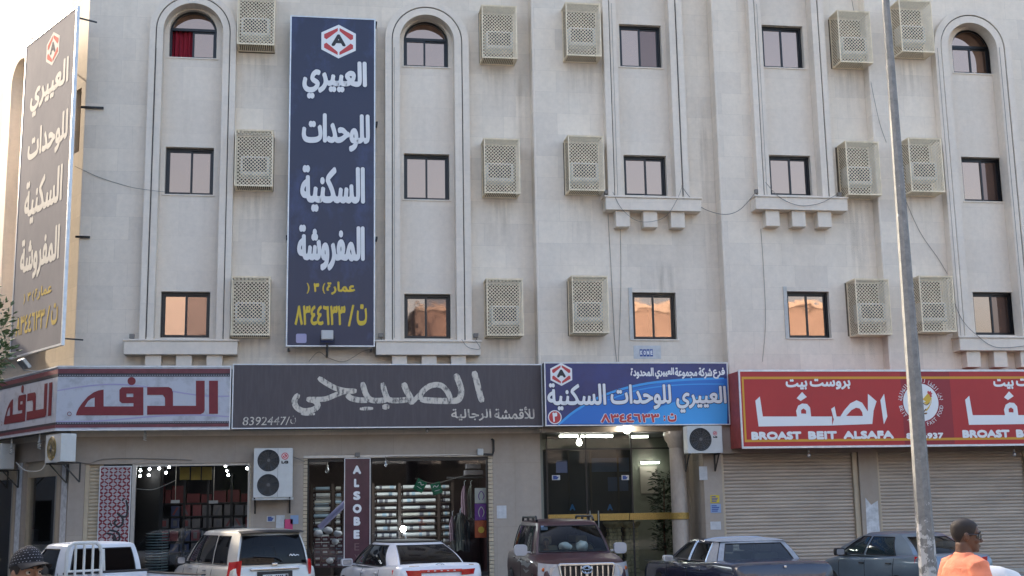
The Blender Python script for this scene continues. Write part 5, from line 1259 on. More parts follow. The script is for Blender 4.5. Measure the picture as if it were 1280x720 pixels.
for i, (px, py) in enumerate(((175.5, 588), (187, 586.5), (199, 585.5), (211.5, 584), (175, 595), (186, 594), (196.5, 593), (207.5, 591), (282, 582.5), (284, 588.5), (285.5, 594), (309, 585.5))):
    p = at(px, py, yl+.3*(i//4)); t = thing('ceiling_spot', 'x', 'lamp', tuple(p), 'spot lamps in the left shop')
    tag(t, ('lit spot lamp in the left shop, front row of four, ' if i < 4 else 'lit spot lamp in the left shop, second row of four, ' if i < 8 else 'lit spot lamp at the right of the left shop, ')+['first', 'second', 'third', 'fourth'][i % 4]+(' from the left' if i < 8 else ' from the top'))
    MB().ball(p, .032, 10, 7).build('bulb', 'spot_lit', t, smooth=True); MB().tube([p+Vz*.04, p+Vz*.16], .03, 8).build('socket', 'shelf_dark', t)
pl = bpy.data.lights.new('shop_lamp', 'AREA'); pl.energy = 2.2; pl.shape = 'RECTANGLE'; pl.size = 3; pl.size_y = .7; pl.color = (.92, .96, 1); plo = bpy.data.objects.new('shop_lamp', pl); COL.objects.link(plo); plo.location = ((sx0+sx1)/2, 1.2, z_op1-.12)
ya = GY+.75
for i, (a, b_) in enumerate(((224.5, 237), (238.5, 251), (252, 265))):
    p, q = at(a, 600, ya), at(b_, 583.5, ya); o = MB().box(p.x, q.x, ya, ya+.08, p.z, q.z).build('light_box', 'yellow_panel', bevel=.01); tag(o, 'yellow panel hung at the top of the left shop window, %s of three' % ('left', 'middle', 'right')[i], 'panel', 'yellow panels in the left shop')
for lab, a, b_, ym in (('white price card hung in the left shop on the left', 213.5, 224.5, 627), ('white price card hung in the left shop on the right', 261, 272.5, 627.5)):
    p, q = at(a, ym+2, 1.2), at(b_, ym-2, 1.2); t = thing('price_card', lab, 'card', (p.x, 1.2, p.z)); MB().box(p.x, q.x, 1.2, 1.22, p.z, q.z).build('card', 'paper_white', t); MB().tube([((p.x+q.x)/2, 1.21, q.z), ((p.x+q.x)/2, 1.21, z_op1)], .006, 4).build('string', 'cable_pale', t)
p = at(197, 668, .9); tw = thing('display_tower', 'tall tower of pale stacked glass trays behind the left shop window', 'display', (p.x, .9, zg))
zt_ = Z_(197, 666, .9); bb = MB(); z = zg+.2
while z < zt_: bb.lathe([(.02, z), (.26, z+.004), (.29, z+.03), (.27, z+.034), (.02, z+.012)], (p.x, .9, 0), n=18); z += .068
bb.build('trays', 'tower_glass', tw, smooth=True); MB().tube([(p.x, .9, zg), (p.x, .9, zt_+.15)], .02, 8).build('pole', 'shop_metal', tw)
cable('pale wire sagging inside the left shop window', [(170, 611, .4), (190, 612, .4), (205, 607, .4), (220, 600, .4)], .012, 'cable_pale')

# ------------------------------------------------------------------ cloth shop: rolls on shelves
mat('wood_dark', (.035, .020, .014), .5, var=.3); mat('roll_white', (.50, .51, .50), .7, var=.15, vscale=12); mat('roll_cream', (.44, .43, .38), .7, var=.15, vscale=12); mat('roll_end', (.10, .10, .12), .8); mat('roll_blue', (.26, .36, .44), .7); mat('lilac_tube', (.36, .35, .56), .5); mat('cap_white', (.60, .60, .62), .8); mat('box_maroon', (.10, .025, .04), .5, var=.2); mat('flag_green', (.01, .16, .07), .7); mat('cloak_dark', (.03, .032, .036), .8, var=.3); mat('cloak_grey', (.14, .15, .13), .8, var=.3); mat('scarf_mauve', (.16, .10, .14), .8, var=.3); mat('poster_purple', (.16, .03, .26), .5); mat('poster_orange', (.44, .08, .02), .5, var=.3, vscale=6); mat('poster_white', (.52, .52, .46), .5)
yR_ = 1.9
secs = [(391, 414.5), (418, 428), (468, 498), (501, 546), (551, 564)]
rk = thing('cloth_rack', 'wooden rack of cloth rolls across the back of the middle shop', 'rack', (X_(480, 640, yR_), yR_, zg))
shelf_y = [611.5, 620, 628.5, 637, 645.5, 654, 662.5, 671, 679.5, 688]
bb = MB()
for p_ in (389.5, 416, 430, 466.5, 499.5, 548.5, 566): x = X_(p_, 640, yR_); bb.box(x-.035, x+.035, yR_-.02, yR_+.45, zg+.01, Z_(480, 604, yR_))
bb.build('upright', 'wood_dark', rk)
bb = MB(); xa, xb = X_(389.5, 640, yR_), X_(566, 640, yR_)
for y in shelf_y: z = Z_(480, y, yR_); bb.box(xa, xb, yR_, yR_+.42, z-.035, z-.01)
bb.build('shelf_board', 'wood_dark', rk)
random.seed(21); ordw = ['top', 'second', 'third', 'fourth', 'fifth', 'sixth', 'seventh', 'eighth', 'ninth', 'lowest']; secw = ['far left bay', 'narrow left bay', 'bay right of the maroon banner', 'wide middle bay', 'narrow right bay']
for si, (a, b_) in enumerate(secs):
    xa, xb = X_(a, 640, yR_)+.02, X_(b_, 640, yR_)-.02
    for ri, y in enumerate(shelf_y):
        z = Z_(480, y, yR_); r_ = random.uniform(.046, .06); L_ = xb-xa
        stack = 2 if (si < 2 and ri in (2, 3, 4, 5)) else 1
        for k in range(stack):
            o = MB(); zz = z-.01+r_*(1+2*k*.85)
            o.tube([(xa, yR_+.08, zz), (xa+.012, yR_+.08, zz)], r_*.6, 10); o.tube([(xa+.012+random.random()*.05, yR_+.08, zz), (xb-random.random()*.05, yR_+.08, zz)], r_, 12)
            ob = o.build('cloth_roll', random.choice(('roll_white', 'roll_white', 'roll_cream', 'roll_blue' if si < 2 else 'roll_white')), smooth=True)
            tag(ob, 'cloth roll lying on the %s shelf of the %s%s' % (ordw[ri], secw[si], '' if stack == 1 else (', under another', ', on another')[k]), 'cloth roll', 'cloth rolls in the middle shop')
        if si >= 2:
            for k in range(2 if si < 4 else 1):
                xx = random.uniform(xa+.1, xb-.2); wdt = random.uniform(.06, .12)
                tg = MB().tube([(xx, yR_+.08, z-.01+r_), (xx+wdt, yR_+.08, z-.01+r_)], r_+.004, 12).build('roll_band', random.choice(('roll_end', 'roll_blue', 'roll_end')), ob, smooth=True)
pl = bpy.data.lights.new('shop_lamp', 'AREA'); pl.energy = 22; pl.shape = 'RECTANGLE'; pl.size = 3; pl.size_y = .7; pl.color = (.90, .97, 1); plo = bpy.data.objects.new('shop_lamp', pl); COL.objects.link(plo); plo.location = (X_(500, 640, .9), .9, z_op2+.1); plo.rotation_euler = (R(-18), 0, 0)
# glowing ball added behind the pane for a lamp mirrored low in it
p = at(504, 661, .9); t = thing('mirrored_lamp', 'glowing ball added behind the middle shop window for a lamp mirrored in its pane', 'lamp', tuple(p)); emitter('lamp_white', (.9, .97, 1), 60)
MB().ball(p, .075, 12, 8).build('bulb', 'lamp_white', t, smooth=True); MB().tube([p-Vz*.04, (p.x+.08, .9, p.z-.3), (p.x+.09, .9, zg+.01)], .025, 8).build('stand', 'shop_metal', t); MB().lathe([(.02, .06), (.06, .04), (.09, -.02)], p, n=14).build('shade', 'shop_metal', t, smooth=True)
tb = MB(); p, q = at(399, 660, .8), at(430.5, 630, .8); tb.tube([p, q, q+(q-p)*.15], .075, 12); tag(tb.build('cloth_roll', 'lilac_tube', smooth=True), 'lilac roll leaning diagonally behind the left pane of the middle shop', 'cloth roll', 'cloth rolls in the middle shop')
# caps, bags and cartons piled behind the left pane
k = 0; random.seed(4)
for py in (706, 698, 690, 682, 674):
    for i in range(4):
        x0 = 393+i*9.3; p = at(x0+4.3, py+3.5, .75); k += 1
        t = local_thing('carton', 'maroon carton piled behind the left pane, %s row, %s from the left' % (['lowest','second lowest','middle','second highest','top'][(706-py)//8], ['first','second','third','fourth'][i]), 'box', (p.x, .75+random.uniform(0,.05), p.z), random.uniform(-.06,.06), 'maroon cartons behind the left pane')
        MB().box(-.088, .088, 0, .22, 0, .135).build('box', 'box_maroon', t, bevel=.006); MB().box(-.06, .05, -.004, -.001, .045, .09).build('label', 'paper_white' if random.random() < .6 else 'box_grey', t)
for lab, px, py, r_ in (('white cap on the carton pile at the left', 398, 667, .12), ('white folded bag in the middle of the carton pile', 410, 663, .11), ('white cap on the carton pile at the right', 422, 667, .11), ('white bag lower down among the cartons', 419, 677, .10), ('white bag at the foot of the carton pile', 412, 701, .10)):
    p = at(px, py, .66); o = MB().ball((p.x, .66, p.z), (r_, r_*.8, r_*.72), 16, 10)
    for v in o.v: v += Vector((noise.noise(v*9)*.025, noise.noise(v*8+Vector((5,1,2)))*.02, noise.noise(v*11)*.025))
    tag(o.build('cap' if 'cap' in lab else 'bag', 'cap_white', smooth=True), lab, 'cap' if 'cap' in lab else 'bag')
# flags
for lab, c_, a in (('green flag with white writing, left of the pair strung in the shop window', (525, 607), -28), ('green flag with white writing, right of the pair strung in the shop window', (545.5, 610.5), 18)):
    p = at(*c_, .45); u = Vector((math.cos(R(a)), 0, math.sin(R(a)))); v = Vector((-u.z, 0, u.x)); fr = (p, u, v, Nf)
    t = thing('pennant', lab, 'flag', tuple(p)); g = MB().grid(lambda s_, q_: p+u*(-.13+.26*s_)+v*(-.15+.3*q_)+Nf*(.02*math.sin(s_*5+q_*2)), 8, 8); g.build('cloth', 'flag_green', t, smooth=True)
    bb = MB(); ribbon(bb, [(-.08,.04),(-.03,.08),(.02,.03),(.08,.07)], .016, fr, .03); ribbon(bb, [(-.07,-.05),(.08,-.06)], .012, fr, .03); bb.build('emblem', 'letter_pure', t)
cable('string holding the two green flags in the shop window', [(519, 598, .45), (528, 601, .45), (545, 604, .45), (575, 596, .45), (597, 590, .45)], .008)
# hanging garments
def garment(label, px, py, w_, h_, y, m, group=None):
    p = at(px, py, y); t = thing('garment', label, 'garment', tuple(p), group); 
    def fn(u, v):
        s_ = (u-.5)*2; sh_ = w_/2*(.55+.45*min(1, (1-v)*3.2)) ; fold = .035*math.sin(u*22+v*3)+.02*math.sin(u*9)
        return Vector((p.x+s_*sh_, y+fold-.10*(1-s_*s_), p.z-h_*(1-v)-(.10*abs(s_)**1.5 if v > .9 else .06*abs(s_))))
    MB().grid(fn, 26, 16).build('cloth', m, t, smooth=True); MB().tube([(p.x, y-.1, p.z-.02), (p.x, y-.05, p.z+.08), (p.x+.04, y-.05, p.z+.11)], .008, 6).build('hanger', 'shop_metal', t)
garment('dark hanging cloak at the right of the middle shop window', 575, 640, .50, .95, .55, 'cloak_dark'); garment('grey green shirt hung over the dark cloak', 574.5, 642, .20, .9, .42, 'cloak_grey'); garment('mauve scarf hung at the left of the dark cloak', 565, 644, .14, .62, .5, 'scarf_mauve')
garment('dark patterned scarf hanging high at the right of the middle shop, left one', 580, 606, .16, .8, 1.1, 'scarf_mauve'); garment('dark patterned scarf hanging high at the right of the middle shop, right one', 588, 606, .16, .85, 1.1, 'cloak_grey')
for lab, r_, m in (('white and yellow poster in the right edge of the middle shop window', (593.5, 610, 609.5, 629), 'poster_white'), ('purple poster under the white and yellow one', (593.5, 629.5, 609.5, 650), 'poster_purple'), ('orange and red poster lowest in the window edge', (593.5, 650.5, 609.5, 672), 'poster_orange')):
    def deco(o, x0, x1, z0, z1, lab=lab):
        bb = MB(); cx, cz = (x0+x1)/2, (z0+z1)/2
        if 'white' in lab: ribbon(bb, [(cx-.04, z0+.08), (cx-.07, cz), (cx, z1-.08), (cx+.07, cz), (cx+.03, z0+.08)], .02, FRONT(.10), .012)
        elif 'purple' in lab: bb.plate([rect(cx-.1, cx+.1, cz-.015, cz+.02)], FRONT(.10), .012, None)
        else: bb.plate([circ(cx, cz-.02, .08)], FRONT(.10), .012, None)
        bb.build('print', 'poster_purple' if 'purple' not in lab else 'poster_white', o) if 'orange' not in lab else bb.build('print', 'hen_yellow', o)
    paper(*r_, .10, m, lab, 'poster', 'poster', deco)
for lab, r_ in (('pale cartons on the high shelf at the right, upper one', (583, 579, 601, 586)), ('pale cartons on the high shelf at the right, lower one', (581, 587, 604, 594))):
    p, q = at(r_[0], r_[3], 1.2), at(r_[2], r_[1], 1.2); tag(MB().box(p.x, q.x, 1.2, 1.5, p.z, q.z-.01).build('carton', 'box_pale', bevel=.01), lab.replace('cartons', 'carton'), 'box')
p, q = at(560, 596, 1.15), at(606, 594.5, 1.15); tag(MB().box(p.x, q.x, 1.15, 1.55, p.z-.04, p.z-.001).build('wall_shelf', 'shelf_dark'), 'dark high shelf under the pale cartons in the middle shop', 'shelf')
# goods seen dimly through the side shop windows
for i, (a_, z_, w_, h_, m_) in enumerate(((1.2, zg+.06, .5, 1.0, 'paper_white'), (1.9, zg+.06, .7, .8, 'box_pale'), (1.5, 2.0, .9, .4, 'maroon_wall'), (4.3, zg+.06, .9, 1.1, 'paper_white'), (5.3, zg+.06, .6, 1.5, 'box_pale'))):
    o = MB().plate([rect(a_-w_/2, a_+w_/2, z_, z_+h_)], LF(), -.8, -1.2, back=True).build('carton', m_, bevel=.02)
    tag(o, ('white carton standing behind the side window nearest the corner', 'dull carton beside the white one behind the nearest side window', 'dark bundle hung behind the side window nearest the corner', 'white carton behind the second side window', 'tall dull carton behind the second side window')[i], 'box')
# ------------------------------------------------------------------ vehicles
def paint(name, col, metal=.0, rough=.32, coat=.6, dust=.25):
    m = mat(name, col, rough, metal, var=dust*.4, vscale=2.2, coat=coat); return name
glass('car_glass', tint=(.34, .40, .40), body=.12, refl=-.02, rough=.03); glass('car_glass_dark', tint=(.06, .065, .07), body=.7, refl=-.025, rough=.05, dark=(.010, .0105, .012)); glass('car_glass_brown', tint=(.05, .045, .042), body=.75, refl=-.045, rough=.08, dark=(.012, .009, .008)); glass('car_glass_clear', tint=(.62, .68, .66), body=.06, refl=-.03); glass('car_glass_sky', tint=(.55, .62, .62), body=.08, refl=.02)
glass('lamp_clear', tint=(.8,.8,.8), body=.72, refl=.0, dark=(.58,.59,.60))
mat('rubber', (.015, .015, .016), .7); mat('tyre', (.02, .02, .021), .85); mat('rim', (.40, .41, .43), .3, .8); mat('chrome', (.62, .63, .65), .12, 1.0); mat('trim_black', (.018, .018, .02), .45); mat('tail_red', (.50, .012, .010), .18, coat=.6); mat('tail_orange', (.55, .12, .01), .2); mat('seat_cloth', (.10, .095, .09), .8); mat('seat_beige', (.30, .26, .20), .8); mat('cabin_dark', (.018, .018, .018), .8); mat('plate_white', (.60, .60, .58), .5); mat('reflector', (.60, .60, .62), .2, .6); mat('fog_silver', (.28, .30, .30), .4, .2)
def lerp(a, b, t): return a+(b-a)*t
def interp(tab, x):
    if x <= tab[0][0]: return tab[0][1:]
    for i in range(len(tab)-1):
        if x <= tab[i+1][0]:
            t = (x-tab[i][0])/(tab[i+1][0]-tab[i][0]); t = t*t*(3-2*t)*.5+t*.5; return [lerp(a, b, t) for a, b in zip(tab[i][1:], tab[i+1][1:])]
    return tab[-1][1:]
class Car:
    """x forward, y left, z up; the lower body is lofted along x, the cabin is built from its pillars, with real openings"""
    def __init__(s, name, label, cat, loc, deg, paintm, st, zb, gh, roofm=None):
        s.t = local_thing(name, label, cat, loc, R(deg)); s.paint = paintm; s.st = st; s.zb = zb; s.g = gh; s.roofm = roofm or paintm
    def top(s, x): return interp(s.st, x)[0]
    def hw(s, x): return interp(s.st, x)[1]
    def body(s, n=44):
        x0, x1 = s.st[0][0], s.st[-1][0]; rows = []
        for i in range(n+1):
            x = x0+(x1-x0)*(.5-.5*math.cos(math.pi*i/n)); zt, w_, cr = interp(s.st, x); zb = s.zb
            end = min(i, n-i); k = {0: .80, 1: .93, 2: .98}.get(end, 1)
            mid = zb+(zt-zb)*.52
            half = [(0, zb), (.80*w_*k, zb), (.93*w_*k, zb+.05), (.985*w_*k, zb+.18), (w_*k, mid), (.992*w_*k, mid+(zt-mid)*.45), (.968*w_*k, zt-.075), (.94*w_*k, zt-.028), (.88*w_*k, zt-.004), (.55*w_*k, zt+cr*.72), (0, zt+cr)]
            rows.append([(x, y, z) for y, z in half]+[(x, -y, z) for y, z in reversed(half[1:-1])])
        m_ = len(rows[0]); b = MB(); vv = [p for r_ in rows for p in r_]; ff = []
        for i in range(n):
            for j in range(m_): ff.append((i*m_+j, i*m_+(j+1) % m_, (i+1)*m_+(j+1) % m_, (i+1)*m_+j))
        ff.append(tuple(range(m_-1, -1, -1))); ff.append(tuple(n*m_+j for j in range(m_))); b.add(vv, ff)
        s.bodyo = b.build('body', s.paint, s.t, smooth=True, angle=38); return s.bodyo
    # cabin surface -------------------------------------------------
    def gz(s, v): g = s.g; return lerp(g['zb'], g['zr'], v)
    def gw(s, v): g = s.g; return lerp(g['w0'], g['w1'], v)+g.get('bul', .02)*math.sin(math.pi*v)
    def gxf(s, v): g = s.g; return lerp(g['xf0'], g['xf1'], v)+g.get('cf', .05)*math.sin(math.pi*v)
    def gxr(s, v): g = s.g; return lerp(g['xr0'], g['xr1'], v)-g.get('cr', .04)*math.sin(math.pi*v)
    def side(s, x, v, sg, off=0):
        xc = (s.gxf(v)+s.gxr(v))/2; a = (s.gxf(v)-s.gxr(v))/2; w_ = s.gw(v)*(1-s.g.get('taper', .10)*abs((x-xc)/a)**3)
        return Vector((x, sg*(w_+off), s.gz(v)))
    def endw(s, v): return s.gw(v)*(1-s.g.get('taper', .10))
    def front(s, q, v, off=0):
        return Vector((s.gxf(v)+s.g.get('bowf', .12)*(1-q*q)+off, q*s.endw(v), s.gz(v)))
    def rear(s, q, v, off=0):
        return Vector((s.gxr(v)-s.g.get('bowr', .07)*(1-q*q)-off, q*s.endw(v), s.gz(v)))
    VS = [0, .07, .2, .35, .5, .65, .8, .9, 1.0]
    def vr(s): return s.VS
    def cabin(s, wins, gf=.90, gr=.88, side_m='car_glass', front_m='car_glass', rear_m='car_glass', vtop=None):
        g = s.g; V_ = s.VS; b = MB()
        def side_brk(v):
            xf, xr = s.gxf(v), s.gxr(v); L_ = [xr]
            for a0, a1, b0, b1 in reversed(wins): L_ += [lerp(a0, a1, v), lerp(b0, b1, v)]
            return L_+[xf]
        nseg = 2*len(wins)+1; SUBN = 5
        for sg in (1, -1):
            def fn(u, vv): 
                i = int(round(vv*(len(V_)-1))); v = V_[i]; k = u*nseg; j = min(int(k+1e-6), nseg-1); L_ = side_brk(v); return s.side(lerp(L_[j], L_[j+1], k-j), v, sg)
            b.grid(fn, nseg*SUBN, len(V_)-1, skip=lambda j, i: (j//SUBN) % 2 == 1 and 1 <= i <= len(V_)-3)
        for fnc, gg in ((s.front, gf), (s.rear, gr)):
            Q = [-1, -gg, -gg*.6, -gg*.3, 0, gg*.3, gg*.6, gg, 1]
            def fn(u, vv): return fnc(Q[int(round(u*(len(Q)-1)))], V_[int(round(vv*(len(V_)-1)))])
            b.grid(fn, len(Q)-1, len(V_)-1, skip=lambda j, i: 1 <= j <= len(Q)-3+0 and 1 <= i <= len(V_)-3)
        s.cabo = b.build('pillars', s.paint, s.t, smooth=True, angle=50)
        # roof: rings closing inwards
        b = MB(); rings = []; M_ = 12
        for k, dz in ((1.0, 0), (.97, .018), (.9, .034), (.72, .050), (.45, .062), (.2, .067)):
            ring = []
            for j in range(M_+1): ring.append(s.side(lerp(s.gxr(1), s.gxf(1), j/M_), 1, 1))
            for j in range(1, M_): ring.append(s.front(1-2*j/M_, 1))
            for j in range(M_+1): ring.append(s.side(lerp(s.gxf(1), s.gxr(1), j/M_), 1, -1))
            for j in range(1, M_): ring.append(s.rear(-1+2*j/M_, 1))
            c = Vector(((s.gxf(1)+s.gxr(1))/2, 0, 0)); rings.append([Vector((c.x+(p.x-c.x)*(k if k > .9 else k), p.y*k, s.gz(1)+dz*g.get('crown', 1.0))) for p in ring])
        m_ = len(rings[0]); vv = [p for r_ in rings for p in r_]; ff = []
        for i in range(len(rings)-1):
            for j in range(m_): ff.append((i*m_+j, i*m_+(j+1) % m_, (i+1)*m_+(j+1) % m_, (i+1)*m_+j))
        ff.append(tuple((len(rings)-1)*m_+j for j in range(m_))); b.add(vv, ff); s.roofo = b.build('roof', s.roofm, s.t, smooth=True, angle=60)
        # panes with a dark seal round each
        v0, v1 = V_[1], V_[-2]
        def pane(fn, name, m):
            p = MB().grid(lambda u, v: fn(lerp(-.01, 1.01, u), lerp(v0-.005, v1+.005, v), .004), 10, 8).build(name, m, s.t, smooth=True)
            loop = [fn(u, v0, .007) for u in [i/8 for i in range(9)]]+[fn(1, lerp(v0, v1, i/6), .007) for i in range(1, 7)]+[fn(1-i/8, v1, .007) for i in range(1, 9)]+[fn(0, lerp(v1, v0, i/6), .007) for i in range(1, 7)]
            MB().tube(loop+loop[:1], .011, 5, caps=False).build('seal', 'rubber', p, smooth=True); return p
        for sg in (1, -1):
            for wn in wins:
                a0, a1, b0, b1 = wn
                pane(lambda u, v, o, a0=a0, a1=a1, b0=b0, b1=b1, sg=sg: s.side(lerp(lerp(a0, a1, v), lerp(b0, b1, v), u), v, sg, o), 'side_window', side_m)
        s.wind = pane(lambda u, v, o: s.front(lerp(-gf, gf, u), v, o), 'windscreen', front_m)
        s.rwin = pane(lambda u, v, o: s.rear(lerp(-gr, gr, u), v, o), 'rear_window', rear_m)
    def interior(s, seats=((.1, .38), (.1, -.38), (-.85, .38), (-.85, -.38)), m='seat_cloth'):
        zb = s.g['zb']; b = MB(); b.box(s.gxr(0)+.12, s.gxf(0)-.10, -s.endw(0)+.10, s.endw(0)-.10, zb-.03, zb+.035); b.build('parcel_deck', 'cabin_dark', s.t)
        for x, y in seats:
            q = MB(); q.box(x-.1, x+.06, y-.25, y+.25, zb-.02, zb+.14); q.box(x-.08, x+.02, y-.13, y+.13, zb+.16, zb+.33); q.build('seat', m, s.t, bevel=.04)
        w_ = MB(); w_.tube([Vector((.62, .36+.17*math.cos(a), zb+.03+.17*math.sin(a))) for a in [2*math.pi*i/16 for i in range(17)]], .014, 6, caps=False); w_.build('steering_wheel', 'cabin_dark', s.t, smooth=True)
    def wheels(s, xs, r_=.32, wd=.2, tr=None):
        for x in xs:
            for sg in (1, -1):
                y = (tr or s.hw(x))-.11; c = (x, sg*y, r_); ax = Vector((0, sg, 0))
                MB().lathe([(r_+.05, .115), (r_+.05, .122)], c, ax, 28).build('wheel_arch', 'cabin_dark', s.t)
                wh = MB().lathe([(r_*.62, -wd/2), (r_*.93, -wd/2), (r_, -wd/2+.03), (r_, wd/2-.03), (r_*.93, wd/2+.03), (r_*.64, wd/2+.03)], c, ax, 28).build('wheel', 'tyre', s.t, smooth=True)
                rm = MB().lathe([(.02, .10), (r_*.15, .135), (r_*.6, .115), (r_*.64, .13)], c, ax, 28); 
                rm.build('rim', 'rim', wh, smooth=True)
    def mirror(s, x, z, y, m, sz=(.10, .10, .075), glassm='reflector', face=-1):
        for sg in (1, -1):
            b = MB().plate([rrect(-sz[1], sz[1], -sz[2], sz[2], min(sz[1], sz[2])*.62, 5)], (Vector((x, sg*y, z)), Vector((0,1,0)), Vz, Vector((1,0,0))), sz[0]*.55, -sz[0]*.55, back=True); b.bar((x, sg*(y-.2), z-.05), (x, sg*y, z-.02), .045, .04); o = b.build('wing_mirror', m, s.t, smooth=True, bevel=.03, seg=3)
            MB().plate([rrect(-sz[1]*.78, sz[1]*.78, -sz[2]*.74, sz[2]*.74, sz[2]*.4, 4)], (Vector((x+face*(sz[0]*.55+.002), sg*y, z)), Vector((0,1,0)) if face > 0 else Vector((0,-1,0)), Vz, Vector((face,0,0))), .003, -.003).build('mirror_glass', glassm, o)
    def handle(s, x, z, m):
        for sg in (1, -1): y = s.hw(x)*.994+.006; MB().bar((x-.09, sg*y, z), (x+.09, sg*y, z), .028, .03).build('door_handle', m, s.t, bevel=.01)
    def seam(s, x, z0, z1, lean=0):
        for sg in (1, -1):
            b = MB(); pts = []
            for i in range(9):
                z = lerp(z0, z1, i/8); zt, w_, cr = interp(s.st, x); mid = s.zb+(zt-s.zb)*.52; 
                prof = [(s.zb+.05, .93), (s.zb+.18, .985), (mid, 1), (mid+(zt-mid)*.45, .992), (zt-.075, .968), (zt-.028, .94)]
                k = interp([(p[0], p[1]) for p in prof], z)[0]; pts.append((x+lean*i/8, sg*(w_*k+.001), z))
            b.tube(pts, .006, 4); b.build('door_seam', 'rubber', s.t)
    def patch(s, name, m, fn, nu=8, nv=5, parent=None): return MB().grid(fn, nu, nv).build(name, m, parent or s.t, smooth=True)
    def oblong(s, name, m, c, hx, hy, hz, bev=.02, parent=None): return MB().box(c[0]-hx, c[0]+hx, c[1]-hy, c[1]+hy, c[2]-hz, c[2]+hz).build(name, m, parent or s.t, bevel=bev, seg=3)
    def plate_rear(s, x, z, face=-1):
        o = MB().box(x-.008, x+.008, -.26, .26, z-.06, z+.06).build('number_plate', 'plate_white', s.t, bevel=.005)
        b = MB(); fr = (Vector((x+face*.009, 0, z)), Vector((0, -face*-1, 0)) if face > 0 else Vector((0, -1, 0)), Vz, Vector((face, 0, 0)))
        for u0, u1, v0, v1 in ((-.2, -.06, .0, .045), (-.2, -.06, -.045, -.012), (.0, .16, .0, .045), (.0, .16, -.045, -.012)): 
            for k in range(4): b.plate([rect(u0+(u1-u0)*k/4+.004, u0+(u1-u0)*(k+.7)/4, v0, v1)], fr, .001, None)
        b.plate([rect(.2, .245, -.05, .05)], fr, .001, None); b.build('plate_marks', 'letter_dark', o)

# --- silver white people carrier, seen from its rear left corner
paint('pearl_beige', (.56, .55, .51), .15, .3)
c = Car('people_carrier', 'silver beige people carrier parked nose in before the left shops, rear towards us', 'van', (-1.55, -4.15, 0), 111.5, 'pearl_beige',
        [(-2.30,.80,.80,.0), (-2.25,1.03,.855,.01), (-1.9,1.05,.875,.012), (-1.0,1.05,.885,.015), (.3,1.04,.885,.015), (1.15,1.02,.87,.02), (1.6,.97,.85,.035), (2.05,.88,.80,.04), (2.25,.72,.72,.02), (2.32,.55,.62,.0)], .28,
        dict(zb=1.03, zr=1.685, xf0=1.30, xf1=.35, xr0=-2.16, xr1=-1.98, w0=.825, w1=.665, taper=.10, bowf=.16, bowr=.10, crown=1.1))
c.body(); c.cabin([(1.0, .28, .18, .02), (.10, -.06, -.86, -.82), (-.98, -.94, -1.72, -1.60)], gr=.93, side_m='car_glass_dark', rear_m='car_glass_dark', front_m='car_glass')
c.interior(); c.wheels((-1.35, 1.38)); c.handle(.42, .93, 'chrome'); c.handle(-.55, .93, 'chrome'); c.seam(-.02, .4, 1.0); c.seam(-.95, .5, 1.0, -.02); c.seam(1.05, .4, .98)
c.mirror(.80, 1.10, .99, 'trim_black', (.10, .10, .085))
sp = MB().grid(lambda u, v: Vector((-1.93-.24*v, lerp(-.66, .66, u), 1.735-.045*v-.02*(2*u-1)**2)), 12, 3); sp.grid(lambda u, v: Vector((-1.98-.19*v, lerp(-.655, .655, u), 1.69-.005*v-.02*(2*u-1)**2)), 12, 2); sp.build('roof_spoiler', 'trim_black', c.t, smooth=True)
for sg in (1, -1):
    c.patch('tail_lamp', 'tail_red', lambda u, v, sg=sg: Vector((lerp(-2.285, -1.98, u*u), sg*lerp(.70-.03*v, .885-.055*v, u**.6), lerp(.82, 1.16, v)-.03*u)), 8, 6)
    c.patch('reversing_lamp', 'lamp_clear', lambda u, v, sg=sg: Vector((lerp(-2.30, -2.02, u*u), sg*lerp(.70, .89, u**.6), lerp(.68, .815, v))), 8, 3)
c.oblong('boot_handle', 'chrome', (-2.295, 0, .985), .02, .50, .022, .012); c.plate_rear(-2.325, .82); c.oblong('boot_recess', 'trim_black', (-2.285, 0, .84), .02, .36, .10, .01)
c.oblong('emblem', 'chrome', (-2.268, 0, 1.07), .01, .06, .028, .01); c.oblong('bumper', 'pearl_beige', (-2.30, 0, .50), .07, .80, .15, .05)
wp = MB().tube([(-2.275, -.15, 1.13), (-2.285, -.02, 1.20), (-2.27, .42, 1.235)], [.022, .014, .010], 6); wp.build('rear_wiper', 'trim_black', c.t)
st_ = MB(); put_text(st_, 'Innova' if False else 'abc', (Vector((-2.20, -.42, 1.27)), Vector((0,-1,0)), Vector((.25,0,1)).normalized(), Vector((-1,0,.2))), 0, .2, 0, .05, .06) if False else None
o_ = MB(); ribbon(o_, [(0,0),(.03,.03),(.06,0),(.09,.03),(.12,.0),(.16,.02),(.2,.0)], .016, (Vector((-2.262, -.30, 1.22)), Vector((0,-1,0)), Vector((.27,0,1)).normalized(), Vector((-1,0,.27)).normalized()), .012); o_.build('window_sticker', 'letter_pure', c.t)

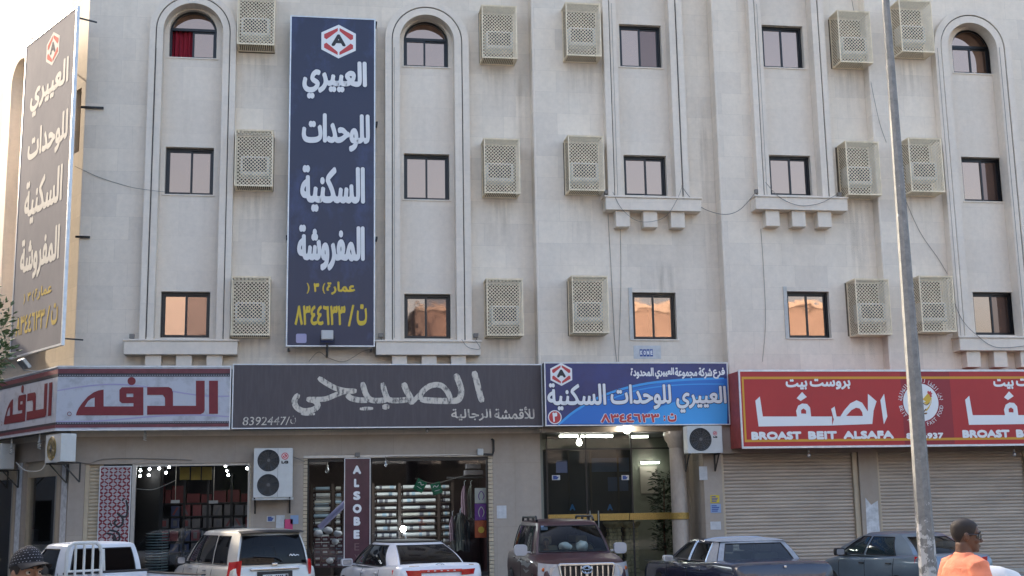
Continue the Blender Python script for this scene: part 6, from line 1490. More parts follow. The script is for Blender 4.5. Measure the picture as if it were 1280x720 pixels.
# --- white saloon with the long red lamp strip
paint('pearl_white', (.66, .67, .70), .05, .25)
c = Car('saloon_car', 'white saloon with black glass roof and red lamp strip across its tail', 'car', (1.88, -5.2, 0), 103, 'pearl_white',
        [(-2.44,.72,.74,.0), (-2.40,1.00,.83,.01), (-2.28,1.055,.875,.012), (-1.7,1.03,.905,.02), (-.8,.97,.925,.015), (.4,.93,.925,.015), (1.2,.92,.915,.03), (1.8,.86,.88,.05), (2.3,.72,.78,.04), (2.45,.55,.64,.0)], .24,
        dict(zb=.96, zr=1.425, xf0=1.42, xf1=.42, xr0=-1.90, xr1=-.95, w0=.86, w1=.615, taper=.20, bowf=.2, bowr=.16, cf=.10, cr=.16, bul=.035, crown=.9), roofm='trim_black')
mat('roof_glass', (.010, .008, .008), .45, spec=.2)
c.roofm = 'roof_glass'; c.body(); c.cabin([(1.05, .30, .05, -.02), (-.02, -.10, -1.47, -.88)], gr=.93, side_m='car_glass_dark', rear_m='car_glass_brown', front_m='car_glass')
c.interior(); c.wheels((-1.42, 1.42), .335); c.handle(-.05, .84, 'pearl_white'); c.handle(-1.05, .86, 'pearl_white'); c.seam(0, .4, .92); c.seam(-1.2, .6, .93, -.04)
c.mirror(.80, 1.01, 1.0, 'pearl_white', (.09, .12, .075))
for sg in (1, -1): c.patch('tail_lamp', 'tail_red', lambda u, v, sg=sg: Vector((lerp(-2.455, -2.10, u*u*u), sg*lerp(.40, .875, u**.75), lerp(.84+.02*u, .945+.01*u, v))), 14, 4)
c.oblong('lamp_strip', 'tail_red', (-2.43, 0, .925), .022, .42, .028, .01)
lm = MB()
for k in range(5): lm.box(-2.456, -2.450, -.26+k*.13-.02, -.26+k*.13+.02, .922, .936)
lm.build('lamp_pips', 'letter_pure', c.t)
c.plate_rear(-2.44, .72); c.oblong('bumper', 'pearl_white', (-2.40, 0, .48), .07, .82, .16, .05)
em = MB(); P_ = [Vector((-2.352, .0+.085*math.cos(a), 1.018+.042*math.sin(a))) for a in [2*math.pi*i/24 for i in range(25)]]; em.tube(P_, .009, 6, caps=False); em.tube([(-2.356, -.05, .99), (-2.35, -.03, 1.045)], .008, 5); em.tube([(-2.356, .03, .99), (-2.35, .05, 1.045)], .008, 5); em.tube([(-2.353, -.04, 1.02), (-2.353, .04, 1.016)], .008, 5); em.build('emblem', 'chrome', c.t, smooth=True)
bd = MB(); bd.box(-2.372, -2.366, .42, .62, 1.0, 1.03); bd.box(-2.372, -2.366, -.68, -.58, 1.005, 1.03); bd.build('badge', 'chrome', c.t)

# --- dark red four wheel drive facing the street
paint('maroon_paint', (.036, .007, .011), .0, .42, .12); mat('mirror_silver', (.46, .47, .50), .35, .2)
c = Car('off_road_car', 'dark red four wheel drive parked facing us before the lobby entrance', 'car', (5.22, -5.55, 0), -91, 'maroon_paint',
        [(-2.35,.75,.85,.0), (-2.28,1.14,.90,.01), (-1.2,1.17,.93,.015), (.2,1.16,.935,.015), (.95,1.15,.925,.03), (1.35,1.12,.91,.05), (1.9,1.05,.87,.06), (2.2,.94,.80,.04), (2.32,.72,.74,.0)], .40,
        dict(zb=1.15, zr=1.755, xf0=1.02, xf1=.38, xr0=-2.2, xr1=-2.0, w0=.845, w1=.665, taper=.10, bowf=.16, bowr=.06, crown=1.1))
c.body(); c.cabin([(.72, .26, .06, -.02), (-.06, -.12, -.95, -.95), (-1.06, -1.05, -1.9, -1.82)], gf=.93, side_m='car_glass_dark', front_m='car_glass_clear', rear_m='car_glass_dark')
c.interior(seats=((-.05, .38), (-.05, -.38), (-.95, .38), (-.95, -.38)), m='seat_beige'); c.wheels((-1.35, 1.45), .38, .26); c.handle(.0, 1.02, 'maroon_paint'); c.handle(-.95, 1.02, 'maroon_paint'); c.seam(-.02, .5, 1.12)
c.mirror(.72, 1.23, 1.03, 'mirror_silver', (.10, .13, .11), 'reflector', -1)
for sg in (1, -1):
    h = c.patch('headlight', 'lamp_clear', lambda u, v, sg=sg: Vector((lerp(2.335, 1.98, u**2.2)-.05*v, sg*lerp(.50+.05*v, .895-.02*v, u**.8), lerp(.72, 1.0, v)+.02*u)), 10, 6)
    MB().lathe([(.01, 0), (.085, .03), (.10, .05)], (2.24, sg*.62, .86), Vector((1, 0, 0)), 18).build('reflector_bowl', 'reflector', h, smooth=True)
    MB().ball((2.13, sg*.80, .90), (.03, .04, .04), 10, 7).build('indicator', 'tail_orange', h, smooth=True)
g_ = MB(); g_.plate([[(-.50, .68), (.50, .68), (.56, .985), (.52, 1.02), (-.52, 1.02), (-.56, .985)], [(-.46, .70), (.46, .70), (.51, .965), (-.51, .965)]], (Vector((2.30, 0, 0)), Vector((0,1,0)), Vz, Vector((1,0,0))), .05, -.04, back=True); g_.build('grille_surround', 'chrome', c.t, bevel=.012)
MB().box(2.27, 2.29, -.48, .48, .69, .98).build('grille', 'trim_black', c.t)
bb = MB()
for k in range(9):
    y = -.42+k*.105
    if abs(y) > .05: bb.box(2.29, 2.335, y-.018, y+.018, .70, .965)
bb.build('grille_bar', 'chrome', c.t, bevel=.006)
em = MB()
for rx, rz, dz in ((.10, .068, 0), (.045, .066, 0), (.075, .03, .03)): em.tube([Vector((2.355, rx*math.cos(a), .89+dz+rz*math.sin(a))) for a in [2*math.pi*i/22 for i in range(23)]], .010, 6, caps=False)
em.bar((2.345, 0, .70), (2.345, 0, .83), .05, .03); em.build('emblem', 'chrome', c.t, smooth=True)
c.oblong('bumper', 'maroon_paint', (2.30, 0, .52), .10, .82, .16, .06); c.plate_rear(2.41, .52, 1)
for sg in (1, -1):
    b = MB(); b.tube([(-1.75, sg*.60, 1.80), (-1.65, sg*.60, 1.87), (.05, sg*.60, 1.88), (.18, sg*.60, 1.80)], .026, 8); 
    for x in (-1.0, -.3): b.bar((x, sg*.60, 1.79), (x, sg*.60, 1.87), .05)
    b.build('roof_rail', 'trim_black', c.t, smooth=True)
    dm = MB()   # silver swirl decal along the flank
    for k, (P_, w_) in enumerate((([(1.30,1.0),(.9,.93),(.45,.97),(.05,.90)], .10), ([(.75,1.04),(.4,.94),(-.1,1.02),(-.6,.93)], .07), ([(1.1,.85),(.7,.80),(.3,.86)], .05))):
        Q = []
        for i in range(len(P_)-1):
            for j in range(6): Q.append((lerp(P_[i][0], P_[i+1][0], j/6), lerp(P_[i][1], P_[i+1][1], j/6)))
        vv = []
        for i, (x, z) in enumerate(Q):
            hh = w_/2*math.sin(math.pi*(i+.6)/(len(Q)+.4)); 
            for q in (1, -1): vv.append((x, sg*(c.hw(x)*(.994 if z+q*hh < 1.0 else .985)+.006), z+q*hh))
        dm.add(vv, [(2*i, 2*i+1, 2*i+3, 2*i+2) for i in range(len(Q)-1)])
    dm.build('decal', 'fog_silver', c.t, smooth=True)
wp = MB()
for sg in (1, -1): wp.tube([(1.10, sg*.02+.1, 1.17), (1.03, sg*.3+.1, 1.215), (1.0, sg*.42+.15, 1.235)], .009, 5)
wp.build('wiper', 'trim_black', c.t)
SUV = c
mat('bag_white', (.62, .64, .64), .45, var=.1)
def bag(label, c, r_, seed, m='bag_white', parent_rot=None):
    b = MB().ball((0,0,0), r_, 22, 14)
    for v in b.v: v += Vector((noise.noise(v*7+Vector((seed,0,0)))*.06, noise.noise(v*8+Vector((0,seed,3)))*.06, noise.noise(v*6+Vector((4,seed,1)))*.07))*(max(r_)/.25)
    for v in b.v: v += Vector(c)
    return tag(b.build('plastic_bag', m, smooth=True), label, 'bag')
def in_car(c, x, y, z): a = c.t.rotation_euler.z; return (c.t.location.x+math.cos(a)*x-math.sin(a)*y, c.t.location.y+math.sin(a)*x+math.cos(a)*y, z)
bag('white plastic bag on the dashboard of the dark red car, left one', in_car(c, .82, -.12, 1.28), (.13, .14, .09), 2); bag('white plastic bag on the dashboard of the dark red car, right one', in_car(c, .78, .22, 1.28), (.12, .22, .10), 6)
tg = MB().box(-.07, .07, -.004, .004, -.045, .045); p_ = in_car(c, .52, -.50, 1.66); t = local_thing('windscreen_tag', 'small blue tag at the top left of the dark red car windscreen', 'tag', p_); tg.build('card', 'paper_blue', t)

# --- dark blue American saloon with a grey roof
paint('midnight_blue', (.010, .016, .040), .1, .25); mat('vinyl_grey', (.26, .28, .31), .65, var=.2, vscale=14)
c = Car('saloon_car', 'long old dark blue saloon with a pale grey vinyl rear roof', 'car', (8.06, -7.75, 0), 92.5, 'midnight_blue',
        [(-2.68,.74,.86,.0), (-2.64,1.01,.92,.006), (-2.5,1.055,.945,.012), (-1.6,1.06,.965,.02), (-.5,1.01,.97,.015), (.8,.97,.965,.015), (1.4,.95,.955,.02), (2.4,.92,.935,.025), (2.62,.86,.91,.01), (2.68,.68,.86,.0)], .26,
        dict(zb=1.02, zr=1.385, xf0=1.12, xf1=.42, xr0=-1.50, xr1=-1.20, w0=.865, w1=.66, taper=.05, bowf=.08, bowr=.04, cf=.02, cr=.02, bul=.01, crown=.75))
c.body(); c.cabin([(.84, .32, -.16, -.14), (-.20, -.18, -.98, -.90)], gf=.92, gr=.84, side_m='car_glass', front_m='car_glass_clear', rear_m='car_glass_sky')
c.interior(m='seat_cloth'); c.wheels((-1.5, 1.48), .34); c.handle(-.05, .88, 'chrome'); c.handle(-.9, .88, 'chrome'); c.seam(-.2, .4, .95); c.seam(1.05, .4, .94)
# vinyl cover over the rear half of the roof and the broad rear pillars
vb = MB()
for sg in (1, -1): vb.grid(lambda u, v, sg=sg: c.side(lerp(c.gxr(v), lerp(-1.04, -.97, v), u), v, sg, .012), 6, 8)
vb.grid(lambda u, v: c.rear(lerp(-1.0, -.86, u), v, .012), 4, 8); vb.grid(lambda u, v: c.rear(lerp(.86, 1.0, u), v, .012), 4, 8)
vb.grid(lambda u, v: c.rear(lerp(-1, 1, u), lerp(.91, 1.0, v), .014), 12, 2); vb.grid(lambda u, v: c.rear(lerp(-1, 1, u), lerp(-.02, .075, v), .014), 12, 2)
vb.grid(lambda u, v: Vector((lerp(c.gxr(1)-.05, -.45, v), lerp(-.675, .675, u), c.gz(1)+.006+.056*(1-(2*u-1)**4)*min(1, v*6))), 16, 12); vb.build('vinyl_roof', 'vinyl_grey', c.t, smooth=True, angle=60)
tr = MB()
for sg in (1, -1):
    tr.tube([c.side(lerp(-1.03, -.96, v), v, sg, .018) for v in (0, .25, .5, .75, 1)], .014, 6); tr.tube([c.side(lerp(-.18, -.16, v), v, sg, .012) for v in (0, .5, 1)], .018, 6); tr.tube([c.side(lerp(-.10, -.08, v), v, sg, .012) for v in (0, .5, 1)], .010, 6); tr.tube([c.side(x, .04, sg, .012) for x in (-1.0, -.3, .4, .95)], .010, 6)
tr.tube([Vector((-.45, y, c.gz(1)+.066-.05*abs(y/.68)**4)) for y in (-.66, -.4, 0, .4, .66)], .012, 6); tr.build('chrome_trim', 'chrome', c.t, smooth=True)
c.mirror(.78, 1.03, .99, 'plate_white', (.08, .10, .06), 'reflector', -1)
for sg in (1, -1): c.oblong('tail_lamp', 'tail_red', (-2.685, sg*.62, .62), .02, .24, .07, .015)
c.oblong('bumper', 'chrome', (-2.76, 0, .55), .09, .92, .09, .03); c.plate_rear(-2.70, .74); c.oblong('boot_lock', 'chrome', (-2.655, 0, .985), .01, .025, .02, .006)
for sg in (1, -1): MB().tube([(2.6, sg*.90, .93), (1.2, sg*.93, .955), (-.2, sg*.945, .96)], .008, 5).build('pinstripe', 'chrome', c.t)

# --- blue grey small saloon at the right
paint('steel_blue', (.135, .185, .235), .45, .3)
c = Car('saloon_car', 'small blue grey saloon parked before the right shutters, behind the lamp post', 'car', (12.0, -6.85, 0), 96, 'steel_blue',
        [(-2.15,.72,.68,.0), (-2.12,.98,.77,.01), (-2.0,1.05,.80,.014), (-1.5,1.04,.83,.02), (-.6,1.0,.845,.015), (.4,.965,.845,.015), (1.0,.95,.835,.03), (1.6,.87,.80,.05), (2.0,.72,.70,.04), (2.15,.52,.56,.0)], .25,
        dict(zb=.985, zr=1.405, xf0=1.42, xf1=.30, xr0=-1.66, xr1=-.98, w0=.80, w1=.585, taper=.18, bowf=.2, bowr=.14, cf=.10, cr=.10, bul=.03, crown=.95))
c.body(); c.cabin([(1.0, .18, -.02, -.10), (-.14, -.20, -1.18, -.86)], gr=.86, side_m='car_glass', rear_m='car_glass', front_m='car_glass_clear')
c.interior(m='seat_beige'); c.wheels((-1.28, 1.28), .30); c.handle(-.0, .84, 'trim_black'); c.handle(-1.0, .86, 'trim_black'); c.seam(-.10, .4, .95); c.seam(.95, .4, .92); c.seam(-1.12, .6, .97, -.05)
c.mirror(.70, 1.04, .93, 'trim_black', (.09, .11, .08))
for sg in (1, -1): c.patch('tail_lamp', 'tail_red', lambda u, v, sg=sg: Vector((lerp(-2.155, -1.86, u*u), sg*lerp(.50, .80-.015*v, u**.7), lerp(.80, 1.02-.03*(1-u), v))), 8, 5)
c.oblong('bumper', 'steel_blue', (-2.13, 0, .50), .07, .74, .16, .05); c.plate_rear(-2.165, .74)

# --- olive brown car at the right edge: only its wing is in the picture
paint('olive_paint', (.085, .075, .055), .3, .35)
c = Car('saloon_car', 'olive brown car at the right edge, only its front wing showing', 'car', (16.75, -6.6, 0), -104, 'olive_paint',
        [(-2.25,.72,.70,.0), (-2.2,1.0,.80,.01), (-1.5,1.02,.85,.02), (.4,.97,.86,.015), (1.0,.95,.85,.03), (1.6,.90,.82,.05), (2.05,.78,.74,.04), (2.22,.58,.60,.0)], .25,
        dict(zb=.975, zr=1.40, xf0=1.35, xf1=.35, xr0=-1.7, xr1=-1.0, w0=.81, w1=.60, taper=.16, bowf=.2, bowr=.14, cf=.08, cr=.08, bul=.03, crown=.9))
c.body(); c.cabin([(1.0, .2, 0, -.08), (-.12, -.18, -1.2, -.88)]); c.interior(); c.wheels((-1.3, 1.3), .31); c.mirror(.72, 1.02, .94, 'olive_paint'); c.seam(0, .4, .93); c.handle(-.05, .84, 'olive_paint')
for sg in (1, -1): c.patch('headlight', 'lamp_clear', lambda u, v, sg=sg: Vector((lerp(2.2, 1.8, u**2), sg*lerp(.42, .80, u**.8), lerp(.58, .78, v)+.05*u)), 8, 4)

# --- white pickup at the left edge
paint('work_white', (.60, .62, .65), .0, .38, .35)
c = Car('pickup_truck', 'white pickup truck with a barred rack behind its cab, at the left edge', 'pickup', (-3.95, -7.5, 0), 125, 'work_white',
        [(-2.55,.60,.78,.0), (-2.5,.70,.82,.0), (-.45,.72,.84,.0), (-.42,1.01,.84,.01), (.3,1.01,.85,.015), (1.0,1.0,.85,.03), (1.6,.97,.82,.05), (2.2,.88,.76,.03), (2.35,.7,.7,.0)], .42,
        dict(zb=1.0, zr=1.545, xf0=1.10, xf1=.55, xr0=-.44, xr1=-.36, w0=.80, w1=.665, taper=.07, bowf=.12, bowr=.02, cf=.02, cr=.01, crown=1.0))
c.body(); c.cabin([(.82, .46, -.16, -.12)], gr=.84, side_m='car_glass_dark', rear_m='car_glass_brown', front_m='car_glass')
c.interior(seats=((.05, .38), (.05, -.38))); c.wheels((-1.55, 1.45), .35, .22); c.mirror(.72, 1.18, 1.0, 'trim_black', (.08, .10, .11)); c.handle(-.1, .98, 'trim_black'); c.seam(-.3, .5, 1.08); c.seam(.9, .5, 1.06)
MB().bar(c.rear(0, .09, .012), c.rear(0, .88, .012), .035, .02).build('window_divider', 'unit_white', c.rwin)
bd = MB()
for sg in (1, -1): bd.box(-2.5, -.52, sg*.82-.035, sg*.82+.035, .71, 1.02)
bd.box(-2.54, -2.47, -.78, .78, .71, 1.02); bd.box(-.60, -.53, -.78, .78, .71, 1.06); bd.build('load_bed', 'work_white', c.t, bevel=.015)
rl = MB()
for sg in (1, -1): rl.box(-2.5, -.5, sg*.82-.05, sg*.82+.05, 1.022, 1.05)
rl.box(-.61, -.52, -.80, .80, 1.062, 1.10); rl.build('bed_rail', 'trim_black', c.t, bevel=.01)
rk_ = MB()
def hoop(y0, y1, x, zt): return [(x, y0, .95), (x, y0, zt-.16), (x-.0, lerp(y0, y1, .06), zt-.05), (x, lerp(y0, y1, .18), zt), (x, lerp(y0, y1, .82), zt), (x, lerp(y0, y1, .94), zt-.05), (x, y1, zt-.16), (x, y1, .95)]
for sg in (1,):
    rk_.tube(hoop(.80, .16, -.66, 1.60), .034, 8)
    for k in (1, 2, 3): y = lerp(.80, .16, k/4); rk_.tube([(-.66, y, .98), (-.66, y, 1.59)], .024, 8)
    rk_.tube([(-.66, .80, 1.12), (-.66, .16, 1.12)], .02, 8)
rk_.build('barred_rack', 'unit_white', c.t, smooth=True)
for sg in (1, -1): c.oblong('tail_lamp', 'tail_red', (-2.56, sg*.74, .84), .02, .06, .13, .01)
# ------------------------------------------------------------------ lamp post
def galv():
    m = bpy.data.materials.new('galvanised'); m.use_nodes = True; MATS['galvanised'] = m
    t = m.node_tree; N = t.nodes.new; L = t.links.new; b = t.nodes['Principled BSDF']; b.inputs['Roughness'].default_value = .8; b.inputs['Specular IOR Level'].default_value = .2
    tc = N('ShaderNodeTexCoord'); n = N('ShaderNodeTexNoise'); n.inputs['Scale'].default_value = 9; n.inputs['Detail'].default_value = 8; n.inputs['Roughness'].default_value = .75; L(tc.outputs['Object'], n.inputs['Vector'])
    r_ = N('ShaderNodeValToRGB'); r_.color_ramp.elements[0].position = .35; r_.color_ramp.elements[0].color = (.17, .172, .17, 1); r_.color_ramp.elements[1].position = .68; r_.color_ramp.elements[1].color = (.28, .28, .27, 1); L(n.outputs['Fac'], r_.inputs[0])
    n2 = N('ShaderNodeTexNoise'); n2.inputs['Scale'].default_value = 6; n2.inputs['Detail'].default_value = 7; n2.inputs['Roughness'].default_value = .7; L(tc.outputs['Object'], n2.inputs['Vector'])
    sp = N('ShaderNodeSeparateXYZ'); L(tc.outputs['Object'], sp.inputs[0]); mz = N('ShaderNodeMapRange'); mz.inputs['From Min'].default_value = 2.3; mz.inputs['From Max'].default_value = 1.6; mz.inputs['To Min'].default_value = 0; mz.inputs['To Max'].default_value = .20; L(sp.outputs['Z'], mz.inputs['Value'])
    ad = N('ShaderNodeMath'); ad.operation = 'ADD'; L(n2.outputs['Fac'], ad.inputs[0]); L(mz.outputs[0], ad.inputs[1])
    th = N('ShaderNodeMapRange'); th.inputs['From Min'].default_value = .68; th.inputs['From Max'].default_value = .71; L(ad.outputs[0], th.inputs['Value'])
    x = N('ShaderNodeMix'); x.data_type = 'RGBA'; L(th.outputs[0], x.inputs['Factor']); L(r_.outputs[0], x.inputs['A']); x.inputs['B'].default_value = (.50, .50, .49, 1); L(x.outputs['Result'], b.inputs['Base Color'])
galv()
pY = -15.5; pb = at(1161.5, 705, pY); ptop = at(1105.5, 2, pY)
px_, topz = (pb.x+ptop.x)/2, ptop.z
post = thing('lamp_post', 'tall grey octagonal steel lamp post rising past the red sign', 'lamp post', (px_, pY, 0))
dmd = lambda z: lerp(.118, .052, (z-1.4)/(topz-1.4))
pm = MB(); zz_ = (0.0, 1.0, 2.5, 4.5, 6.5, 8.5, 10.8); pm.add([(px_+dmd(z)*math.cos(R(22.5+45*j)), pY+dmd(z)*math.sin(R(22.5+45*j)), z) for z in zz_ for j in range(8)], [(i*8+j, i*8+(j+1) % 8, (i+1)*8+(j+1) % 8, (i+1)*8+j) for i in range(6) for j in range(8)]+[tuple(48+j for j in range(8))])
pm.build('pole', 'galvanised', post)
MB().box(px_-.22, px_+.22, pY-.22, pY+.22, 0, .03).build('base_plate', 'galvanised', post, bevel=.005)
MB().tube([(px_, pY, 10.7), (px_, pY-.3, 11.0), (px_, pY-1.5, 11.2)], .035, 8).build('arm', 'galvanised', post, smooth=True)
MB().box(px_-.14, px_+.14, pY-2.2, pY-1.45, 11.14, 11.28).build('lamp_head', 'lamp_housing', post, bevel=.04)

# ------------------------------------------------------------------ tree at the left edge
mat('leaf_green', (.055, .095, .030), .5, var=.55, vscale=3.5); mat('bark', (.11, .085, .065), .9, var=.4, vscale=12, bump=.6)
random.seed(17); tY = -21.2; tb_ = at(-78, 430, tY)
tree = thing('tree', 'small leafy green tree leaning into the left edge of the photo', 'tree', (tb_.x, tY, .2))
MB().tube([(tb_.x-.1, tY, .2), (tb_.x-.06, tY+.02, 1.2), (tb_.x, tY, 2.2), (tb_.x+.05, tY-.03, 3.2), (tb_.x+.02, tY, 4.0)], [.09, .075, .06, .04, .015], 10).build('trunk', 'bark', tree, smooth=True)
bb = MB()
for a in range(7):
    an = a*.9; z0 = 2.1+a*.2; bb.tube([(tb_.x, tY, z0), (tb_.x+.25*math.cos(an), tY+.25*math.sin(an), z0+.3), (tb_.x+.5*math.cos(an), tY+.5*math.sin(an), z0+.42)], [.03, .02, .007], 6)
bb.build('limbs', 'bark', tree, smooth=True)
bb = MB()
clumps = [(at(-14, 398, tY), .19), (at(-10, 435, tY), .18), (at(-30, 455, tY), .22), (at(-42, 372, tY), .22)]+[(Vector((tb_.x+random.uniform(-.6,.08), tY+random.uniform(-.5,.5), random.uniform(2.7, 4.2))), random.uniform(.2, .34)) for _ in range(16)]
for c_, r_ in clumps:
    for i in range(int(420*(r_/.25)**2)):
        d = Vector((random.gauss(0,1), random.gauss(0,1), random.gauss(0,1))).normalized(); q = c_+d*r_*(.35+.75*random.random()**.6); dr = (d*.7+Vector((random.uniform(-.6,.6), random.uniform(-.6,.6), random.uniform(-.3,.8)))).normalized()
        s_ = dr.cross(Vector((random.uniform(-1,1), random.uniform(-1,1), random.uniform(-1,1)))).normalized(); L_ = random.uniform(.035, .075); u_ = s_.cross(dr)
        bb.add([q, q+dr*L_*.45+s_*L_*.2+u_*L_*.06, q+dr*L_, q+dr*L_*.45-s_*L_*.2+u_*L_*.06], [(0,1,2),(0,2,3)])
bb.build('crown', 'leaf_green', tree)

# ------------------------------------------------------------------ people
mat('skin_dark', (.105, .052, .032), .5, var=.12, vscale=20); mat('skin_tan', (.27, .145, .09), .5, var=.15, vscale=18); mat('orange_cloth', (.78, .25, .14), .85, var=.10, vscale=5, bump=.3, bscale=40); mat('navy_cloth', (.03, .04, .07), .85); mat('grey_cloth', (.20, .21, .23), .85); mat('hair_black', (.018, .013, .011), .7, var=.3, vscale=40); mat('eye_white', (.5, .48, .45), .25); mat('iris', (.02, .012, .008), .2); mat('shoe', (.03, .028, .026), .5); mat('shades', (.008, .008, .009), .08, coat=1); mat('lip', (.10, .035, .03), .5)
def cap_cloth():
    m = bpy.data.materials.new('cap_cloth'); m.use_nodes = True; MATS['cap_cloth'] = m
    b = m.node_tree.nodes['Principled BSDF']; b.inputs['Base Color'].default_value = (.006, .0065, .010, 1); b.inputs['Roughness'].default_value = .85
cap_cloth()
def fuse(mb, name, m, parent, voxel=.0055, sm=6, wr=0.0):
    """one continuous skin over overlapping closed shapes"""
    o = mb.build(name, m, None); r_ = o.modifiers.new('skin', 'REMESH'); r_.mode = 'VOXEL'; r_.voxel_size = voxel; r_.use_smooth_shade = True
    s_ = o.modifiers.new('soft', 'SMOOTH'); s_.iterations = sm; s_.factor = .5
    bpy.context.view_layer.update(); me = bpy.data.meshes.new_from_object(o.evaluated_get(bpy.context.evaluated_depsgraph_get()))
    old = o.data; o.modifiers.clear(); o.data = me; bpy.data.meshes.remove(old)
    if wr:
        for v in me.vertices:
            p = v.co; k = noise.noise(Vector((p.x*6+p.z*3, p.y*6, p.z*11-p.x*4)))+.7*noise.noise(Vector((p.x*14+p.z*9, p.y*14, p.z*10-p.x*6))); v.co += v.normal*wr*k
    me.polygons.foreach_set('use_smooth', [True]*len(me.polygons)); o.parent = parent; return o
def loft(mb, rings, n=22, e=2.3, M=None):
    """rings: (z, front x, back x, half width[, y])"""
    vv = []; ff = []
    for rg in rings:
        z, xf, xb, hw_ = rg[:4]; y0 = rg[4] if len(rg) > 4 else 0; cx, a = (xf+xb)/2, (xf-xb)/2
        for j in range(n):
            t = 2*math.pi*j/n; c_, s_ = math.cos(t), math.sin(t); p = Vector((cx+a*math.copysign(abs(c_)**(2/e), c_), y0+hw_*math.copysign(abs(s_)**(2/e), s_), z)); vv.append(M @ p if M else p)
    k = len(rings)
    for i in range(k-1):
        for j in range(n): ff.append((i*n+j, i*n+(j+1) % n, (i+1)*n+(j+1) % n, (i+1)*n+j))
    ff.append(tuple(range(n-1, -1, -1))); ff.append(tuple((k-1)*n+j for j in range(n))); return mb.add(vv, ff)
HEAD = [(.0,.070,.030,.026), (.012,.084,.0,.040), (.035,.092,-.030,.050), (.065,.092,-.066,.060), (.095,.089,-.088,.067), (.12,.086,-.098,.071), (.15,.092,-.103,.0745), (.18,.084,-.100,.0735), (.205,.066,-.086,.064), (.224,.038,-.058,.044), (.233,.010,-.025,.018)]
def put(mb, M, fn):
    k = len(mb.v); fn(mb)
    for i in range(k, len(mb.v)): mb.v[i] = M @ mb.v[i]
def head_parts(b, M):
    loft(b, HEAD, 24, 2.2, M)
    def f(q):
        q.tube([(.084,0,.128), (.100,0,.105), (.113,0,.083), (.100,0,.074)], [.008, .010, .0135, .010], 8)
        for sg in (1, -1):
            q.ball((.100, sg*.013, .080), (.010, .008, .008), 10, 7); q.ball((-.008, sg*.0735, .108), (.019, .010, .032), 12, 8); q.ball((-.012, sg*.080, .112), (.016, .007, .026), 10, 7)
            q.tube([(.088, sg*.010, .138), (.089, sg*.034, .143), (.070, sg*.060, .136)], [.007, .008, .006], 6); q.ball((.068, sg*.045, .085), (.022, .020, .022), 10, 7)
        q.tube([(.088, -.020, .049), (.099, 0, .052), (.088, .020, .049)], [.004, .0065, .004], 6); q.tube([(.086, -.018, .040), (.096, 0, .040), (.086, .018, .040)], [.004, .007, .004], 6); q.ball((.078, 0, .015), (.018, .022, .016), 10, 7)
    put(b, M, f)
def hand(b, w_, d, side, thumb):
    """w_ wrist, d direction of the fingers, side across the knuckles, thumb direction"""
    d, side = d.normalized(), side.normalized(); n_ = d.cross(side)
    b.obox(w_+d*.045, d, side, n_, .046, .037, .013)
    for k, (o_, l_) in enumerate(((-.030, .066), (-.010, .076), (.010, .072), (.030, .056))):
        p = w_+d*.085+side*o_; b.tube([p, p+d*l_*.45+n_*.006, p+d*l_*.78+n_*.020, p+d*l_*.95+n_*.034], [.0088, .0085, .0078, .006], 8)
    p = w_+d*.025+thumb*.034; b.tube([w_+d*.02+thumb*.015, p+d*.01, p+d*.04+thumb*.016, p+d*.066+thumb*.018+n_*.01], [.013, .011, .0095, .007], 8)
